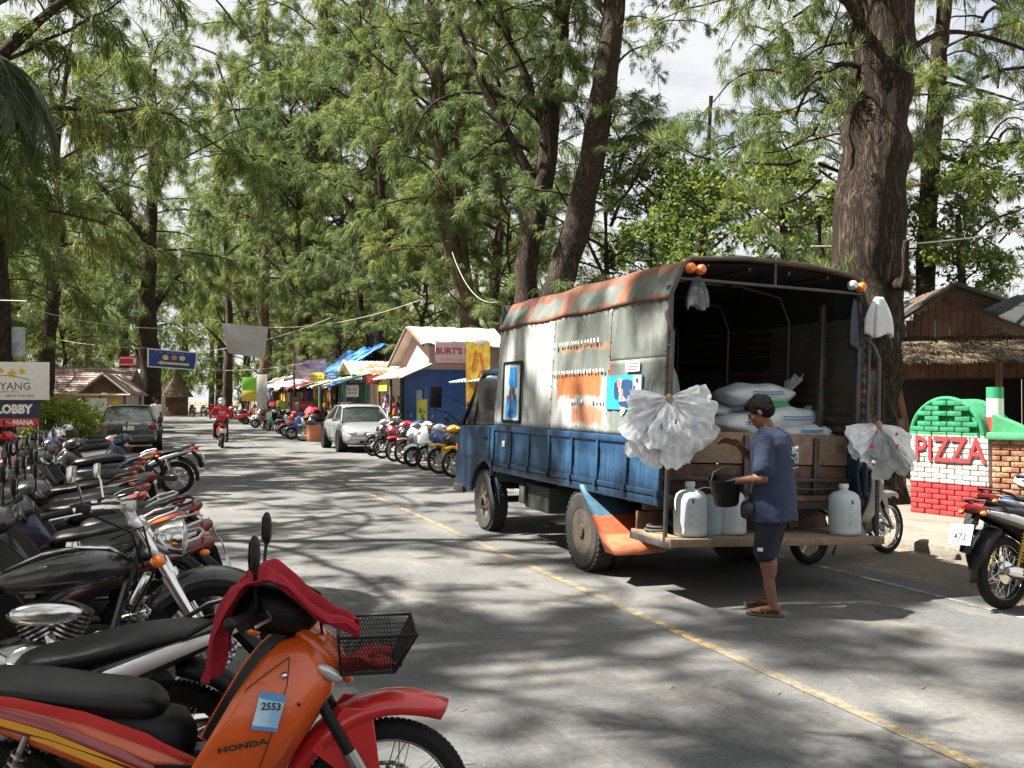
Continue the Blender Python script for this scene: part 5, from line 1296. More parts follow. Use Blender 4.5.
# added near-black liner that paints the shade inside the canopy
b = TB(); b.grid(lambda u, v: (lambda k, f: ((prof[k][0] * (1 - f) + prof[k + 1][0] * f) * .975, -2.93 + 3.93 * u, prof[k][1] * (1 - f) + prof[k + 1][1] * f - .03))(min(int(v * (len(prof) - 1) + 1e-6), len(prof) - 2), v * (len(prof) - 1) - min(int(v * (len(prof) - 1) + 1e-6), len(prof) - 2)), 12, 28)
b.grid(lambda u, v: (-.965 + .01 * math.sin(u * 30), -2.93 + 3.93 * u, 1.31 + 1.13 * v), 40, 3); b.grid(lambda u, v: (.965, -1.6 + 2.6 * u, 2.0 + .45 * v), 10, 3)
b.build('canopy_shade_liner', m_tarp, truck, ang=70)
# inner frame and rear hoop
b = TB()
for y in (-1.9, -.85, .2):
    b.tube([(-.96, y, 1.3), (-.96, y, 2.45), (-.84, y, 2.69), (-.4, y, 2.76), (.4, y, 2.76), (.84, y, 2.69), (.96, y, 2.45), (.96, y, 1.3)], .018, 6)
for x in (-.6, -.2, .2, .6): b.tube([(x, -2.9, 2.745), (x, 1.0, 2.745)], .013, 6)
b.build('canopy_frame', m_bar, truck)
b = TB(); b.tube([(-1.0, -2.97, 1.3), (-.995, -2.99, 2.45), (-.925, -2.99, 2.62), (-.865, -2.99, 2.735), (-.82, -2.99, 2.77), (-.3, -2.99, 2.815), (.3, -2.99, 2.82), (.82, -2.99, 2.77), (.865, -2.99, 2.735), (.925, -2.99, 2.62), (.995, -2.99, 2.45), (1.0, -2.97, 1.3)], .017, 8)
b.tube([(-.94, -2.98, 2.60), (.96, -2.98, 2.62)], .014, 8); b.tube([(0, -2.98, 2.62), (0, -2.98, 2.80)], .012, 6)
b.bbox((.93, -2.93, 1.9), (.05, .05, 1.3), .006); b.bbox((.8, -2.6, 1.9), (.05, .05, 1.3), .006); b.bbox((-.95, -2.9, 1.9), (.05, .05, 1.3), .006)
b.build('rear_hoop', m_bar, truck)
for x, z, m, nm in ((-.84, 2.685, ORLENS, 'marker_light'), (-.745, 2.68, REDLENS, 'marker_light'), (.77, 2.68, CLEARLENS, 'marker_light'), (.86, 2.67, ORLENS, 'marker_light')):
    b = TB(); b.lathe([(0, -.05), (.025, -.046), (.04, -.025), (.043, 0), (.043, .02), (0, .02)], (x, -3.02, z), 'y', 18); b.build(nm, M('pale_orange_lens', (.7, .16, .06), .25, coat=.6) if (m is REDLENS) else m, truck)
# posters and stickers on the left canopy side
b = TB()
for (y, z, dy, dz) in ((.475, 2.03, .56, .035), (.475, 1.36, .56, .035), (.2, 1.7, .035, .68), (.755, 1.7, .035, .68)): b.box((-1.022, y, z), (.014, dy, dz))
b.build('poster_frame', BLACK, truck)
b = TB(); b.box((-1.017, .48, 1.69), (.006, .5, .62)); po = b.build('poster', M('faded_poster', (.5, .56, .58), .5, col2=(.36, .42, .45), s2=4, var=.15), truck, smooth=False)
def blot(b, x, y, z, ry, rz_, seed, n=22):
    pts = []
    for k in range(n):
        a = 2 * math.pi * k / n; r = 1 + .35 * mnoise.noise(Vector((math.cos(a) * 1.7, math.sin(a) * 1.7, seed)))
        pts.append((y + ry * r * math.cos(a), z + rz_ * r * math.sin(a)))
    b.prism(pts, x, x + .0016, 'x')
b = TB(); b.prism([(.30, 1.75), (.36, 1.98), (.55, 1.98), (.60, 1.80), (.5, 1.72)], -1.0225, -1.0205, 'x')
for i, (y, z, a, c) in enumerate(((.4, 1.58, .05, .13), (.52, 1.55, .05, .15), (.62, 1.5, .04, .12), (.33, 1.52, .03, .1), (.46, 1.45, .15, .05))): blot(b, -1.0225, y, z, a, c, i)
b.build('poster_print', M('print_blue', (.03, .22, .55), .5, var=.2), po, smooth=False)
b = TB()
for i, (y, z, a, c) in enumerate(((.42, 1.7, .035, .05), (.52, 1.68, .03, .06), (.60, 1.62, .03, .05), (.36, 1.63, .03, .04))): blot(b, -1.0242, y, z, a, c, i + 9)
b.build('poster_print', M('print_dark_red', (.14, .05, .05), .5), po, smooth=False)
b = TB(); b.box((-1.014, -2.27, 1.68), (.006, .66, .30)); p2 = b.build('poster', M('sky_poster', (.03, .32, .62), .45, var=.15), truck, smooth=False)
b = TB(); b.box((-1.0185, -2.52, 1.68), (.0016, .15, .29)); blot(b, -1.0195, -2.27, 1.64, .06, .14, 3); blot(b, -1.0195, -2.2, 1.74, .05, .06, 5); b.build('poster_print', M('print_white', (.62, .66, .68), .5), p2, smooth=False)
b = TB(); blot(b, -1.0215, -2.33, 1.72, .10, .09, 7); blot(b, -1.0215, -2.14, 1.70, .05, .08, 8); blot(b, -1.0215, -2.3, 1.58, .1, .03, 11)
for k in range(4): b.box((-1.0215, -2.52 + (k % 2) * .05, 1.78 - k * .06), (.0016, .03, .035))
b.build('poster_print', M('print_navy', (.02, .05, .14), .5), p2, smooth=False)
b = TB(); blot(b, -1.0225, -2.18, 1.76, .03, .04, 2); blot(b, -1.0225, -2.25, 1.66, .025, .06, 4); b.build('poster_print', M('print_skin', (.45, .22, .14), .5), p2, smooth=False)
b = TB(); b.box((-1.014, -2.42, 1.90), (.006, .26, .085)); p3 = b.build('sticker', WHITE, truck, smooth=False)
b = TB()
for k in range(3): b.box((-1.018, -2.42, 1.925 - k * .024), (.0016, .22 - .03 * k, .011))
b.build('sticker_print', M('print_pink', (.5, .12, .15), .5), p3, smooth=False)
rm = random.Random(4)
for zr, a, c in ((1.885, -1.85, -.66), (2.17, -1.8, -.7), (1.60, -1.85, -1.1)):
    y = a
    while y < c:
        h = rm.uniform(.016, .026)
        if rm.random() < .9:
            ww = rm.uniform(.014, .022); pts = [(y + ww * math.cos(t), zr + h * math.sin(t)) for t in [k * math.pi / 5 for k in range(10)]]
            b = TB(); b.prism(pts, -1.0185, -1.0165, 'x'); b.build('painted_mark', M('faded_white_marks', (.6, .6, .56), .7), truck, smooth=False)
        y += rm.uniform(.055, .08)
# tailgate planks and rear body
zs_ = [(1.11, 1.375, m_woodl), (.86, 1.10, m_woodd), (.70, .85, m_wood), (.50, .68, m_woodd)]
for i, (a, c, mm) in enumerate(zs_):
    b = TB()
    segs = ((-.97, .3), (.31, .97)) if i == 0 else ((-.97, .97),)
    for (xa, xb) in segs: b.bbox(((xa + xb) / 2, [-2.76, -2.75, -2.6, -2.5][i], (a + c) / 2), (xb - xa, .035, c - a), .006)
    b.build('tailgate_plank', mm, truck)
b = TB(); b.bbox((0, -2.80, .98), (1.98, .04, .04), .008); b.bbox((0, -2.70, .85), (1.94, .08, .04), .01)
for x in (-.85, -.1, .62): b.bbox((x, -2.79, 1.1), (.05, .03, .5), .006)
b.bbox((.4, -2.52, .68), (.6, .02, .02), .004); b.tube([(.1, -2.83, .93), (.5, -2.84, .90), (.9, -2.83, .91)], .012, 6)
b.build('tailgate_iron', m_bar, truck)
b = TB(); rm = random.Random(8)
for k in range(5): b.bbox((-.8 + .405 * k, -2.8, .512), (.398, .68, .035), .006)
b.bbox((.02, -3.15, .50), (2.08, .035, .065), .006)
b.build('platform_deck', m_woodl, truck)
b = TB(); b.bbox((-.98, -2.8, .47), (.05, .7, .05), .005); b.bbox((1.0, -2.8, .47), (.05, .7, .05), .005); b.bbox((0, -2.55, .47), (2.0, .05, .05), .005); b.tube([(-.8, -2.5, .75), (-.85, -3.1, .5)], .012, 6); b.tube([(.8, -2.5, .75), (.9, -3.1, .5)], .012, 6)
b.build('platform_frame', m_bar, truck)
b = TB(); b.tube([(-.99, -3.02, .49), (-1.0, -3.04, 1.4), (-1.0, -3.05, 2.15), (-1.02, -3.0, 2.27), (-1.01, -2.96, 2.33)], .019, 10); b.tube([(-1.0, -3.04, 2.05), (-1.0, -2.97, 2.05)], .014, 6); b.build('pole', m_bar, truck)
b = TB(); b.tube([(1.08, -3.05, .49), (1.06, -3.05, 1.4), (1.04, -3.06, 2.05), (1.02, -3.02, 2.16), (.97, -2.97, 2.24)], .019, 10); b.build('pole', m_bar, truck)
b = TB(); b.box((-1.0, -2.02, .58), (.001, .001, .001)) if False else None
# mud flap
FL = [(-1.52, .80), (-1.60, .70), (-1.74, .58), (-1.98, .36), (-2.06, .27)]
for s in (-1, 1):
    b = MB(); rings = []
    for k, (y, z) in enumerate(FL):
        w_ = [.02, .05, .10, .17, .20][k]; rings.append([(s * 1.035, y, z), (s * 1.04, y - w_, z + (.02 if k < 3 else -.0)), (s * .8, y - w_ * 1.15, z + .0), (s * .55, y - w_ * 1.15, z + .01)])
    b.loft(rings, closed=False, caps=False)
    b.build('mud_flap', layered('flap_paint', (.62, .14, .05), [((.05, .12, .18), -4, 0, .565, 2, .012, 1), ((.45, .07, .03), -4, 0, .43, .56, .012, .8), ((.62, .2, .1), -4, 0, 0, .42, .02, .9)], .6, wob=.012) if s < 0 else MATS['flap_paint'], truck, ang=30, mods=[SOLID(.008)])
# cab
def arch(y, z, r, a0, a1, n=10): return [(y + r * math.cos(R(a0 + (a1 - a0) * k / n)), z + r * math.sin(R(a0 + (a1 - a0) * k / n))) for k in range(n + 1)]
for s in (-1, 1):
    x = s * .97
    out = [(2.5, .48), (2.57, .62), (2.57, .95), (2.53, 1.2), (2.40, 1.27), (1.12, 1.30), (1.12, .62)] + [(p[0], p[1]) for p in arch(1.47, .40, .46, 170, 5)] + [(2.0, .45)]
    b = TB(); b.prism(out, x - .03, x + .03, 'x'); b.build('cab_side', m_tblue, truck, mods=[('BEVEL', dict(width=.02, segments=3, limit_method='ANGLE'))])
    b = TB(); b.prism([(1.22, .88), (2.28, .88), (2.36, 1.0), (2.36, 1.26), (1.22, 1.285)], s * 1.0, s * 1.012, 'x'); dr = b.build('door', m_tblue, truck, mods=[('BEVEL', dict(width=.01, segments=2))])
    b = TB(); b.bbox((s * 1.022, 1.34, 1.14), (.02, .12, .03), .006); b.build('door_handle', BLACK, dr)
    b = TB(); b.tube([(s * .97, 2.45, 1.24), (s * .94, 2.32, 1.45), (s * .88, 2.0, 1.86), (s * .86, 1.86, 1.95)], .028, 8); b.tube([(s * .97, 1.95, 1.28), (s * .89, 1.93, 1.86)], .016, 6); b.build('window_pillar', BLACK, truck)
    b = TB(); b.prism([(1.2, 1.29), (2.34, 1.26), (1.92, 1.87), (1.2, 1.92)], s * .93, s * .935, 'x'); b.build('side_window', M('cab_glass', (.06, .07, .075), .08, spec=.7, alpha=.55), truck)
b = TB(); b.bbox((0, 1.14, 1.3), (1.9, .05, 1.35), .03); b.build('cab_back', m_tblue, truck)
b = TB(); b.slo([(1.08, 1.93, 2.0, .88), (1.3, 1.93, 2.04, .9), (1.8, 1.92, 2.03, .88), (1.98, 1.88, 1.95, .86)], 20, 4, 'x'); bv = [(y, x, z) for x, y, z in [(v[0], v[1], v[2]) for v in b.v]]
b2 = TB(); b2.bbox((0, 1.5, 1.965), (1.78, .98, .07), .03); b2.build('cab_roof', m_tblue, truck)
b = TB(); b.bbox((0, 2.55, .95), (1.92, .06, .7), .03); b.bbox((0, 2.50, 1.27), (1.9, .14, .04), .015); b.build('cab_front', m_tblue, truck)
b = TB(); b.add([(-.9, 2.5, 1.28), (.9, 2.5, 1.28), (.84, 1.98, 1.9), (-.84, 1.98, 1.9)], [(0, 1, 2, 3)]); b.build('windscreen', MATS['cab_glass'], truck, mods=[SOLID(.008)])
b = TB(); b.bbox((0, 2.6, .52), (1.94, .14, .2), .03); b.bbox((-1.0, 2.35, .45), (.06, .4, .1), .02); b.build('front_bumper', m_tdark, truck)
for s in (-1, 1):
    b = TB(); b.lathe([(0, .03), (.07, .02), (.085, -.02), (0, -.02)], (s * .7, 2.6, .82), 'y', 18); b.build('headlight', CLEARLENS, truck)
    b = TB(); b.bbox((s * 1.0, 2.52, .98), (.03, .07, .09), .01); b.build('indicator', ORLENS, truck)
for s in (-1, 1):
    b = TB(); b.tube([(s * .99, 2.45, 1.28), (s * 1.15, 2.58, 1.44), (s * 1.3, 2.6, 1.45), (s * 1.31, 2.6, 1.75)], .011, 6); b.tube([(s * .93, 2.2, 1.5), (s * 1.31, 2.6, 1.72)], .008, 6)
    b.bbox((s * 1.31, 2.585, 1.63), (.17, .04, .29), .02); b.build('wing_mirror', BLACK, truck)
b = TB(); b.slo([(1.35, .75, 1.05, .8), (1.7, .8, 1.1, .8)], 12, 4); b.bbox((-.4, 1.5, 1.0), (.5, .5, .12), .04); b.bbox((-.4, 1.25, 1.3), (.5, .12, .55), .05); b.bbox((.4, 1.25, 1.3), (.6, .12, .55), .05); b2 = b
b = TB(); b.bbox((-.4, 1.55, 1.0), (.5, .5, .12), .04); b.bbox((-.4, 1.28, 1.3), (.5, .12, .55), .05); b.bbox((.4, 1.28, 1.3), (.6, .12, .55), .05); b.bbox((.4, 1.55, 1.0), (.6, .5, .12), .04); b.build('cab_seat', SEATM, truck)
b = TB(); b.torus((-.4, 2.12, 1.3), .2, .014, 'y', 24, 6); b.build('steering_wheel', BLACK, truck)
b = TB(); b.tube([(-.99, -3.0, .56), (-.97, -2.7, .5)], .01, 4); b.slo([(-.95, .56, .6, .12), (-.8, .55, .62, .14)], 10)
# --- jugs, bucket, sacks, bags
m_jug = M('cloudy_plastic', (.62, .70, .72), .38, var=.06, translucent=.25)
def rl(x, y, z): return Vector((TX, TY, 0)) + (ROLL @ Vector((x, y, z)))
DECK = .532
def jug(x, y, label, rz=0, marks=True, sc=1.0):
    p = rl(x, y, DECK); t = empty('water_jug', p, rz, label, 'water jug', 'plastic water jugs on the truck platform', rot=(0, .042, rz)); t.scale = (sc, sc, sc)
    b = MB(); b.lathe([(0, 0), (.115, 0), (.13, .012), (.134, .04), (.131, .06), (.135, .08), (.135, .26), (.132, .30), (.118, .34), (.085, .365), (.04, .378), (.036, .385), (.036, .41), (0, .41)], n=36); b.build('jug_body', m_jug, t, ang=60)
    b = MB(); b.lathe([(.034, .398), (.042, .40), (.042, .428), (.036, .435), (0, .435)], n=20); b.build('cap', M('jug_cap', (.66, .70, .70), .45), t)
    if marks:
        b = MB()
        for k in range(9): a0 = 2.95 + .0 * k; b.tube([(.1365 * math.cos(a0), .1365 * math.sin(a0), .08 + k * .02), (.1365 * math.cos(a0 + (.3 if k % 3 else .5)), .1365 * math.sin(a0 + (.3 if k % 3 else .5)), .08 + k * .02)], .0016, 4)
        b.ell((.1355 * math.cos(3.25), .1355 * math.sin(3.25), .285), (.006, .012, .02), 8, 6); b.build('jug_print', M('jug_print', (.12, .16, .2), .6), t)
    return t
jug(-.735, -2.98, 'cloudy white water jug standing left of the cut-open bucket', 1.1)
jug(-.30, -2.90, 'white water jug partly hidden behind the man in the blue shirt', 2.0, sc=.96)
jug(.78, -3.0, 'white water jug alone at the right end of the truck platform', 1.3)
p = rl(-.50, -2.86, DECK); t = empty('bucket', p, 0, 'translucent pale bucket beside the left water jug', 'bucket')
MB().lathe([(0, 0), (.115, 0), (.125, .02), (.142, .30), (.148, .335), (.142, .335), (.136, .30), (.118, .03), (0, .02)], n=32).build('pail', M('bucket_plastic', (.5, .64, .68), .4, translucent=.3), t, ang=60)
b = MB(); b.tube([(-.145, 0, .31), (-.1, .02, .36), (0, .03, .38), (.1, .02, .36), (.145, 0, .31)], .004, 5); b.build('handle', STEEL, t)
# small clutter at the left end of the platform
p = rl(-.9, -2.72, DECK); b = MB(); b.torus((0, 0, .02), .09, .012, 'z', 24, 6); b.torus((.02, .01, .045), .085, .012, 'z', 24, 6); o = b.build('rope_coil', M('dark_rope', (.06, .055, .05), .9), None); o.location = p; tag(o, 'coil of dark rope on the platform behind the left pole', 'rope')
p = rl(-.62, -2.50, 0.95); b = MB(); b.slo([(-.11, .0, .16, .03), (-.08, -.02, .2, .06), (.05, -.02, .21, .07), (.12, .02, .18, .03)], 14); o = b.build('green_bag', M('green_print_bag', (.03, .16, .07), .4, col2=(.5, .55, .1), s2=18, mix2=.35), None, mods=[('DISPLACE', dict(strength=0))]); o.location = p + Vector((0, -.1, -.1)); tag(o, 'green printed plastic bag hanging at the tailgate beside the bag bundle', 'bag')
# ice sacks
m_sack = M('sack_white', (.68, .74, .78), .5, var=.1, bump=.5, bscale=18, col2=(.3, .45, .6), s2=26, mix2=.12, translucent=.15)
def sack(x, y, z, l, w, h, rz, label, ear=1, tilt=0, seed=0):
    p = rl(x, y, z); t = empty('ice_sack', p, rz, label, 'sack', 'white ice sacks in the truck bed', rot=(0, tilt, rz)); b = MB()
    secs = []
    for k in range(17):
        f = k / 16; q = math.sin(math.pi * f) ** .38 if 0 < f < 1 else .12
        secs.append((-l / 2 + l * f, h / 2 - h / 2 * q * (1 if f < .9 else .8), h / 2 + h / 2 * q, w / 2 * (.55 + .45 * q)))
    b.slo(secs, 28, 2.3)
    for i, v in enumerate(b.v):
        v = Vector(v); q = mnoise.noise(v * 6 + Vector((seed, 0, 0))) * .035 + mnoise.noise(Vector((v.x * 3, v.y * 16, v.z * 16 + seed))) * .018; n_ = Vector((0, v.y, v.z - h / 2)); 
        if n_.length > 1e-4: v += n_.normalized() * q
        b.v[i] = tuple(v)
    b.build('sack_body', m_sack, t, ang=180, mods=[SUBS(1)])
    if ear:
        b = MB()
        def E(u, v):
            a = (u - .5) * 1.6; r = .04 + .17 * v
            return (l / 2 - .04 + r * math.cos(a) * .7, r * math.sin(a) + .02 * math.sin(u * 14) * v, h * .55 + .12 * v * ear + .03 * math.sin(u * 9 + seed) * v)
        b.grid(E, 18, 6); b.ell((l / 2 - .02, 0, h * .55), (.035, .03, .03), 10, 8); b.build('sack_neck', m_sack, t, ang=180, mods=[SOLID(.004)])
    b = MB(); 
    for k in range(2): b.tube([(-l * .2, -w * .52, h * (.52 + .1 * k)), (0, -w * .545, h * (.50 + .1 * k)), (l * .22, -w * .52, h * (.52 + .1 * k))], .005, 4)
    b.build('sack_print', M('sack_blue_print', (.1, .28, .5), .6), t)
sack(.56, -2.32, 1.37, .78, .5, .26, .08, 'large white ice sack below the topmost one, its neck pointing right', .9, 0, 1)
sack(.36, -2.22, 1.61, .74, .46, .22, -.06, 'topmost white ice sack of the pile with its knotted neck standing up', 1.3, 0, 2)
sack(.06, -2.4, 1.34, .5, .36, .2, .3, 'small white ice sack peeking out left of the man\'s head', 0, 0, 3)
sack(.72, -2.45, 1.33, .5, .4, .14, -.2, 'flat white ice sack at the right end of the pile', 0, 0, 4)
sack(.2, -1.95, 1.46, .6, .45, .18, .2, 'dull white ice sack squeezed under the topmost one', 0, 0, 6)
b = MB(); b.grid(lambda u, v: (.15 + .80 * u, -2.68 + .5 * v, 1.345 + .035 * mnoise.noise(Vector((u * 9, v * 5, 1))) + .06 * v), 40, 16); o = b.build('plastic_sheet', m_sack, None, ang=180, mods=[SOLID(.005)]); o.location = (TX, TY, -.05); tag(o, 'crumpled pale plastic sheet spread under the ice sacks', 'plastic sheet')
b = TB(); b.box((0, -1.7, 1.28), (1.9, 2.05, .06)); b.build('load_deck', m_woodd, truck)
b = MB(); b.slo([(-.14, 0, .05, .05), (0, -.01, .06, .07), (.15, .0, .05, .05)], 12); o = b.build('green_net_bag', M('green_net', (.05, .3, .12), .7, var=.3), None); o.location = rl(.42, -2.42, 1.60); tag(o, 'green net bag squeezed between two ice sacks', 'bag')

# fan of plastic bags tied at a pole
m_bag = M('bag_white', (.82, .85, .87), .38, var=.05, vscale=10, translucent=.3, bump=.3, bscale=16)
m_bagg = M('bag_grey_white', (.72, .75, .78), .38, var=.08, vscale=10, translucent=.35, bump=.5, bscale=24)
m_bagc = M('bag_clear', (.5, .53, .54), .25, var=.1, translucent=.4, alpha=.72)
m_bagr = M('bag_red_print', (.45, .05, .1), .5, translucent=.2); m_bagb = M('bag_blue_print', (.05, .2, .5), .5, translucent=.2)
def bag_fan(name, label, apex, specs, seed, prints=()):
    """specs: (angle from straight down in degrees, positive towards +x ; length ; width ; depth offset ; mat)"""
    t = empty(name, apex, 0, label, 'plastic bags', 'bundles of plastic bags tied to the truck poles', rot=(0, 0, -R(YAW * .35))); rg_ = random.Random(seed)
    for i, (ang, ln, wd, dy, mt) in enumerate(specs):
        if i % 4 == 3: continue
        wd *= rg_.uniform(1.4, 2.3); ln *= rg_.uniform(.72, .98)
        a = R(ang + rg_.uniform(-4, 4)); d = Vector((math.sin(a), 0, -math.cos(a))); sd = Vector((math.cos(a), 0, math.sin(a))); ph = rg_.uniform(0, 60); cup = rg_.uniform(-.05, .07); npl = rg_.uniform(1.5, 4)
        def Pg(u, v):
            w = wd * (.05 + .95 * v ** .85); x = (u - .5) * w; c_ = (u - .5) * 2
            pleat = .011 * math.sin(u * npl * math.pi + ph) * math.sin(math.pi * min(1, v * 1.05)) + .006 * math.sin(u * npl * 2.3 * math.pi + ph * 2) * v * (1 - .4 * v)
            cr = .055 * mnoise.noise(Vector((u * 5, v * 3.5, ph))) + .010 * mnoise.noise(Vector((u * 11, v * 9, ph + 9))) + .003 * mnoise.noise(Vector((u * 28, v * 26, ph + 3)))
            edge = 1 + v ** 4 * (.10 * mnoise.noise(Vector((u * 3.2, ph, 0))) + .05 * mnoise.noise(Vector((u * 9, ph, 4)))) - .10 * abs(c_) ** 4 * v
            yy = dy * min(1, v * 1.8) + pleat - cup * v * (1 - c_ * c_) + cr * min(1, v * 4)
            sag = -.13 * abs(math.sin(a)) * v * v * ln * 1.4
            p = d * ln * v ** .95 * edge + sd * x
            return (p.x + .012 * mnoise.noise(Vector((v * 8, u * 3, ph))), p.y + yy, p.z + sag)
        b = MB(); b.grid(Pg, 34, 26)
        b.build('bag', mt, t, ang=180)
    t.scale = (.88, .88, .88)
    b = MB(); b.ell((0, 0, 0), (.035, .04, .05), 12, 8); b.tube([(0, -.03, .03), (.01, -.04, -.1)], .008, 6); b.build('binding', M('bag_binding', (.3, .2, .12), .8), t)
    for (x, y, z, w, h, mt, body) in prints:
        if body: text(body, h, mt, t, 'bag_print', (x, y, z), (R(90), R(rg_.uniform(-25, 25)), 0), .0006)
        else:
            b = MB(); b.box((x, y, z), (w, .002, h), (0, rg_.uniform(-.4, .4), 0)); b.build('bag_print', mt, t, smooth=False)
    return t
W, G_, CL = m_bag, m_bagg, m_bagc
lf = rl(-1.03, -3.08, 1.62)
bag_fan('bag_bundle', 'big fan of white plastic bags tied to the left rear pole', lf, [
  (-88, .42, .20, .04, W), (-80, .43, .22, .02, W), (-66, .40, .22, -.01, G_), (-56, .44, .2, .03, W), (-48, .55, .24, -.03, W), (-40, .62, .26, .0, W), (-30, .60, .2, -.06, G_), (-22, .55, .18, -.03, W), (-14, .60, .17, -.08, W),
  (-6, .56, .16, -.04, G_), (2, .62, .16, -.09, W), (10, .58, .17, -.05, W), (18, .60, .18, -.10, G_), (27, .52, .22, -.05, W), (38, .50, .24, -.08, W), (50, .47, .26, -.03, W), (62, .45, .28, -.07, W), (76, .44, .26, -.02, W), (90, .41, .22, -.05, W), (98, .37, .18, 0, W), (-20, .5, .15, -.13, W), (5, .48, .14, -.14, W)], 3,
  [(.02, -.155, -.27, .03, .05, m_bagr, None), (.0, -.15, -.2, .015, .05, m_bagr, None), (.2, -.135, -.24, .04, .04, m_bagb, 'D'), (-.12, -.12, -.24, .012, .06, m_bagb, None), (.1, -.15, -.36, .03, .02, m_bagr, None)])
rt = rl(1.02, -3.1, 1.48)
bag_fan('bag_bundle', 'smaller bundle of white and clear plastic bags tied to the right rear pole', rt, [
  (-72, .40, .18, .02, W), (-60, .42, .22, -.02, W), (-46, .46, .20, -.05, W), (-30, .36, .2, -.08, W), (-15, .34, .16, -.1, CL), (0, .46, .18, -.06, CL), (12, .5, .2, -.09, CL), (24, .45, .18, -.12, W), (38, .44, .2, -.06, W), (52, .42, .22, -.03, W), (68, .38, .2, .02, W), (8, .64, .14, -.04, CL), (28, .56, .12, -.09, CL)], 5,
  [(-.16, -.13, -.2, .06, .03, m_bagr, None), (.1, -.15, -.2, .03, .04, m_bagr, None), (.08, -.17, -.08, .03, .03, m_bagr, None)])
# hanging bags at the hoop and inside
def hang_bag(loc, w, h, mt, label, seed, name='plastic_bag'):
    b = MB()
    def Pg(u, v):
        ww = w * (.15 + .85 * math.sin(min(1, v * 1.15 + .05) * math.pi / 2) ** .8); a = u * 2 * math.pi; r = 1 + .16 * math.sin(5 * a + seed) + .08 * math.sin(11 * a)
        return (math.cos(a) * ww / 2 * r, math.sin(a) * ww / 5 * r, -h * v + .02 * math.sin(3 * a + seed) * v)
    b.grid(Pg, 36, 14); o = b.build(name, mt, None, ang=180, mods=[SOLID(.002)]); o.location = loc
    return tag(o, label, 'plastic bag')
hang_bag(rl(-.70, -2.9, 2.64), .20, .26, M('bag_dark', (.07, .09, .09), .25, col2=(.3, .33, .33), s2=16, mix2=.3), 'dark clump of bags tied to the rear roof bar near the orange lights', 2)
hang_bag(rl(.86, -2.95, 2.58), .12, .44, M('bag_navy', (.02, .02, .04), .3, var=.3), 'dark blue bag hanging under the right corner of the canopy', 3)
hang_bag(rl(1.06, -3.02, 2.6), .26, .34, m_bagg, 'white translucent bag tied at the right top corner of the canopy', 5)
hang_bag(rl(-.90, -2.75, 1.98), .26, .42, m_bagc, 'clear bag hanging inside the canopy above the big bag bundle', 7)
hang_bag(rl(-.86, -2.6, 2.2), .2, .3, M('bag_smoke', (.14, .15, .15), .3), 'smoky bag hanging inside near the left canopy post', 9)

# ================================================================ people
SKIN = M('skin_brown', (.20, .088, .05), .5, var=.12, spec=.4, col2=(.15, .066, .04), s2=9, bump=.15, bscale=90)
HAIR = M('black_hair', (.008, .007, .006), .75, spec=.15, bump=.8, bscale=120)
REM = lambda v, it=4: [('REMESH', dict(mode='VOXEL', voxel_size=v, use_smooth_shade=True)), ('SMOOTH', dict(factor=.5, iterations=it))]
def hand(b, wrist, dirv, palmn, curl=.6, s=1.0, right=False):
    """palm, four bent fingers and a thumb; dirv = towards fingers, palmn = palm normal"""
    w = Vector(wrist); d = Vector(dirv).normalized(); n = Vector(palmn); n = (n - d * n.dot(d)).normalized(); sd = d.cross(n)
    if right: sd = -sd
    pc = w + d * .045 * s
    for k in range(4):
        y = (k - 1.5) * .019 * s; b.caps(w + sd * y * .7, w + d * .085 * s + sd * y, .014 * s, .0115 * s, 8)
        p = w + d * .085 * s + sd * y; ln = [.036, .042, .039, .03][k] * s; dd = d.copy(); rr_ = .0095 * s
        for j in range(3):
            dd = (dd * math.cos(curl * (.7 + .3 * j)) + n * math.sin(curl * (.7 + .3 * j))).normalized(); q = p + dd * ln * (1, .75, .6)[j]; b.caps(p, q, rr_, rr_ * .92, 8); p = q; rr_ *= .92
    p = w + d * .02 * s - sd * .025 * s; q = p + (d * .5 - sd * .7 + n * .35).normalized() * .04 * s; b.caps(p, q, .014 * s, .011 * s, 8); q2 = q + (d * .8 - sd * .1 + n * .6).normalized() * .032 * s; b.caps(q, q2, .011 * s, .009 * s, 8)
def head_shape(b, c, fwd, up, s=1.0):
    """skull, jaw, nose, lips, brow, ears; c = centre"""
    c = Vector(c); f = Vector(fwd).normalized(); u = Vector(up); u = (u - f * u.dot(f)).normalized(); l = u.cross(f)
    Q = Matrix((f, l, u)).transposed().to_euler()
    P = lambda a, y, z: c + (f * a + l * y + u * z) * s
    b.ell(P(-.012, 0, .03), (.098 * s, .077 * s, .09 * s), 20, 14, Q); b.ell(P(.035, 0, -.045), (.055 * s, .055 * s, .07 * s), 16, 12, Q); b.ell(P(.065, 0, -.09), (.024 * s, .03 * s, .022 * s), 10, 8, Q)
    b.caps(P(.088, 0, .015), P(.107, 0, -.03), .008 * s, .014 * s, 8); b.ell(P(.095, .011, -.035), .009 * s, 8, 6); b.ell(P(.095, -.011, -.035), .009 * s, 8, 6)
    b.ell(P(.085, 0, -.058), (.012 * s, .024 * s, .007 * s), 10, 6, Q); b.ell(P(.083, 0, -.07), (.012 * s, .021 * s, .007 * s), 10, 6, Q)
    b.caps(P(.083, .035, .022), P(.083, -.035, .022), .009 * s, .009 * s, 8)
    for sg in (-1, 1):
        b.ell(P(.055, sg * .045, -.02), (.025 * s, .02 * s, .025 * s), 8, 6); b.ell(P(-.01, sg * .08, -.01), (.018 * s, .008 * s, .03 * s), 10, 8, Q)
    return P, Q
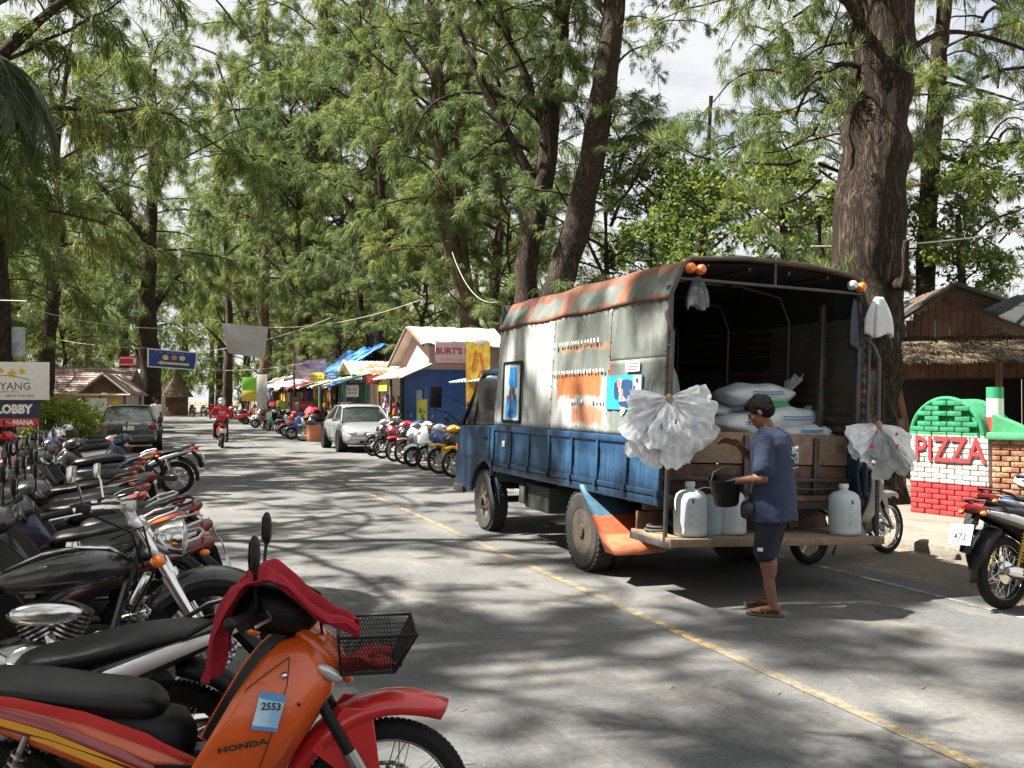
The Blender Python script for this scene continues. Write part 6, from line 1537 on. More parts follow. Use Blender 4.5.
def add_hair(P, Q, s, parent, long_=False):
    b = MB(); b.ell(P(-.022, 0, .042), (.104 * s, .086 * s, .093 * s), 22, 14, Q); b.ell(P(-.05, 0, -.005), (.072 * s, .079 * s, .07 * s), 18, 12, Q); b.ell(P(.04, 0, .085), (.055 * s, .065 * s, .035 * s), 14, 10, Q)
    for sg in (-1, 1): b.ell(P(.02, sg * .073, .03), (.03 * s, .012 * s, .04 * s), 10, 8, Q)
    rr_ = random.Random(3)
    for k in range(60):
        a = rr_.uniform(0, 6.28); z = rr_.uniform(-.3, 1); rad = math.sqrt(max(0, 1 - z * z)); q = (-.022 + .1 * rad * math.cos(a), .083 * rad * math.sin(a), .042 + .09 * z)
        if q[0] > .05 and q[2] < .06: continue
        q2 = (q[0] * 1.06 + .01, q[1] * 1.08, q[2] - .022); b.caps(P(*q), P(*q2), .012 * s, .004 * s, 6)
    return b.build('hair', HAIR, parent, ang=180, mods=[('REMESH', dict(mode='VOXEL', voxel_size=.007, use_smooth_shade=True)), ('SMOOTH', dict(factor=.5, iterations=1))])
def eyes(P, s, parent):
    b = MB()
    for sg in (-1, 1): b.ell(P(.082, sg * .033, .0), (.011 * s, .011 * s, .006 * s), 10, 6)
    return b.build('eyes', M('eye', (.02, .015, .012), .2), parent)

# --- the man at the platform (x forward, y left)
mp_ = at(771, 612, 7.22); FACE = 129.0
man = empty('person', (mp_.x, mp_.y, 0.006), R(FACE), 'person in a blue t-shirt and dark shorts standing at the truck platform', 'person')
b = MB()
# legs: left leg is nearer to the camera
hipL, hipR = (-.02, .09, .84), (-.02, -.09, .84)
kneeL, ankL = (.025, .10, .45), (-.04, .11, .085)
kneeR, ankR = (.06, -.11, .45), (.06, -.14, .085)
for (h, k, a, fd) in ((hipL, kneeL, ankL, (1, .12)), (hipR, kneeR, ankR, (1, -.1))):
    h, k, a = Vector(h), Vector(k), Vector(a); b.caps(h, k, .078, .055, 16); b.caps(k, a, .052, .034, 14); m_ = k.lerp(a, .3) + Vector((-.025, 0, 0)); b.ell(m_, (.047, .045, .10), 14, 10)
    f = Vector((fd[0], fd[1], 0)).normalized(); sd = Vector((-f.y, f.x, 0)); b.caps(a, a - Vector((0, 0, .035)) - f * .03, .034, .03, 12); b.caps(a - Vector((0, 0, .03)), a + f * .12 - Vector((0, 0, .055)), .032, .024, 12)
    b.ell(a + f * .12 - Vector((0, 0, .056)), (.05, .045, .018), 14, 8, (0, 0, math.atan2(f.y, f.x)))
    for j in range(5): q = a + f * (.165 - .012 * j if True else 0) + sd * (.034 - .017 * j) * (1 if h.y < 0 else -1) - Vector((0, 0, .06)); b.caps(q - f * .03, q + f * .012, .011 - .0012 * j + .001, .0105 - .0012 * j, 8)
# torso
b.caps((-.02, 0, .86), (-.01, 0, 1.05), .125, .12, 18); b.caps((-.01, .07, 1.28), (-.01, -.07, 1.28), .10, .10, 14); b.caps((-.01, 0, 1.0), (-.01, 0, 1.3), .125, .10, 18)
b.caps((.0, 0, 1.34), (.045, 0, 1.44), .052, .05, 14)
hc = (.085, 0, 1.515); hf = Vector((.86, .12, -.5)); P_, Q_ = head_shape(b, hc, hf, (.35, 0, 1), .98)
shL, elL, wrL = (0, .185, 1.30), (.0, .235, 1.03), (.21, .20, 1.0)
shR, elR, wrR = (0, -.185, 1.31), (.16, -.24, 1.09), (.27, -.04, 1.27)
for (s_, e_, w_) in ((shL, elL, wrL), (shR, elR, wrR)): b.caps(s_, e_, .05, .041, 14); b.caps(e_, w_, .04, .026, 14); b.ell(Vector(e_).lerp(Vector(w_), .25), (.043, .043, .043), 12, 8)
hand(b, wrL, (.8, -.1, -.25), (0, -.5, -.9), .75); hand(b, wrR, (.8, .45, .3), (.1, .8, -.6), .5, right=True)
body = b.build('body', SKIN, man, ang=180, mods=REM(.0062, 5))
add_hair(P_, Q_, .98, man); eyes(P_, .98, man)
TEE = M('tee_blue', (.018, .03, .068), .85, var=.16, vscale=5, bump=.3, bscale=18)
b = MB(); rings = []
for z, hx, hy, cx in ((.70, .165, .20, -.01), (.76, .165, .2, -.01), (.9, .155, .192, -.012), (1.05, .145, .187, -.01), (1.18, .148, .20, -.01), (1.28, .14, .205, -.01), (1.345, .115, .165, -.005), (1.385, .075, .095, .01), (1.40, .063, .07, .02)):
    rings.append([(cx + hx * 1.06 * math.copysign(abs(math.cos(t)) ** .85, math.cos(t)) * (1 + .035 * math.sin(4 * t + z * 9) * (1.35 - z)), hy * 1.04 * math.copysign(abs(math.sin(t)) ** .85, math.sin(t)), z + (.012 * math.sin(3 * t) if z < .8 else 0)) for t in [2 * math.pi * k / 36 for k in range(36)]])
b.loft(rings, caps=True)
for (s_, e_) in ((shL, elL), (shR, elR)):
    s_, e_ = Vector(s_), Vector(e_); b.caps(s_ + Vector((0, -.02 if s_.y > 0 else .02, .0)), s_.lerp(e_, .72), .074, .078, 18)
tee = b.build('t_shirt', TEE, man, ang=180, mods=REM(.008, 4) + [('DISPLACE', dict(strength=.022, mid_level=.5))])
tex = bpy.data.textures.new('cloth_folds', 'CLOUDS'); tex.noise_scale = .13; tex.noise_depth = 2; tee.modifiers['displace'].texture = tex
SHORTS = M('shorts_navy', (.007, .009, .018), .8, var=.2, bump=.2)
b = MB(); b.caps((-.015, .04, .85), (-.015, -.04, .85), .135, .135, 20)
for h, k in ((hipL, kneeL), (hipR, kneeR)): b.caps(Vector(h), Vector(h).lerp(Vector(k), .95), .108, .088, 18)
sh = b.build('shorts', SHORTS, man, ang=180, mods=REM(.008, 3) + [('DISPLACE', dict(strength=.015, mid_level=.5))]); sh.modifiers['displace'].texture = tex
b = MB(); b.box((.03, .202, .50), (.04, .004, .025)); b.build('shorts_badge', WHITE, man, smooth=False)
# white print on the back of the shirt
b = MB(); rp = random.Random(12)
def bk(y, z): return (-.186 + .6 * y * y - (.0 if z > 1.1 else 0), y, z)
for k in range(34):
    y = -.085 + .17 * (k % 9) / 8 + rp.uniform(-.01, .01); z = 1.24 - .033 * (k // 9) + rp.uniform(-.012, .012); a = rp.uniform(0, 3.14); l = rp.uniform(.012, .03)
    b.tube([bk(y, z), bk(y + l * math.cos(a), z + l * math.sin(a) * .9)], .0035, 4)
for k in range(12): y = -.06 + .012 * k; b.tube([bk(y, 1.10), bk(y + .006, 1.10 + rp.uniform(-.006, .012))], .0028, 4)
b.build('shirt_print', M('shirt_print', (.5, .55, .6), .7), man)
for a_, fd in ((ankL, (1, .12)), (ankR, (1, -.1))):
    f = Vector((fd[0], fd[1], 0)).normalized(); an = Vector(a_); c0 = Vector((an.x, an.y, 0)); sd = Vector((-f.y, f.x, 0)); rings = []
    for k in range(11):
        t_ = -.075 + .275 * k / 10; w_ = .036 + .012 * math.sin(math.pi * k / 10) if 0 < k < 10 else .016; rings.append([c0 + f * t_ + sd * w_ * q[0] + Vector((0, 0, q[1])) for q in ((-1, 0), (1, 0), (1, .014), (-1, .014))])
    b = MB(); b.loft(rings); b.tube([c0 + f * .04 + sd * .043 + Vector((0, 0, .012)), c0 + f * .08 + sd * .03 + Vector((0, 0, .05)), c0 + f * .14 + Vector((0, 0, .018))], .006, 6); b.tube([c0 + f * .04 - sd * .043 + Vector((0, 0, .012)), c0 + f * .08 - sd * .03 + Vector((0, 0, .05)), c0 + f * .14 + Vector((0, 0, .018))], .006, 6)
    b.build('flip_flop', M('flip_flop', (.07, .055, .04), .8), man, ang=50)
b = MB(); b.slo([(-.02, .68, .80, .08, .17), (.03, .66, .82, .09, .17), (.08, .68, .80, .07, .17)], 14); ob = b.build('belt_bag', M('black_pouch', (.012, .012, .013), .6), man); ob.location = (.10, -.04, .04)
# bucket in his left hand
bkt = empty('black_bucket', man.matrix_world @ Vector((0, 0, 0)), 0, 'black bucket held in the hands of the man in the blue t-shirt', 'bucket')
mw = Matrix.Translation(man.location) @ Matrix.Rotation(R(FACE), 4, 'Z'); bp_ = mw @ Vector((.31, .12, .81)); bkt.location = bp_; bkt.rotation_euler = (R(6), R(-8), 0)
MB().lathe([(0, 0), (.085, 0), (.092, .015), (.122, .20), (.128, .21), (.122, .213), (.115, .2), (.086, .02), (0, .015)], n=28).build('pail', BLACK, bkt, ang=60)
MB().tube([(.125, 0, .2), (.1, 0, .27), (0, 0, .30), (-.1, 0, .27), (-.125, 0, .2)], .004, 5).build('handle', STEEL, bkt)
b = MB(); b.caps(mw @ Vector((.44, -.05, 1.33)), mw @ Vector((.52, -.01, 1.36)), .02, .024, 8)

# --- rider on a red scooter going away
rp0 = at(221, 447.5, 31.3)
scr = scooter('red scooter ridden down the middle of the street', P_RED, P_BLACK, None, (rp0.x, rp0.y, 0), R(90), 0)
rider = empty('person', (rp0.x, rp0.y, 0), R(90), 'person in a red shirt and silver helmet riding the red scooter away', 'person')
b = MB(); b.caps((-.3, 0, .88), (-.22, 0, 1.22), .14, .12, 14); b.caps((-.22, .1, 1.26), (-.22, -.1, 1.26), .085, .085, 12); b.caps((-.2, 0, 1.3), (-.18, 0, 1.4), .055, .05, 10); head_shape(b, (-.16, 0, 1.47), (1, 0, 0), (0, 0, 1), 1)
for s in (-1, 1):
    b.caps((-.25, s * .1, .86), (.1, s * .17, .78), .08, .06, 12); b.caps((.1, s * .17, .78), (.1, s * .2, .36), .055, .04, 12); b.caps((.08, s * .2, .33), (.24, s * .2, .31), .04, .03, 10)
    b.caps((-.22, s * .19, 1.25), (-.05, s * .3, 1.08), .05, .042, 12); b.caps((-.05, s * .3, 1.08), (.16, s * .32, 1.02), .04, .03, 12); hand(b, (.15, s * .32, 1.02), (1, 0, -.1), (0, 0, -1), 1.0, right=s < 0)
b.build('body', SKIN, rider, ang=180, mods=REM(.012, 2))
b = MB(); b.caps((-.3, 0, .86), (-.22, 0, 1.22), .165, .14, 16); b.caps((-.22, .12, 1.25), (-.22, -.12, 1.25), .10, .10, 12)
for s in (-1, 1): b.caps((-.22, s * .19, 1.25), (-.1, s * .28, 1.12), .07, .065, 12)
b.build('shirt', M('shirt_red', (.55, .02, .025), .8, var=.15), rider, ang=180, mods=REM(.015, 3))
b = MB(); b.caps((-.3, .05, .86), (-.3, -.05, .86), .15, .15, 14)
for s in (-1, 1): b.caps((-.25, s * .1, .86), (.1, s * .17, .78), .1, .08, 12); b.caps((.1, s * .17, .78), (.1, s * .2, .40), .075, .06, 12)
b.build('trousers', M('trousers_black', (.012, .012, .014), .8), rider, ang=180, mods=REM(.015, 2))
b = MB(); b.ell((-.16, 0, 1.52), (.14, .125, .13), 20, 14); b.caps((-.24, 0, 1.44), (-.1, 0, 1.44), .10, .11, 12); b.build('helmet', M('helmet_silver', (.45, .47, .5), .25, .4, coat=.6), rider, ang=60)
text('PR', .16, WHITE, rider, 'shirt_lettering', (-.425, 0, 1.12), (R(82), 0, R(-90)), .003) if False else None
b = MB()
for k in range(5): b.tube([(-.445 + .0, -.09 + k * .04, 1.13), (-.432, -.08 + k * .04, 1.19)], .008, 4)
b.tube([(-.452, -.08, 1.08), (-.452, .08, 1.08)], .007, 4); b.build('shirt_print', WHITE, rider)
# --- pedestrian beside the dark saloon
pp = at(155.5, 441, 35.5)
ped = empty('person', (pp.x, pp.y, 0), R(-60), 'person in a white shirt and dark trousers standing behind the dark green car', 'person')
b = MB(); b.caps((0, 0, .9), (0, 0, 1.2), .12, .12, 12); b.caps((0, .09, 1.32), (0, -.09, 1.32), .08, .08, 10); b.caps((0, 0, 1.36), (.01, 0, 1.46), .05, .05, 10); PP, QQ_ = head_shape(b, (.02, 0, 1.55), (1, 0, -.1), (0, 0, 1), 1)
for s in (-1, 1):
    b.caps((0, s * .09, .88), (.03, s * .1, .47), .08, .055, 12); b.caps((.03, s * .1, .47), (-.02, s * .1, .08), .052, .035, 12); b.caps((-.02, s * .1, .05), (.14, s * .11, .035), .035, .028, 10)
    b.caps((0, s * .18, 1.31), (-.02, s * .23, 1.05), .045, .04, 12); b.caps((-.02, s * .23, 1.05), (.12, s * .2, .86), .038, .028, 12); hand(b, (.12, s * .2, .86), (.4, 0, -.9), (0, -s, 0), .5, right=s < 0)
b.build('body', SKIN, ped, ang=180, mods=REM(.012, 2)); add_hair(PP, QQ_, 1, ped)
b = MB(); b.caps((0, 0, .88), (0, 0, 1.22), .15, .14, 14); b.caps((0, .11, 1.31), (0, -.11, 1.31), .095, .095, 12)
for s in (-1, 1): b.caps((0, s * .18, 1.31), (-.015, s * .215, 1.14), .065, .062, 12)
b.build('shirt', M('shirt_white', (.72, .72, .70), .85, var=.1), ped, ang=180, mods=REM(.014, 3))
b = MB()
for s in (-1, 1): b.caps((0, s * .07, .88), (.03, s * .1, .47), .11, .08, 12); b.caps((.03, s * .1, .47), (-.02, s * .1, .12), .075, .06, 12)
b.build('trousers', M('trousers_grey', (.05, .05, .055), .85), ped, ang=180, mods=REM(.014, 2))
# ================================================================ cars
def sedan(label, body, loc, rz, dark=False):
    t = empty('saloon_car', loc, rz, label, 'car', None); n = 28
    def body_mesh():
        b = MB()
        secs = [(-2.22, .42, .80, .60), (-2.18, .32, .90, .74), (-2.0, .24, .955, .83), (-1.5, .2, .97, .86), (-.8, .18, .955, .872), (.2, .18, .93, .875), (.85, .18, .90, .87), (1.2, .19, .86, .865), (1.7, .2, .80, .865), (2.0, .22, .72, .83), (2.16, .27, .62, .76), (2.22, .34, .54, .64)]
        rings = []
        for (x, zb, zt, w) in secs:
            zc = zb + (zt - zb) * .62
            rings.append([(x, s * a * w, z) for s, L_ in ((1, [(.0, zb), (.7, zb), (.93, zb + .04), (.985, zb + .12), (1.0, zc - .08), (.995, zc), (.96, zt - .09), (.90, zt - .035), (.80, zt - .008), (.4, zt + .012)]), (-1, [(.4, zt + .012), (.80, zt - .008), (.90, zt - .035), (.96, zt - .09), (.995, zc), (1.0, zc - .08), (.985, zb + .12), (.93, zb + .04), (.7, zb)])) for a, z in (L_ if s == 1 else L_)])
        b.loft(rings); return b
    bo = body_mesh().build('body', body, t, ang=40, mods=[SUBS(1)])
    gh = [(.98, .885), (.30, 1.33), (.05, 1.385), (-.75, 1.395), (-1.0, 1.36), (-1.72, .955)]
    b = MB(); rings = []
    for x, z in gh:
        f = (z - .88) / .5; w = .76 - .17 * f; rings.append([(x, -w - .0, min(z, .9) - .06), (x, -w, z - .04 * (f > .2)), (x, -w + .06, z), (x, 0, z + .012), (x, w - .06, z), (x, w, z - .04 * (f > .2)), (x, w, min(z, .9) - .06)])
    b.loft(rings); b.build('greenhouse_glass', GLASSDK, t, ang=30)
    b = MB(); rings = []
    for x, z, w in ((.33, 1.325, .585), (.1, 1.385, .595), (-.3, 1.405, .60), (-.75, 1.40, .595), (-1.02, 1.362, .58)): rings.append([(x, -w, z - .035), (x, -w + .06, z + .008), (x, -w * .5, z + .022), (x, 0, z + .026), (x, w * .5, z + .022), (x, w - .06, z + .008), (x, w, z - .035)])
    b.loft(rings, closed=False, caps=False); b.build('roof', body, t, ang=50, mods=[SOLID(.012)])
    for s in (-1, 1):
        b = MB(); b.tube([(1.0, s * .765, .885), (.31, s * .60, 1.325), (.05, s * .592, 1.372)], .026, 6); b.tube([(-1.74, s * .755, .95), (-1.02, s * .588, 1.34), (-.75, s * .59, 1.38)], .04, 6); b.tube([(.05, s * .592, 1.372), (-.75, s * .592, 1.38)], .022, 6); b.tube([(-.22, s * .78, .92), (-.28, s * .61, 1.35)], .026, 6); b.build('pillar', body, t)
        b = MB(); b.bbox((.78, s * .93, .965), (.1, .17, .11), .03); b.build('wing_mirror', body, t)
        for x in (.1, -.85): b = MB(); b.bbox((x, s * .885, .80), (.14, .02, .025), .008); b.build('door_handle', CHROME if dark else body, t)
        b = MB(); b.box((.42, s * .877, .55), (.008, .006, .62)); b.box((-.42, s * .877, .55), (.008, .006, .62)); b.box((-.02, s * .881, .38), (2.3, .006, .02)); b.build('door_seam', BLACK, t)
        b = MB(); b.ell((2.02, s * .62, .62), (.18, .17, .075), 16, 10, (0, .25, -s * .45)); b.build('headlight', CLEARLENS, t)
        b = MB(); b.ell((-2.12, s * .62, .78), (.10, .2, .10), 16, 10, (0, 0, s * .3)); b.build('tail_light', REDLENS, t)
    for x in (1.35, -1.3):
        for s in (-1, 1):
            b = MB(); b.lathe([(0, -.1), (.335, -.1), (.335, .0), (0, .0)], (x, s * .866, .33), 'y', 26); b.build('wheel_arch', BLACK, t)
            b = MB(); c = (x, s * .782, .31); b.lathe([(.2, -.09), (.29, -.095), (.31, -.06), (.31, .06), (.29, .095), (.2, .09), (.2, -.09)], c, 'y', 28); w_ = b.build('wheel', RUBBER, t)
            b = MB(); b.lathe([(.21, s * .09), (.20, s * .075), (.06, s * .07), (.03, s * .09), (0, s * .09)], c, 'y', 24)
            for k in range(7): a = 2 * math.pi * k / 7; b.bbox((c[0] + .13 * math.cos(a), c[1] + s * .088, c[2] + .13 * math.sin(a)), (.15, .02, .045), .008, (0, -a, 0))
            b.build('rim', ALLOY, w_)
    b = MB(); b.bbox((2.2, 0, .56), (.05, .62, .09), .02); b.bbox((2.17, 0, .34), (.08, .9, .09), .02); b.build('grille', BLACK, t)
    b = MB(); b.bbox((2.2, 0, .43), (.08, 1.3, .06), .02); b.build('front_bumper', body, t)
    b = MB(); b.bbox((2.25, 0, .43), (.01, .36, .12), .004); b.build('number_plate', PLATE, t)
    b = MB(); b.bbox((-2.2, 0, .48), (.1, 1.5, .16), .04); b.build('rear_bumper', body, t)
    b = MB(); b.bbox((-2.235, 0, .74), (.01, .36, .12), .004); b.build('number_plate', PLATE, t)
    b = MB(); b.bbox((-2.2, 0, .86), (.03, .7, .03), .01); b.build('boot_trim', CHROME if dark else body, t)
    return t
sedan('silver saloon car parked facing the camera in front of the green shuttered hut', M('car_silver', (.33, .345, .36), .3, .45, coat=.8, var=.04), (6.1, 30.0, 0), R(-90))
sedan('dark green saloon car parked at the left with its tail to the camera', M('car_dark_green', (.03, .042, .038), .25, .3, coat=.9, var=.05), (-.75, 32.4, 0), R(90), True)

# ================================================================ huts on the right
def corr(b, P0, U, V, nu=60, amp=.02, waves=12, nv=3):
    P0, U, V = Vector(P0), Vector(U), Vector(V); N_ = U.cross(V).normalized()
    b.grid(lambda u, v: P0 + U * u + V * v + N_ * amp * math.sin(u * waves * 2 * math.pi), nu, nv)
def marks(b, P0, U, V, rows, seed, dens=18, th=.09, nrm=None):
    """rows of small painted strokes that stand for lettering too small to read in the photograph"""
    P0, U, V = Vector(P0), Vector(U), Vector(V); N_ = (nrm or U.cross(V)).normalized() * .006; rg_ = random.Random(seed); un = U.normalized(); vn = V.normalized()
    for r in range(rows):
        y0 = (r + .25) / rows; hh = V.length * .5 / rows; k = 0.06
        while k < .92:
            w_ = rg_.uniform(.25, .6) / dens
            if rg_.random() < .85:
                p = P0 + U * k + V * y0 + N_; q = U * w_; h_ = vn * hh * rg_.uniform(.6, 1)
                b.add([p, p + un * th * hh * 2, p + un * th * hh * 2 + h_, p + h_], [(0, 1, 2, 3)])
                if rg_.random() < .7: p2 = p + h_ * rg_.choice([0, .45, .85]); b.add([p2, p2 + q, p2 + q + vn * th * hh * 2, p2 + vn * th * hh * 2], [(0, 1, 2, 3)])
                if rg_.random() < .5: p3 = p + q; b.add([p3, p3 + un * th * hh * 2, p3 + un * th * hh * 2 + h_, p3 + h_], [(0, 1, 2, 3)])
            k += 1 / dens
m_bluew = M('blue_wall', (.02, .075, .27), .6, var=.15, col2=(.03, .11, .33), s2=2, mix2=.4)
m_tarpw = M('white_tarp', (.62, .62, .55), .6, var=.15, vscale=3, bump=.3, bscale=6, col2=(.42, .42, .36), s2=1.5)
m_tarpb = M('blue_tarp', (.03, .16, .50), .45, var=.2, bump=.4, bscale=5, col2=(.1, .3, .6), s2=2.5, mix2=.35)
m_pink = M('pink_white_wall', (.42, .33, .31), .7, var=.1)
m_rust = M('rusty_tin', (.36, .12, .06), .75, .1, col2=(.55, .5, .44), s2=2, mix2=.5, sharp=.05, var=.2)
m_teal = M('teal_paint', (.10, .32, .28), .6, var=.15); m_shut = M('green_shutter', (.01, .085, .06), .55, var=.15)
m_tin = M('grey_tin', (.10, .105, .11), .5, .35, col2=(.14, .08, .05), s2=1.5, var=.2)
m_brown = M('brown_boards', (.20, .10, .055), .8, col2=(.10, .05, .03), s2=3, var=.3, bump=.3)
m_thatch = M('dry_thatch', (.15, .105, .06), .95, col2=(.08, .055, .035), s2=5, var=.4, vscale=30, bump=1.0, bscale=60)
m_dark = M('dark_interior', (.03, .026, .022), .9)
m_cream = M('cream_wall', (.5, .47, .4), .8, var=.12, col2=(.38, .34, .28), s2=2)
m_yelb = M('yellow_board', (.68, .52, .06), .6, var=.1); m_orb = M('orange_board', (.7, .3, .02), .55, col2=(.6, .45, .05), s2=6, var=.2)
m_rope = M('wire_grey', (.12, .12, .12), .6)

# blue bar hut
h = empty('bar_hut', (7.8, 28, 0), 0, 'blue walled bar hut with a white tarp roof and pink sign', 'hut')
b = MB(); b.box((.03, 1.7, 1.25), (.08, 3.4, 2.5)); b.box((2.0, .03, 1.25), (4.0, .08, 2.5)); b.box((4.0, 1.7, 1.25), (.08, 3.4, 2.5)); b.box((2.0, 3.4, 1.25), (4.0, .08, 2.5)); b.build('wall', m_bluew, h)
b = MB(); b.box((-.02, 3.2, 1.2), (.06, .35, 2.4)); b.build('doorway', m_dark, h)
b = MB(); b.prism([(-.1, 2.5), (3.5, 2.5), (3.5, 2.75), (1.4, 3.8), (-.1, 3.2)], -.01, .05, 'x'); b.box((2.0, -.03, 2.86), (4.0, .05, .72)); b.build('gable', m_pink, h)
b = MB()
def roofP(u, v):
    y = -.55 + 1.95 * v; z = 3.22 + (3.88 - 3.22) * v; return (-.35 + 3.0 * u, y, z + .04 * math.sin(u * 22 + v * 3) * (1 - v * .5) - .06 * math.sin(v * 3.14) + .03 * mnoise.noise(Vector((u * 8, v * 4, 0))))
b.grid(roofP, 50, 14); b.grid(lambda u, v: (-.35 + 3.0 * u, 1.4 + 2.6 * v, 3.88 - 1.16 * v + .02 * math.sin(u * 20)), 40, 6); b.build('roof', m_tarpw, h, ang=80, mods=[SOLID(.03)])
b = MB(); b.tube([(-.32, -.55, 3.2), (-.32, 1.4, 3.86), (-.32, 3.95, 2.7)], .045, 6); b.build('barge_board', m_brown, h)
b = MB(); corr(b, (-.9, -.3, 2.25), (0, 4.1, 0), (.95, 0, .42), 110, .018, 22); b.build('awning', m_rust, h, ang=80, mods=[SOLID(.012)])
b = MB(); b.box((.72, -.62, 2.98), (1.35, .03, .62)); sg = b.build('sign_board', M('pink_sign', (.66, .52, .55), .6, var=.1), h)
b = MB()
for (x, z, w_, hh) in ((.72, 3.31, 1.42, .035), (.72, 2.66, 1.42, .035)): b.box((x, -.645, z), (w_, .02, hh))
b.build('sign_border', P_RED, sg)
text("BURT'S BAR", .27, M('sign_magenta', (.5, .03, .12), .5), sg, loc=(.74, -.645, 3.03), rot=(R(90), 0, 0), ext=.004, bold=.008)
b = MB(); marks(b, (.12, -.637, 2.72), (1.2, 0, 0), (0, 0, .14), 1, 4, 22, .12, Vector((0, -1, 0))); b.build('small_lettering', M('sign_orange_marks', (.7, .35, .15), .5), sg, smooth=False)
b = MB(); b.box((-.03, .62, 1.02), (.03, 1.15, 1.15)); yb = b.build('notice_board', m_yelb, h)
b = MB(); b.box((-.05, .85, 1.72), (.02, .65, .32)); b.build('notice_picture', M('notice_picture', (.42, .36, .36), .6, col2=(.2, .4, .5), s2=5, var=.3), yb)
b = MB(); marks(b, (-.05, 1.15, .75), (0, -1.05, 0), (0, 0, .65), 2, 9, 9, .1, Vector((-1, 0, 0))); b.build('notice_lettering', M('dark_green_ink', (.05, .12, .03), .6), yb, smooth=False)
# orange banner and white stall between the blue hut and the truck
h = empty('white_stall', (8.2, 21.5, 0), 0, 'white walled stall with pale blue eave mostly hidden by the truck', 'stall')
b = MB(); b.box((0, 1.2, 1.1), (.06, 3.6, 2.2)); b.box((1.3, 2.98, 1.1), (2.6, .06, 2.2)); b.box((1.3, -.6, 1.1), (2.6, .06, 2.2)); b.build('wall', m_cream, h)
b = MB(); corr(b, (-.7, -.8, 2.05), (0, 4.2, 0), (3.4, 0, .7), 80, .02, 16); b.build('roof', M('blue_grey_tin', (.2, .28, .33), .5, .2, var=.2), h, ang=80, mods=[SOLID(.012)])
p = at(478, 372, 24.4)
b = MB(); b.box((0, 0, 0), (.62, .025, 1.55)); ob = b.build('banner', m_orb, None); ob.location = p; ob.rotation_euler = (0, 0, R(-25)); tag(ob, 'orange and yellow vertical banner beside the truck cab', 'banner')
b = MB(); 
for (x, z, w_, hh, a) in ((-.1, .3, .06, .5, .2), (.1, .2, .06, .6, -.15), (0, -.2, .05, .5, .3), (.15, -.3, .05, .4, 0)): b.box((x, -.016, z), (w_, .004, hh), (0, a, 0))
o2 = b.build('banner_print', M('banner_red_print', (.6, .1, .02), .5), ob, smooth=False)
b = MB(); b.ell((.05, -.005, .78), (.22, .012, .1), 12, 8); b.build('banner_foam', WHITE, ob)
b = MB(); b.tube([(0, 0, -2.2), (0, 0, .8)], .03, 6); po = b.build('banner_post', m_brown, ob); po.location = (-.28, .04, 0)
# teal hut with shutters, blue tarp
h = empty('teal_hut', (8.0, 37.2, 0), 0, 'teal hut with dark green roller shutters, brown tin gable and green awning', 'hut')
b = MB(); b.box((0, 3.2, 1.2), (.06, 6.4, 2.4)); b.box((1.8, .0, 1.2), (3.6, .06, 2.4)); b.box((1.8, 6.4, 1.2), (3.6, .06, 2.4)); b.build('wall', m_cream, h)
for (y0, y1) in ((.5, 2.3), (2.45, 4.3)):
    b = MB(); 
    for k in range(22): b.bbox((-.045, (y0 + y1) / 2, .12 + k * .1), (.03, y1 - y0, .094), .01)
    b.build('shutter', m_shut, h)
b = MB()
for y in (.35, 2.38, 4.4, 6.3): b.bbox((-.09, y, 1.2), (.1, .1, 2.4), .01)
for (x, y) in ((-1.0, .2), (-1.0, 6.2)): b.bbox((x, y, 1.15), (.09, .09, 2.3), .01)
b.build('post', m_teal, h)
b = MB(); b.bbox((-.03, 5.3, 1.4), (.03, 1.3, .9), .01); w_ = b.build('window', m_teal, h)
b = MB()
for k in range(4): b.box((-.05, 4.85 + k * .3, 1.4), (.02, .22, .75))
b.build('pane', GLASSDK, w_)
b = MB(); corr(b, (-1.15, -.2, 2.3), (0, 7.0, 0), (1.25, 0, .35), 120, .018, 28); b.build('awning', M('green_awning', (.14, .30, .2), .6, col2=(.45, .35, .15), s2=3, mix2=.35, var=.2), h, ang=80, mods=[SOLID(.012)])
b = MB(); b.prism([(.8, 2.62), (4.0, 2.62), (2.4, 3.1)], -.35, -.3, 'x'); b.build('gable', M('pale_gable', (.58, .52, .44), .7), h)
b = MB(); corr(b, (-.6, .6, 2.55), (3.6, 0, 0), (0, 1.8, .62), 60, .018, 16); corr(b, (-.6, 4.2, 2.55), (3.6, 0, 0), (0, -1.8, .62), 60, .018, 16); b.build('roof', m_rust, h, ang=80, mods=[SOLID(.012)])
b = MB(); b.tube([(-.62, .55, 2.54), (-.62, 2.4, 3.18), (-.62, 4.25, 2.54)], .05, 5); b.build('barge_board', M('pink_trim', (.62, .45, .42), .6), h)
b = MB(); b.grid(lambda u, v: (7.65 + 1.8 * v, 41.0 + 8.5 * u, 2.85 + 1.15 * v + .07 * math.sin(u * 14) * v + .1 * mnoise.noise(Vector((u * 9, v * 5, 2)))), 50, 14); b.grid(lambda u, v: (9.45 + 2.0 * v, 41.0 + 8.5 * u, 4.0 - .45 * v + .06 * math.sin(u * 15) + .08 * mnoise.noise(Vector((u * 9, v * 5, 2)))), 50, 8)
o = b.build('blue_tarpaulin', m_tarpb, None, ang=80, mods=[SOLID(.02)]); tag(o, 'bright blue tarpaulin stretched over the teal hut', 'tarpaulin')
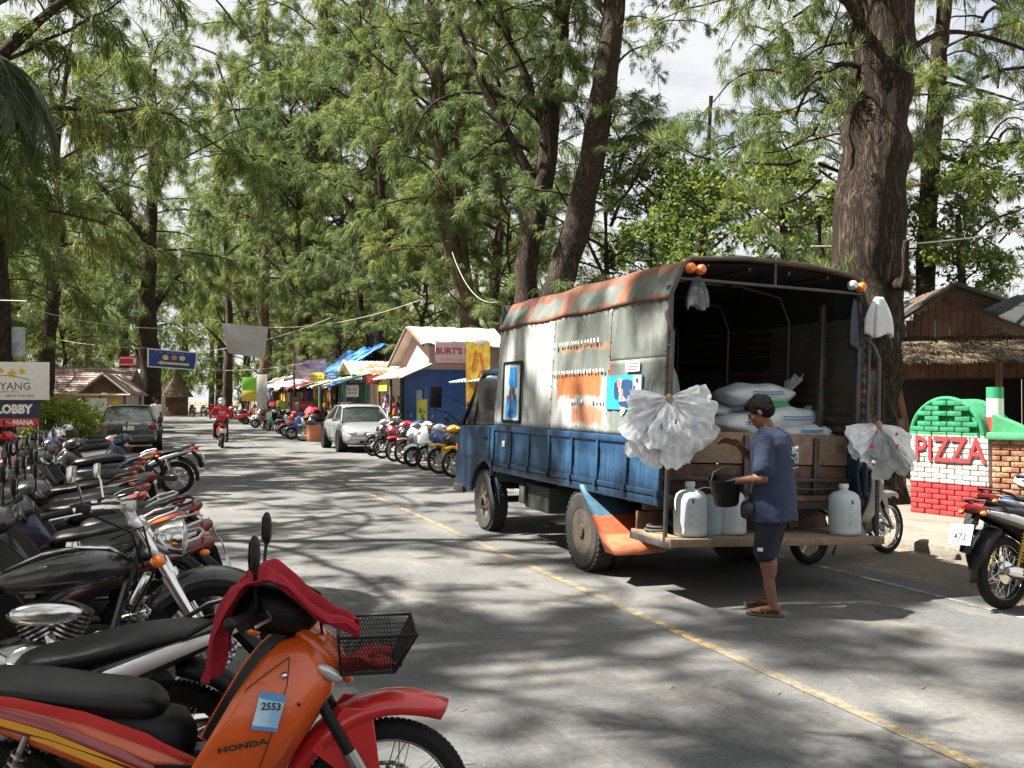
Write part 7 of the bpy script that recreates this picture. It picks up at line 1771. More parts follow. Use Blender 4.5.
# brown stall between the two huts
h = empty('brown_stall', (8.2, 32.9, 0), 0, 'small brown shop stall with goods between the blue and the teal hut', 'stall')
b = MB(); b.box((.9, 1.0, 1.2), (.06, 2.0, 2.4)); b.build('back_wall', m_brown, h)
b = MB(); corr(b, (-.6, -.3, 2.3), (0, 2.5, 0), (1.9, 0, .6), 40, .018, 10); b.build('roof', m_rust, h, ang=80, mods=[SOLID(.012)])
for y in (0, 1.9): MB().bbox((-.4, y, 1.15), (.09, .09, 2.3), .01).build('post', m_brown, h)
b = MB(); b.bbox((.2, 1.0, .5), (.7, 1.7, .9), .02); b.build('counter', m_cream, h)
b = MB(); b.bbox((-.45, 1.0, 2.05), (.04, 1.3, .35), .01); b.build('fascia_sign', m_yelb, h)
def goods(loc, size, n, seed, name, label, cat):
    b = MB(); rg_ = random.Random(seed); cols_ = [M('goods_red', (.5, .03, .04), .6), M('goods_yellow', (.6, .4, .04), .6), M('goods_blue', (.04, .14, .45), .6), M('goods_white', (.65, .65, .62), .6), M('goods_green', (.06, .3, .1), .6), M('goods_black', (.03, .03, .03), .6), M('goods_orange', (.6, .2, .05), .6)]
    for i in range(n):
        b.cur = rg_.randrange(7); p = Vector((rg_.uniform(-.5, .5) * size[0], rg_.uniform(-.5, .5) * size[1], rg_.uniform(0, 1) * size[2]))
        if rg_.random() < .5: b.bbox(p, (rg_.uniform(.08, .22), rg_.uniform(.08, .22), rg_.uniform(.1, .3)), .02, (0, 0, rg_.uniform(0, 3)))
        else: b.lathe([(0, 0), (.06, 0), (.065, .03), (.06, .14), (.025, .18), (.025, .22), (0, .22)], p, 'z', 10)
    o = b.build(name, cols_, None, ang=40); o.location = loc; return tag(o, label, cat, kind='stuff')
# goods of the stalls: countless small wares
goods((8.2, 33.9, .95), (.6, 1.6, .7), 46, 1, 'wares', 'jumble of coloured wares on the counter of the brown stall', 'goods')

# stalls further along
def stall(x, y, ly, zt, label, roofm, seed, cloth=True, roof_over=.9):
    t = empty('market_stall', (x, y, 0), 0, label, 'stall', 'market stalls along the right of the street'); rg_ = random.Random(seed)
    for yy in (0, ly / 2, ly):
        MB().tube([(-roof_over + .15, yy, 0), (-roof_over + .15 + rg_.uniform(-.05, .05), yy, zt - .1)], .045, 6).build('post', m_brown, t)
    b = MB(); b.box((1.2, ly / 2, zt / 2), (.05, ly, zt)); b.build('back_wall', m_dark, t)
    b = MB(); b.grid(lambda u, v: (-roof_over - .1 + 2.6 * v, -.4 + (ly + .8) * u, zt - .15 + 1.0 * v ** .9 + .05 * mnoise.noise(Vector((u * 9, v * 4, seed)))), 30, 8)
    if roofm is m_thatch:
        for k in range(int(ly * 60)):
            yy = rg_.uniform(-.4, ly + .4); f = rg_.random() ** 2 * .5; x0 = -roof_over - .1 + 2.6 * f; z0 = zt - .13 + f; l = rg_.uniform(.15, .35)
            b.add([(x0, yy, z0 + .03), (x0 - l, yy + rg_.uniform(-.1, .1), z0 - l * .7), (x0, yy + .03, z0 + .03)], [(0, 1, 2)])
    b.build('roof', roofm, t, ang=80, mods=[SOLID(.04)])
    b = MB(); b.bbox((-.2, ly / 2, .42), (.7, ly - .6, .84), .02); b.build('counter', m_brown, t)
    if cloth:
        mm = [M('cloth_red', (.5, .03, .05), .8), M('cloth_black', (.02, .02, .025), .8), M('cloth_white', (.6, .6, .58), .8), M('cloth_yellow', (.6, .42, .05), .8), M('cloth_blue', (.05, .12, .4), .8), M('cloth_pink', (.55, .2, .3), .8)]
        for k in range(int(ly * 1.6)):
            yy = .2 + k * (ly - .3) / (ly * 1.6); w_ = rg_.uniform(.3, .5); h_ = rg_.uniform(.45, .9); z0 = zt - .25; b = MB(); q = rg_.uniform(0, 6)
            b.grid(lambda u, v: (-roof_over + .1 + .03 * math.sin(u * 12 + q), yy + (u - .5) * w_ * (1 - .2 * v), z0 - h_ * v), 10, 4); b.build('hanging_cloth', mm[rg_.randrange(6)], t, mods=[SOLID(.008)])
    return t
stall(8.4, 44.0, 4.0, 2.25, 'market stall with dark hanging clothes just past the blue tarpaulin', m_tarpw, 1)
stall(8.3, 49.5, 5.0, 2.3, 'thatched market stall with hanging clothes behind the row of scooters', m_thatch, 2)
stall(8.2, 56.0, 6.0, 2.3, 'long thatched market stall in front of the pale casuarina trunk', m_thatch, 3)
stall(8.0, 64.0, 6.0, 2.5, 'distant market stall with a low tin roof', m_rust, 4)
stall(7.6, 72.0, 6.0, 2.4, 'farthest market stall at the right of the street', m_rust, 5)
goods((7.7, 46, .9), (.6, 3.4, .8), 60, 3, 'wares', 'coloured wares heaped in the stall past the blue tarpaulin', 'goods'); goods((7.9, 52, .86), (.6, 4.2, .8), 70, 4, 'wares', 'coloured wares heaped in the thatched stall', 'goods'); goods((7.9, 59, .86), (.6, 5, .8), 70, 5, 'wares', 'coloured wares heaped in the long thatched stall', 'goods')
def board(name, label, cat, corners, mat, th=.03, prints=None, seed=0):
    c = [Vector(q) for q in corners]; o = sum(c, Vector()) / 4; U = (c[1] - c[0]); V = (c[3] - c[0]); N_ = U.cross(V).normalized()
    b = MB(); v = [q - o for q in c] + [q - o - N_ * th for q in c]
    b.add(v, [(0, 1, 2, 3), (7, 6, 5, 4), (0, 4, 5, 1), (1, 5, 6, 2), (2, 6, 7, 3), (3, 7, 4, 0)]); ob = b.build(name, mat, None, smooth=False); ob.location = o; tag(ob, label, cat); return ob, c, o, N_
def cor(px0, py0, px1, py1, px2, py2, px3, py3, Z): return [at(px0, py0, Z), at(px1, py1, Z), at(px2, py2, Z), at(px3, py3, Z)]
ob, c, o_, N_ = board('shop_sign', 'purple and white sign board on posts above the market stalls', 'sign', cor(294, 379, 326, 376, 326, 359, 294, 361, 46), M('purple_print', (.24, .12, .24), .6, col2=(.55, .45, .5), s2=1.6, var=.2))
MB().tube([(-.75, .05, .45), (-.75, .05, -2.9)], .05, 6).build('post', m_brown, ob); MB().tube([(.75, .05, .4), (.75, .05, -2.8)], .05, 6).build('post', m_brown, ob)
for (px, py, Z, w_, hh, mt, lab) in ((250, 386, 56, .9, 1.0, M('panel_green', (.2, .5, .05), .6), 'bright green panel above the yellow one at the far stalls'), (250, 396, 55.8, .9, .6, m_yelb, 'yellow panel below the green one at the far stalls'), (262, 392, 52, .55, 1.9, WHITE, 'tall white panel beside the green and yellow ones')):
    p = at(px, py, Z); b = MB(); b.bbox((0, 0, 0), (w_, .05, hh), .01); o = b.build('panel', mt, None); o.location = p; o.rotation_euler = (0, 0, R(-12)); tag(o, lab, 'panel')
# red parasol cloth, food cart, drums
def cart(loc, rz):
    t = empty('food_cart', loc, rz, 'food cart with a white top and yellow front beside the silver car', 'cart')
    MB().bbox((0, 0, .75), (1.4, .75, .6), .02).build('cabinet', m_yelb, t); MB().bbox((0, 0, 1.13), (1.7, .95, .05), .015).build('counter_top', WHITE, t)
    for s in (-1, 1): wheel('wheel', (s * .45, -.42, .3), .3, t, .03, 14)
    MB().bbox((0, 0, 1.45), (1.2, .6, .02), .005).build('shelf', WHITE, t); MB().tube([(-.6, 0, 1.1), (-.6, 0, 1.5)], .02, 6).build('upright', STEEL, t); MB().tube([(.6, 0, 1.1), (.6, 0, 1.5)], .02, 6).build('upright', STEEL, t)
    return t
cart((7.2, 37.8, 0), R(70))
def drum(loc, mt, lab, r=.28, h_=.8, name='drum'):
    b = MB(); b.lathe([(0, 0), (r * .86, 0), (r * .9, .03), (r * .97, h_ * .5), (r, h_ - .03), (r * 1.04, h_), (r * .95, h_), (r * .9, h_ - .04), (0, h_ - .06)], n=24); o = b.build(name, mt, None); o.location = loc; tag(o, lab, name)
drum((7.15, 27.3, 0), M('drum_blue', (.02, .07, .5), .4), 'blue plastic drum in front of the blue hut beside the row of bikes', .32, .95)
drum((7.2, 28.9, 0), M('drum_turquoise', (.1, .5, .5), .4), 'turquoise plastic drum behind the row of bikes near the silver car', .3, .75)
drum((5.6, 36.0, 0), M('pot_orange', (.55, .2, .1), .6), 'orange plastic tub on the road edge behind the silver car', .3, .62, 'tub')
def parasol(loc, mt, lab, r=1.0, h_=1.9):
    t = empty('parasol', loc, 0, lab, 'parasol'); MB().tube([(0, 0, 0), (0, 0, h_ + .1)], .025, 8).build('pole', STEEL, t)
    b = MB(); b.grid(lambda u, v: (math.cos(u * 2 * math.pi) * r * v, math.sin(u * 2 * math.pi) * r * v, h_ + .05 - .42 * v ** 1.4 - .04 * abs(math.sin(u * 8 * math.pi)) * v), 48, 8); b.build('canopy', mt, t, ang=60, mods=[SOLID(.008)])
parasol((7.3, 52.5, 0), m_tarpw, 'cream parasol at the thatched market stall', 1.5, 2.6)
parasol((7.4, 57.5, 0), m_tarpw, 'cream parasol in front of the long thatched stall', 1.5, 2.6)
b = MB(); b.grid(lambda u, v: (.5 * (u - .5), 2.2 * (v - .5), 1.0 + .12 * math.sin(v * 9) - .3 * (2 * abs(u - .5)) ** 2), 12, 30); o = b.build('red_cover', M('red_cover', (.55, .02, .05), .7, var=.2), None, ang=80, mods=[SOLID(.03)]); o.location = (6.4, 41.5, .12); tag(o, 'red cloth covering goods behind the parked motorbikes', 'cloth cover')
b = MB(); b.bbox((0, 0, .5), (.45, 2.0, 1.0), .04); o = b.build('goods_crate', m_brown, None); o.location = (6.4, 41.5, 0); tag(o, 'brown crate stacked under the red cloth cover', 'crate')

rg9 = random.Random(77)
CL9 = [('red', P_RED), ('yellow', m_yelb), ('blue', m_bluew), ('white', WHITE), ('orange', m_orb), ('green', MATS['panel_green']), ('pink', MATS['cloth_pink'])]
SP9 = ['past the blue tarpaulin', 'under the purple sign board', 'at the first thatched stall', 'at the cream parasol', 'at the long thatched stall', 'near the pale trunk', 'at the distant tin roof', 'beside the tall white panel', 'near the farthest stall']
for i in range(18):
    cn, mt = CL9[(i * 3) % 7]; y = 35 + i * 2.0; x = 7.5 + rg9.uniform(-.5, .3); z = rg9.choice([1.2, 1.9, 2.3, 2.6]); w_, hh = rg9.uniform(.4, 1.1), rg9.uniform(.25, .6)
    b = MB(); b.bbox((0, 0, 0), (w_, .03, hh), .005); o = b.build('shop_board', mt, None); o.location = (x, y, z); o.rotation_euler = (0, 0, R(rg9.uniform(-50, -10)))
    b = MB(); marks(b, (-w_ * .42, -.018, -hh * .3), (w_ * .84, 0, 0), (0, 0, hh * .6), 2, i, 9, .12, Vector((0, -1, 0))); b.build('small_lettering', INK if cn in ('yellow', 'white', 'orange', 'pink') else WHITE, o, smooth=False)
    MB().tube([(0, .03, -z), (0, .03, hh / 2)], .025, 5).build('post', m_brown, o)
    tag(o, '%s %s shop board %s%s' % (['small', 'broad'][w_ > .75], cn, SP9[i // 2], [' hung low', ' hung high'][z > 1.5]), 'shop board', 'small shop boards along the stalls')
for i in range(6):
    y = 36.5 + i * 4.2; b = MB(); w_ = rg9.uniform(1.6, 2.6)
    b.grid(lambda u, v: (7.5 - 1.2 * v, y + w_ * u, 2.45 - .35 * v + .04 * math.sin(u * 11 + i)), 24, 6); o = b.build('cloth_awning', [m_tarpb, M('awning_cream', (.55, .48, .33), .8), m_tarpw, MATS['cloth_red'], MATS['awning_cream'], m_tarpb][i], None, ang=80, mods=[SOLID(.015)])
    tag(o, ['blue cloth awning at the end of the teal hut', 'cream cloth awning past the blue tarpaulin', 'white cloth awning under the purple sign board', 'red cloth awning at the thatched stall', 'cream cloth awning at the long thatched stall', 'blue cloth awning farthest along the stalls'][i], 'awning', 'cloth awnings of the market stalls')

# ================================================================ left side: resort boards, pavilion, hall
def sgn(px, py, Z, w_, h_, mt, name, label, rz=-14):
    p = at(px, py, Z); b = MB(); b.bbox((0, 0, 0), (w_, .03, h_), .004); o = b.build(name, mt, None); o.location = p; o.rotation_euler = (0, 0, R(rz)); return tag(o, label, 'sign')
Z = 17.0; k = Z / FPX
s1 = sgn(1, 381, Z, 92 * k, 38 * k, M('board_white', (.66, .67, .64), .5, var=.05), 'resort_sign', 'white resort sign board with yellow flower emblem and grey lettering')
gm = M('sign_grey_ink', (.07, .075, .08), .5); em = M('emblem_yellow', (.62, .46, .04), .5)
text('NAI YANG', .19, gm, s1, loc=(.06, -.017, -.10), rot=(R(90), 0, 0), ext=.001, sx=1.0)
b = MB()
def flower(x, z, r, b):
    for q in range(5):
        a = R(90 + 72 * q); b.prism([(x + r * .2 * math.cos(a + 1.2), z + r * .2 * math.sin(a + 1.2)), (x + r * .8 * math.cos(a + .45), z + r * .8 * math.sin(a + .45)), (x + r * 1.05 * math.cos(a), z + r * 1.05 * math.sin(a)), (x + r * .8 * math.cos(a - .45), z + r * .8 * math.sin(a - .45)), (x + r * .2 * math.cos(a - 1.2), z + r * .2 * math.sin(a - 1.2))], -.0185, -.0165)
flower(.02 + .17, .13, .085, b); flower(-.0, .18, .055, b); flower(.36, .17, .06, b); flower(-.2, .15, .06, b); b.build('emblem', em, s1, smooth=False)
b = MB(); b.tube([(-.4, -.018, .04), (-.1, -.018, .09), (.15, -.018, .10), (.3, -.018, .07), (.5, -.018, .02)], .005, 4); b.build('emblem_line', gm, s1)
b = MB(); marks(b, (-.35, -.016, -.215), (.72, 0, 0), (0, 0, .045), 1, 2, 34, .12, Vector((0, -1, 0))); b.build('small_lettering', M('sign_red_ink', (.4, .12, .08), .5), s1, smooth=False)
b = MB(); marks(b, (-.6, -.016, -.30), (1.28, 0, 0), (0, 0, .075), 1, 3, 36, .12, Vector((0, -1, 0))); b.build('phone_line', gm, s1, smooth=False)
s2 = sgn(-2, 413.5, Z + .02, 80 * k, 27 * k, M('board_navy', (.012, .02, .05), .5, var=.05), 'lobby_sign', 'dark blue LOBBY sign with a red strip below the resort board')
text('LOBBY', .215, WHITE, s2, loc=(.28, -.017, .07), rot=(R(90), 0, 0), ext=.001, sx=.92, bold=.012)
b = MB(); b.box((0, -.0165, -.165), (1.42, .003, .15)); b.build('red_strip', M('strip_red', (.5, .03, .04), .5), s2, smooth=False)
text('MANA', .12, WHITE, s2, loc=(.44, -.0205, -.165), rot=(R(90), 0, 0), ext=.001, bold=.006)
b = MB(); b.tube([(.1, -.0205, -.19), (.18, -.0205, -.14), (.2, -.0205, -.19), (.27, -.0205, -.15)], .008, 4); b.build('script_mark', WHITE, s2)
for x_ in (-.6, .66):
    b = MB(); b.tube([(x_, .035, -1.5), (x_, .035, .3)], .03, 6); b.build('post', STEEL, s2)
# small poster on the trunk behind
sg3 = sgn(18, 342, 18.6, .24, .58, M('poster_pale', (.5, .53, .5), .5, col2=(.2, .3, .35), s2=5), 'paper_notice', 'pale paper notice fixed to the dark trunk behind the resort board')
# tiled hall
p0 = at(78, 398, 42.0)
h = empty('tiled_hall', (p0.x - 2.5, p0.y + 1.0, 0), R(-12), 'long low hall with a weathered tiled roof behind the shrub', 'building')
m_tile = M('roof_tiles', (.2, .13, .12), .85, col2=(.32, .24, .22), s2=2.5, mix2=.5, var=.25, bump=.5, bscale=20)
MB().box((0, 2, .9), (9, 3.6, 1.8)).build('wall', m_cream, h)
b = MB()
for r_ in range(11):
    f = r_ / 11; y0 = -.5 + 2.5 * f; z0 = 1.75 + 1.2 * f; b.grid(lambda u, v: (-5 + 9.6 * u, y0 + .27 * v, z0 + .13 * v + .03 * (1 - v) + .02 * abs(math.sin(u * 96))), 120, 1)
b.grid(lambda u, v: (-5 + 9.6 * u, 2 + 2.5 * v, 2.95 - 1.2 * v), 4, 1); b.tube([(-5, 2, 2.97), (4.6, 2, 2.97)], .07, 6); b.build('roof', m_tile, h, ang=20, mods=[SOLID(.02)])
for x in (-3, -1, 1, 3): MB().bbox((x, .17, 1.0), (1.0, .06, 1.0), .01).build('window', GLASSDK, h)
# pavilion
p0 = at(104, 398, 37.0)
h = empty('pavilion', (p0.x, p0.y, 0), R(-20), 'small gabled pavilion with pale barge boards beside the dark green car', 'pavilion')
for x in (-.8, .8):
    for y in (0, 1.6): MB().tube([(x, y, 0), (x, y, 1.8)], .05, 6).build('post', m_brown, h)
b = MB(); b.prism([(-.85, 1.82), (.85, 1.82), (0, 2.45)], 0, .05); b.build('gable', m_thatch, h)
b = MB(); b.grid(lambda u, v: (-1.05 * (1 - v), -.15 + 2.0 * u, 1.72 + .82 * v), 4, 4); b.grid(lambda u, v: (1.05 * (1 - v), -.15 + 2.0 * u, 1.72 + .82 * v), 4, 4); b.build('roof', m_tile, h, mods=[SOLID(.05)])
pale = M('pale_timber', (.55, .42, .32), .7)
b = MB(); b.tube([(-1.08, -.2, 1.72), (.04, -.2, 2.6)], .035, 5); b.tube([(1.08, -.2, 1.72), (-.04, -.2, 2.6)], .035, 5); b.tube([(-1.1, -.2, 1.75), (1.1, -.2, 1.75)], .045, 5); b.build('barge_board', pale, h)
MB().bbox((-.3, .1, 1.25), (.75, .04, .75), .01).build('notice_board', WHITE, h); MB().bbox((.4, .1, 1.25), (.45, .04, .7), .01).build('notice_board', m_orb, h)
MB().bbox((-.25, .9, .45), (1.2, .5, .1), .02).build('bench', m_rust, h)
# banners over the street with their ropes
ob, c, o_, N_ = board('street_banner', 'blue banner with white border hung across the street', 'banner', cor(147, 367, 196, 370.5, 198, 352.5, 147, 348, 45), M('banner_blue', (.02, .05, .26), .5, var=.15), .02)
U = c[1] - c[0]; V = c[3] - c[0]; fr_ = -N_ if N_.dot(Vector((SY, CY, 0))) > 0 else N_
def on(u, v, d=.012): return (c[0] - o_) + (c[1] - c[0]) * u * (1 - v) + (c[2] - c[3]) * u * v + V * v + fr_ * d
def quadp(b, u0, v0, u1, v1, d=.012): b.add([on(u0, v0, d), on(u1, v0, d), on(u1, v1, d), on(u0, v1, d)], [(0, 1, 2, 3)])
b = MB()
for q in ((0, 0, 1, .06), (0, .94, 1, 1), (0, .06, .035, .94), (.965, .06, 1, .94)): quadp(b, *q)
b.build('border', WHITE, ob, smooth=False)
b = MB(); quadp(b, .28, .22, .85, .34); b.add([on(.2, .28), on(.3, .16), on(.3, .4)], [(0, 1, 2)]); b.build('arrow', M('banner_yellow', (.7, .6, .12), .5), ob, smooth=False)
for (u, v, mt) in ((.37, .58, MATS['banner_yellow']), (.54, .6, M('banner_pink', (.55, .2, .2), .5)), (.70, .6, M('banner_pale', (.5, .6, .4), .5))):
    b = MB(); pts = [on(u + .06 * math.cos(t), v + .14 * math.sin(t), .014) for t in [k_ * math.pi / 8 for k_ in range(16)]]; b.add(pts, [tuple(range(16))]); b.build('emblem', mt, ob, smooth=False)
b = MB(); marks(b, on(.12, .77, .006), on(.9, .77, 0) - on(.12, .77, 0), V * .14, 1, 7, 20, .12, fr_); b.build('lettering', M('banner_pale_letters', (.45, .5, .3), .5), ob, smooth=False)
ob2, c2, o2_, N2 = board('street_banner', 'white banner seen from behind, hung high over the street', 'banner', cor(228, 353, 264, 359, 268, 327, 221, 323, 40), M('banner_back', (.7, .72, .72), .7, col2=(.6, .57, .57), s2=.9, var=.08, translucent=.55), .015)
ob3, c3, o3_, N3 = board('street_banner', 'small red and white banner hung between the trees at the left', 'banner', cor(119, 366, 137, 366, 137, 356, 119, 356, 47), M('banner_red', (.5, .03, .05), .6), .02)
b = MB()
f3 = -N3 if N3.dot(Vector((SY, CY, 0))) > 0 else N3
for q in ((.0, .0, .6, .1), (0, .9, .6, 1.0)):
    pass
U3 = c3[1] - c3[0]; V3 = c3[3] - c3[0]
for (u0, v0, u1, v1) in ((.05, .12, .95, .2), (.05, .75, .95, .85), (.78, .12, .95, .85)):
    P3 = lambda u, v: (c3[0] - o3_) + U3 * u + V3 * v + f3 * .01
    b.add([P3(u0, v0), P3(u1, v0), P3(u1, v1), P3(u0, v1)], [(0, 1, 2, 3)])
b.build('banner_print', WHITE, ob3, smooth=False)
def rope(a, b_, sag, label, r=.012, name='cable', mt=None):
    a, b_ = Vector(a), Vector(b_); b = MB(); b.tube([a.lerp(b_, k_ / 16) - Vector((0, 0, sag * 4 * (k_ / 16) * (1 - k_ / 16))) for k_ in range(17)], r, 5); o = b.build(name, mt or m_rope, None); tag(o, label, 'cable', 'ropes and cables over the street')
pal = M('pale_rope', (.45, .43, .38), .7)
rope(at(60, 340, 46), at(147, 348, 45), .1, 'rope from the left trees to the upper corner of the blue banner', mt=pal)
rope(at(198, 352, 45), at(330, 318, 44), .25, 'rope from the blue banner up to the casuarina on the right', mt=pal)
rope(at(196, 369, 45), at(310, 362, 44), .2, 'rope from the lower corner of the blue banner to the stalls', mt=pal)
rope(at(0, 300, 30), at(221, 323, 40), .5, 'thin cable running from the left to the white banner', .01, mt=pal)
rope(at(268, 327, 40), at(420, 300, 33), .3, 'thin cable from the white banner to the pale brown trunk', .01, mt=pal)
rope(at(264, 359, 40), at(330, 375, 43), .2, 'rope from the lower corner of the white banner to the shop sign', .01, mt=pal)
rope(at(318, 362, 43), at(480, 330, 27), .5, 'black cable from the stalls past the bar hut roof', .012)
rope(at(452, 252, 16), at(497, 302, 11.5), .25, 'pale string running down to the front of the canopy', .004, mt=pal)
rope(at(812, 246, 14.3), at(1060, 222, 16), .12, 'pale cable passing across the giant trunk', .012, mt=pal)
rope(at(-10, 300, 14), at(26, 301, 14), .0, 'short white string between the trunks at the left edge', .008, mt=pal)
# pale building and wall at the end of the street
h = empty('pale_building', (-1.2, 104, 0), 0, 'pale building closing the end of the street', 'building')
MB().box((0, 0, 2.2), (5, 5, 4.4)).build('wall', M('pale_wall', (.7, .68, .62), .8, var=.08), h)
b = MB(); b.prism([(-2.9, 4.3), (2.9, 4.3), (0, 6.0)], -3, 3); b.build('roof', m_tile, h)
for x in (-1.2, 1.2): MB().bbox((x, -2.5, 1.5), (1.1, .1, 1.6), .02).build('window', GLASSDK, h)
# white van-like wall of a kiosk behind the saloon
h = empty('white_kiosk', (-1.6, 56, 0), 0, 'white kiosk with a light blue awning under the red banner', 'kiosk')
MB().box((0, 0, 1.2), (2.2, 2, 2.4)).build('wall', WHITE, h)
b = MB(); b.grid(lambda u, v: (-1.5 + 3.0 * u, -2.2 + 1.6 * v, 2.35 + .8 * v + .05 * math.sin(u * 9)), 20, 4); b.build('awning', M('light_blue_tarp', (.25, .5, .65), .5), h, ang=80, mods=[SOLID(.02)])

# ================================================================ right: pizza oven, brown hut, thatch
ov = empty('pizza_oven', (9.50, 9.40, .125), R(-78), 'brick pizza oven painted green, white and red beside the pavement', 'oven')
m_oven = layered('oven_paint', (.34, .028, .032), [((.50, .49, .46), -9, 9, .42, 9, .012, 1), ((.025, .22, .10), -9, 9, 1.03, 9, .014, 1)], .85, wob=.008, bump=.8, var=.22)
def inside(x, z):
    if z < 1.03: return abs(x) < .54
    return (x + .04) ** 2 / .50 ** 2 + (z - 1.0) ** 2 / .50 ** 2 < 1 and x > -.54
b = MB(); rb = random.Random(2); row_ = 0; z = .0
holes = [(-.16, 1.28), (.0, 1.36), (.0, 1.25), (.17, 1.34), (.2, 1.27), (-.03, 1.30)]
while z < 1.5:
    off_ = (row_ % 2) * .105; x = -.54 + (-.105 if row_ % 2 else 0)
    while x < .54:
        w_ = .205; x0, x1 = max(x, -.54), min(x + w_, .54); cx, cz = (x0 + x1) / 2, z + .032
        if x1 - x0 > .03 and inside(cx, cz + .015) and inside(x0 + .02, cz) and inside(x1 - .02, cz):
            if not any(abs(cx - hx) < .05 and abs(cz - hz) < .02 for hx, hz in holes): b.bbox((cx, -.006 - rb.uniform(0, .008), cz), (x1 - x0 - .008, .05, .060), .007, (rb.uniform(-.03, .03), 0, rb.uniform(-.015, .015)))
        x += .21
    z += .067; row_ += 1
b.build('brick_face', m_oven, ov)
b = MB(); out = [(-.54, 0), (.54, 0), (.54, 1.03)] + [(-.04 + .50 * math.cos(R(a)), 1.0 + .50 * math.sin(R(a))) for a in range(5, 176, 9)] + [(-.54, 1.0)]; b.prism(out, .012, .05)
b.build('mortar_face', m_oven, ov)
MB().tube([(-.535, -.0, 1.0)] + [(-.04 + .495 * math.cos(R(a)), -.0, 1.0 + .495 * math.sin(R(a))) for a in range(180, -1, -6)], .032, 8).build('arch_rim', m_oven, ov)
b = MB(); rings = []
for (x_, z_) in out[2:]: rings.append([(x_ * .99, .05, z_ * .99), (x_ * .99, .6, z_ * .995), (x_ * .8, .95, z_ * .9), (x_ * .5, 1.1, z_ * .75)])
b.loft(rings, closed=False, caps=False); b.prism([(-.5, 0), (.5, 0), (.5, 1.0), (-.5, 1.0)], .06, 1.0); b.build('dome', m_oven, ov, ang=60)
text('PIZZA', .44, M('pizza_red', (.42, .03, .035), .8, var=.2), ov, loc=(.02, -.052, .83), rot=(R(90), 0, 0), ext=.006, sx=.82, bold=.004)
b = MB(); b.lathe([(0, 0), (.10, 0), (.10, .62), (.085, .62), (.085, .6), (0, .6)], (.46, .25, 1.02), 'z', 20)
b.build('flue', layered('flue_paint', (.5, .04, .04), [((.64, .64, .6), -9, 9, 1.27, 9, .006, 1), ((.03, .28, .12), -9, 9, 1.50, 9, .006, 1)], .6, wob=.004), ov)
m_brick = M('bare_brick', (.27, .11, .06), .85, var=.35, vscale=9, col2=(.4, .26, .17), s2=9, mix2=.4, bump=.5)
bw = empty('brick_wall', (9.62, 8.84, .125), R(-62), 'low bare brick wall right of the pizza oven', 'wall')
b = MB(); row_ = 0; z = 0
while z < 1.0:
    x = .0 - (row_ % 2) * .1
    while x < 1.5:
        x0, x1 = max(x, 0), min(x + .2, 1.5)
        if x1 - x0 > .03: b.bbox(((x0 + x1) / 2, rb.uniform(-.012, .006), z + .032), (x1 - x0 - .012, .1, .056), .008)
        x += .21
    z += .067; row_ += 1
b.build('bricks', m_brick, bw); MB().box((.75, .02, .49), (1.48, .06, .98)).build('mortar', M('mortar', (.3, .27, .23), .9), bw)
b = MB(); b.bbox((.6, .15, 1.04), (1.3, .5, .09), .02); b.prism([(0, 1.06), (.55, 1.06), (.3, 1.16), (.0, 1.3)], -.03, .3); b.build('green_coping', M('green_coping', (.05, .28, .12), .7, var=.2), bw)
b = MB(); b.ell((.0, 0, 0), (.17, .02, .085), 20, 8); o = b.build('oval_sign', WHITE, None); o.location = bw.matrix_world @ Vector((0, 0, 0)); 
mwb = Matrix.Translation(bw.location) @ Matrix.Rotation(R(-62), 4, 'Z'); o.location = mwb @ Vector((.42, -.08, .52)); o.rotation_euler = (0, 0, R(-62)); tag(o, 'small white oval sign on the bare brick wall', 'sign')
b = MB(); b.tube([(-.08, -.024, 0), (.0, -.025, .03), (.06, -.024, -.01)], .006, 4); b.build('sign_print', INK, o)
b = MB(); b.lathe([(0, -.05), (.12, -.04), (.14, 0), (.12, .03), (.1, .03), (.1, 0), (0, -.02)], (0, 0, 0), 'y', 20); o = b.build('metal_bowl', STEEL, None); o.location = mwb @ Vector((1.02, -.04, 1.22)); tag(o, 'metal bowl leaning on top of the brick wall', 'bowl'); o.rotation_euler = (0, 0, R(-50))
for i, (x, z, c_, lab) in enumerate(((.78, .75, M('cloth_denim', (.03, .08, .2), .8, var=.3), 'blue cloth hanging on the post at the brick wall'),)):
    b = MB(); b.grid(lambda u, v: (.15 * (u - .5) + .02 * math.sin(v * 5), -.1 + .03 * math.sin(u * 9), -.7 * v), 10, 12); o = b.build('hanging_cloth', c_, None, ang=80, mods=[SOLID(.01)]); o.location = mwb @ Vector((x + .15, -.05, z + .55)); tag(o, lab, 'cloth')
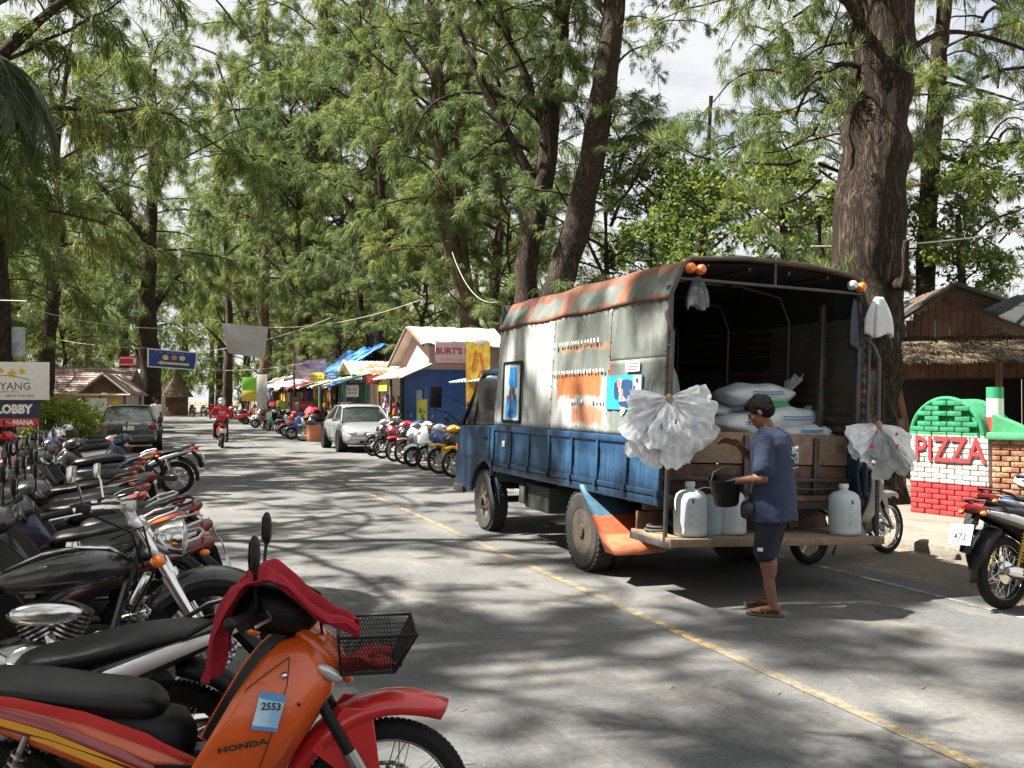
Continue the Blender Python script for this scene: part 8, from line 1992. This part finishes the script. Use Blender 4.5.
# brown hut with tin roof
hp = at(965, 398, 17.0)
h = empty('brown_hut', (hp.x, hp.y, 0), R(-28), 'brown boarded hut with a dark tin gable roof behind the pizza oven', 'hut')
b = MB()
for k in range(24):
    x0 = -1.5 + k * .125; top_ = 3.45 - abs(x0 + .06 + .3) * .66
    b.bbox((x0 + .06, 0 + .006 * (k % 2), (2.0 + top_) / 2), (.12, .03, top_ - 2.0), .006)
b.build('gable_boards', M('gable_boards', (.17, .08, .045), .8, col2=(.07, .035, .022), s2=3, var=.35, bump=.3), h)
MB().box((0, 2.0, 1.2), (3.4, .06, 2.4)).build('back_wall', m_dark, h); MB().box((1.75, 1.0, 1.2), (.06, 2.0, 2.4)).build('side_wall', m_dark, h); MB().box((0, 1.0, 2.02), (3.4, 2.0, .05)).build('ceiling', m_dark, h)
b = MB(); corr(b, (-.3, -.45, 3.62), (0, 4, 0), (-2.0, 0, -1.3), 60, .02, 14); corr(b, (-.3, -.45, 3.62), (0, 4, 0), (4.2, 0, -1.5), 60, .02, 14); b.build('roof', m_tin, h, ang=80, mods=[SOLID(.02)])
b = MB(); b.tube([(-2.3, -.46, 2.32), (-.3, -.46, 3.62)], .05, 5); b.tube([(3.9, -.46, 2.12), (-.3, -.46, 3.62)], .05, 5); b.build('barge_board', m_dark, h)
for x in (-1.7, 0, 1.7): MB().tube([(x, -1.6, 0), (x, -1.6, 2.3)], .06, 8).build('post', m_brown, h)
# thatch awning: many straws
b = MB(); rg_ = random.Random(6)
b.grid(lambda u, v: (-2.2 + 4.8 * u, -1.9 + 1.9 * v, 2.16 + .55 * v + .1 * u * (1 - v) + .03 * mnoise.noise(Vector((u * 14, v * 5, 0)))), 60, 8)
for k in range(2600):
    x = rg_.uniform(-2.2, 2.6); f = rg_.random(); y0 = -1.9 + 1.9 * f; z0 = 2.18 + .55 * f + .1 * (x + 2.2) / 4.8 * (1 - f); l = rg_.uniform(.12, .3); dx = rg_.uniform(-.06, .06)
    b.add([(x, y0, z0 + .02), (x + dx, y0 - l, z0 - l * .32 + .012), (x + .022, y0, z0 + .02)], [(0, 1, 2)])
b.build('thatch_awning', m_thatch, h, ang=60, mods=[SOLID(.012)])
# second dark roof at the right edge
h2 = empty('dark_shelter', tuple(at(1072, 398, 12.5).xy) + (0,), R(-28), 'dark tarp roofed shelter cut by the right edge', 'shelter')
b = MB(); b.grid(lambda u, v: (-.55 + 2.4 * u, -.6 + 2.2 * v, 2.42 + .5 * v + .1 * math.sin(u * 6) + .12 * min(1, u * 5)), 30, 10); b.build('roof', m_tarp, h2, ang=80, mods=[SOLID(.05)])
MB().tube([(-.38, -.45, 0), (-.38, -.45, 2.45)], .05, 8).build('post', m_brown, h2); MB().tube([(1.5, -.45, 0), (1.5, -.45, 2.6)], .05, 8).build('post', m_brown, h2)
# leaning planks, panels and table inside
for i, (px, py, Z, w_, hh, tilt, mt, lab) in enumerate(((870, 420, 15.2, .62, 1.5, .0, m_woodl, 'pale wooden panel standing behind the right bag bundle'), (899, 418, 14.6, .12, 2.1, .28, m_brown, 'dark plank leaning left of the pizza oven'), (908, 425, 14.3, .09, 1.9, .2, m_brown, 'narrow plank leaning nearest the pizza oven'), (900, 470, 13.6, .14, 1.2, .02, m_wood, 'short upright post between the bag bundle and the oven'))):
    p = at(px, py, Z); b = MB(); b.bbox((0, 0, 0), (w_, .04, hh), .006); o = b.build('plank', mt, None); o.rotation_euler = (0, -tilt, R(-25)); o.location = (p.x, p.y, hh / 2 * math.cos(tilt) + .13); tag(o, lab, 'plank')
t = empty('table', tuple(at(930, 398, 15.0).xy) + (.13,), R(-20), 'dark wooden table under the thatch behind the oven', 'table'); MB().bbox((0, 0, .75), (1.4, .7, .04), .01).build('table_top', m_brown, t)
for x in (-.6, .6):
    for y in (-.3, .3): MB().bbox((x, y, .37), (.06, .06, .73), .006).build('leg', m_brown, t)
# a few fallen leaves and pebbles near the kerb

hh_ = empty('thatched_hut', (1.9, 93, 0), 0, 'small pointed thatched hut at the very end of the street', 'hut')
MB().lathe([(1.0, 0), (1.0, 1.9), (0, 1.9)], n=10).build('wall', m_brown, hh_); MB().lathe([(1.5, 1.7), (1.1, 2.3), (.5, 3.2), (.12, 4.1), (0, 4.4)], n=14).build('roof', m_thatch, hh_)
rg8 = random.Random(5)
for i in range(7):
    bd = [P_BLACK, P_SILV, P_RED, P_BLUE, P_WHITE, P_GREY, P_DRED][i]; cn = ['black', 'silver', 'red', 'blue', 'white', 'grey', 'dark red'][i]
    scooter(cn + ' scooter parked before the pale building at the street end', bd, P_BLACK, 'distant scooters at the end of the street', (3.0 + .9 * i + rg8.uniform(-.1, .1), 87 + rg8.uniform(-.5, .5), 0), R(90 + rg8.uniform(-20, 20)), -4)
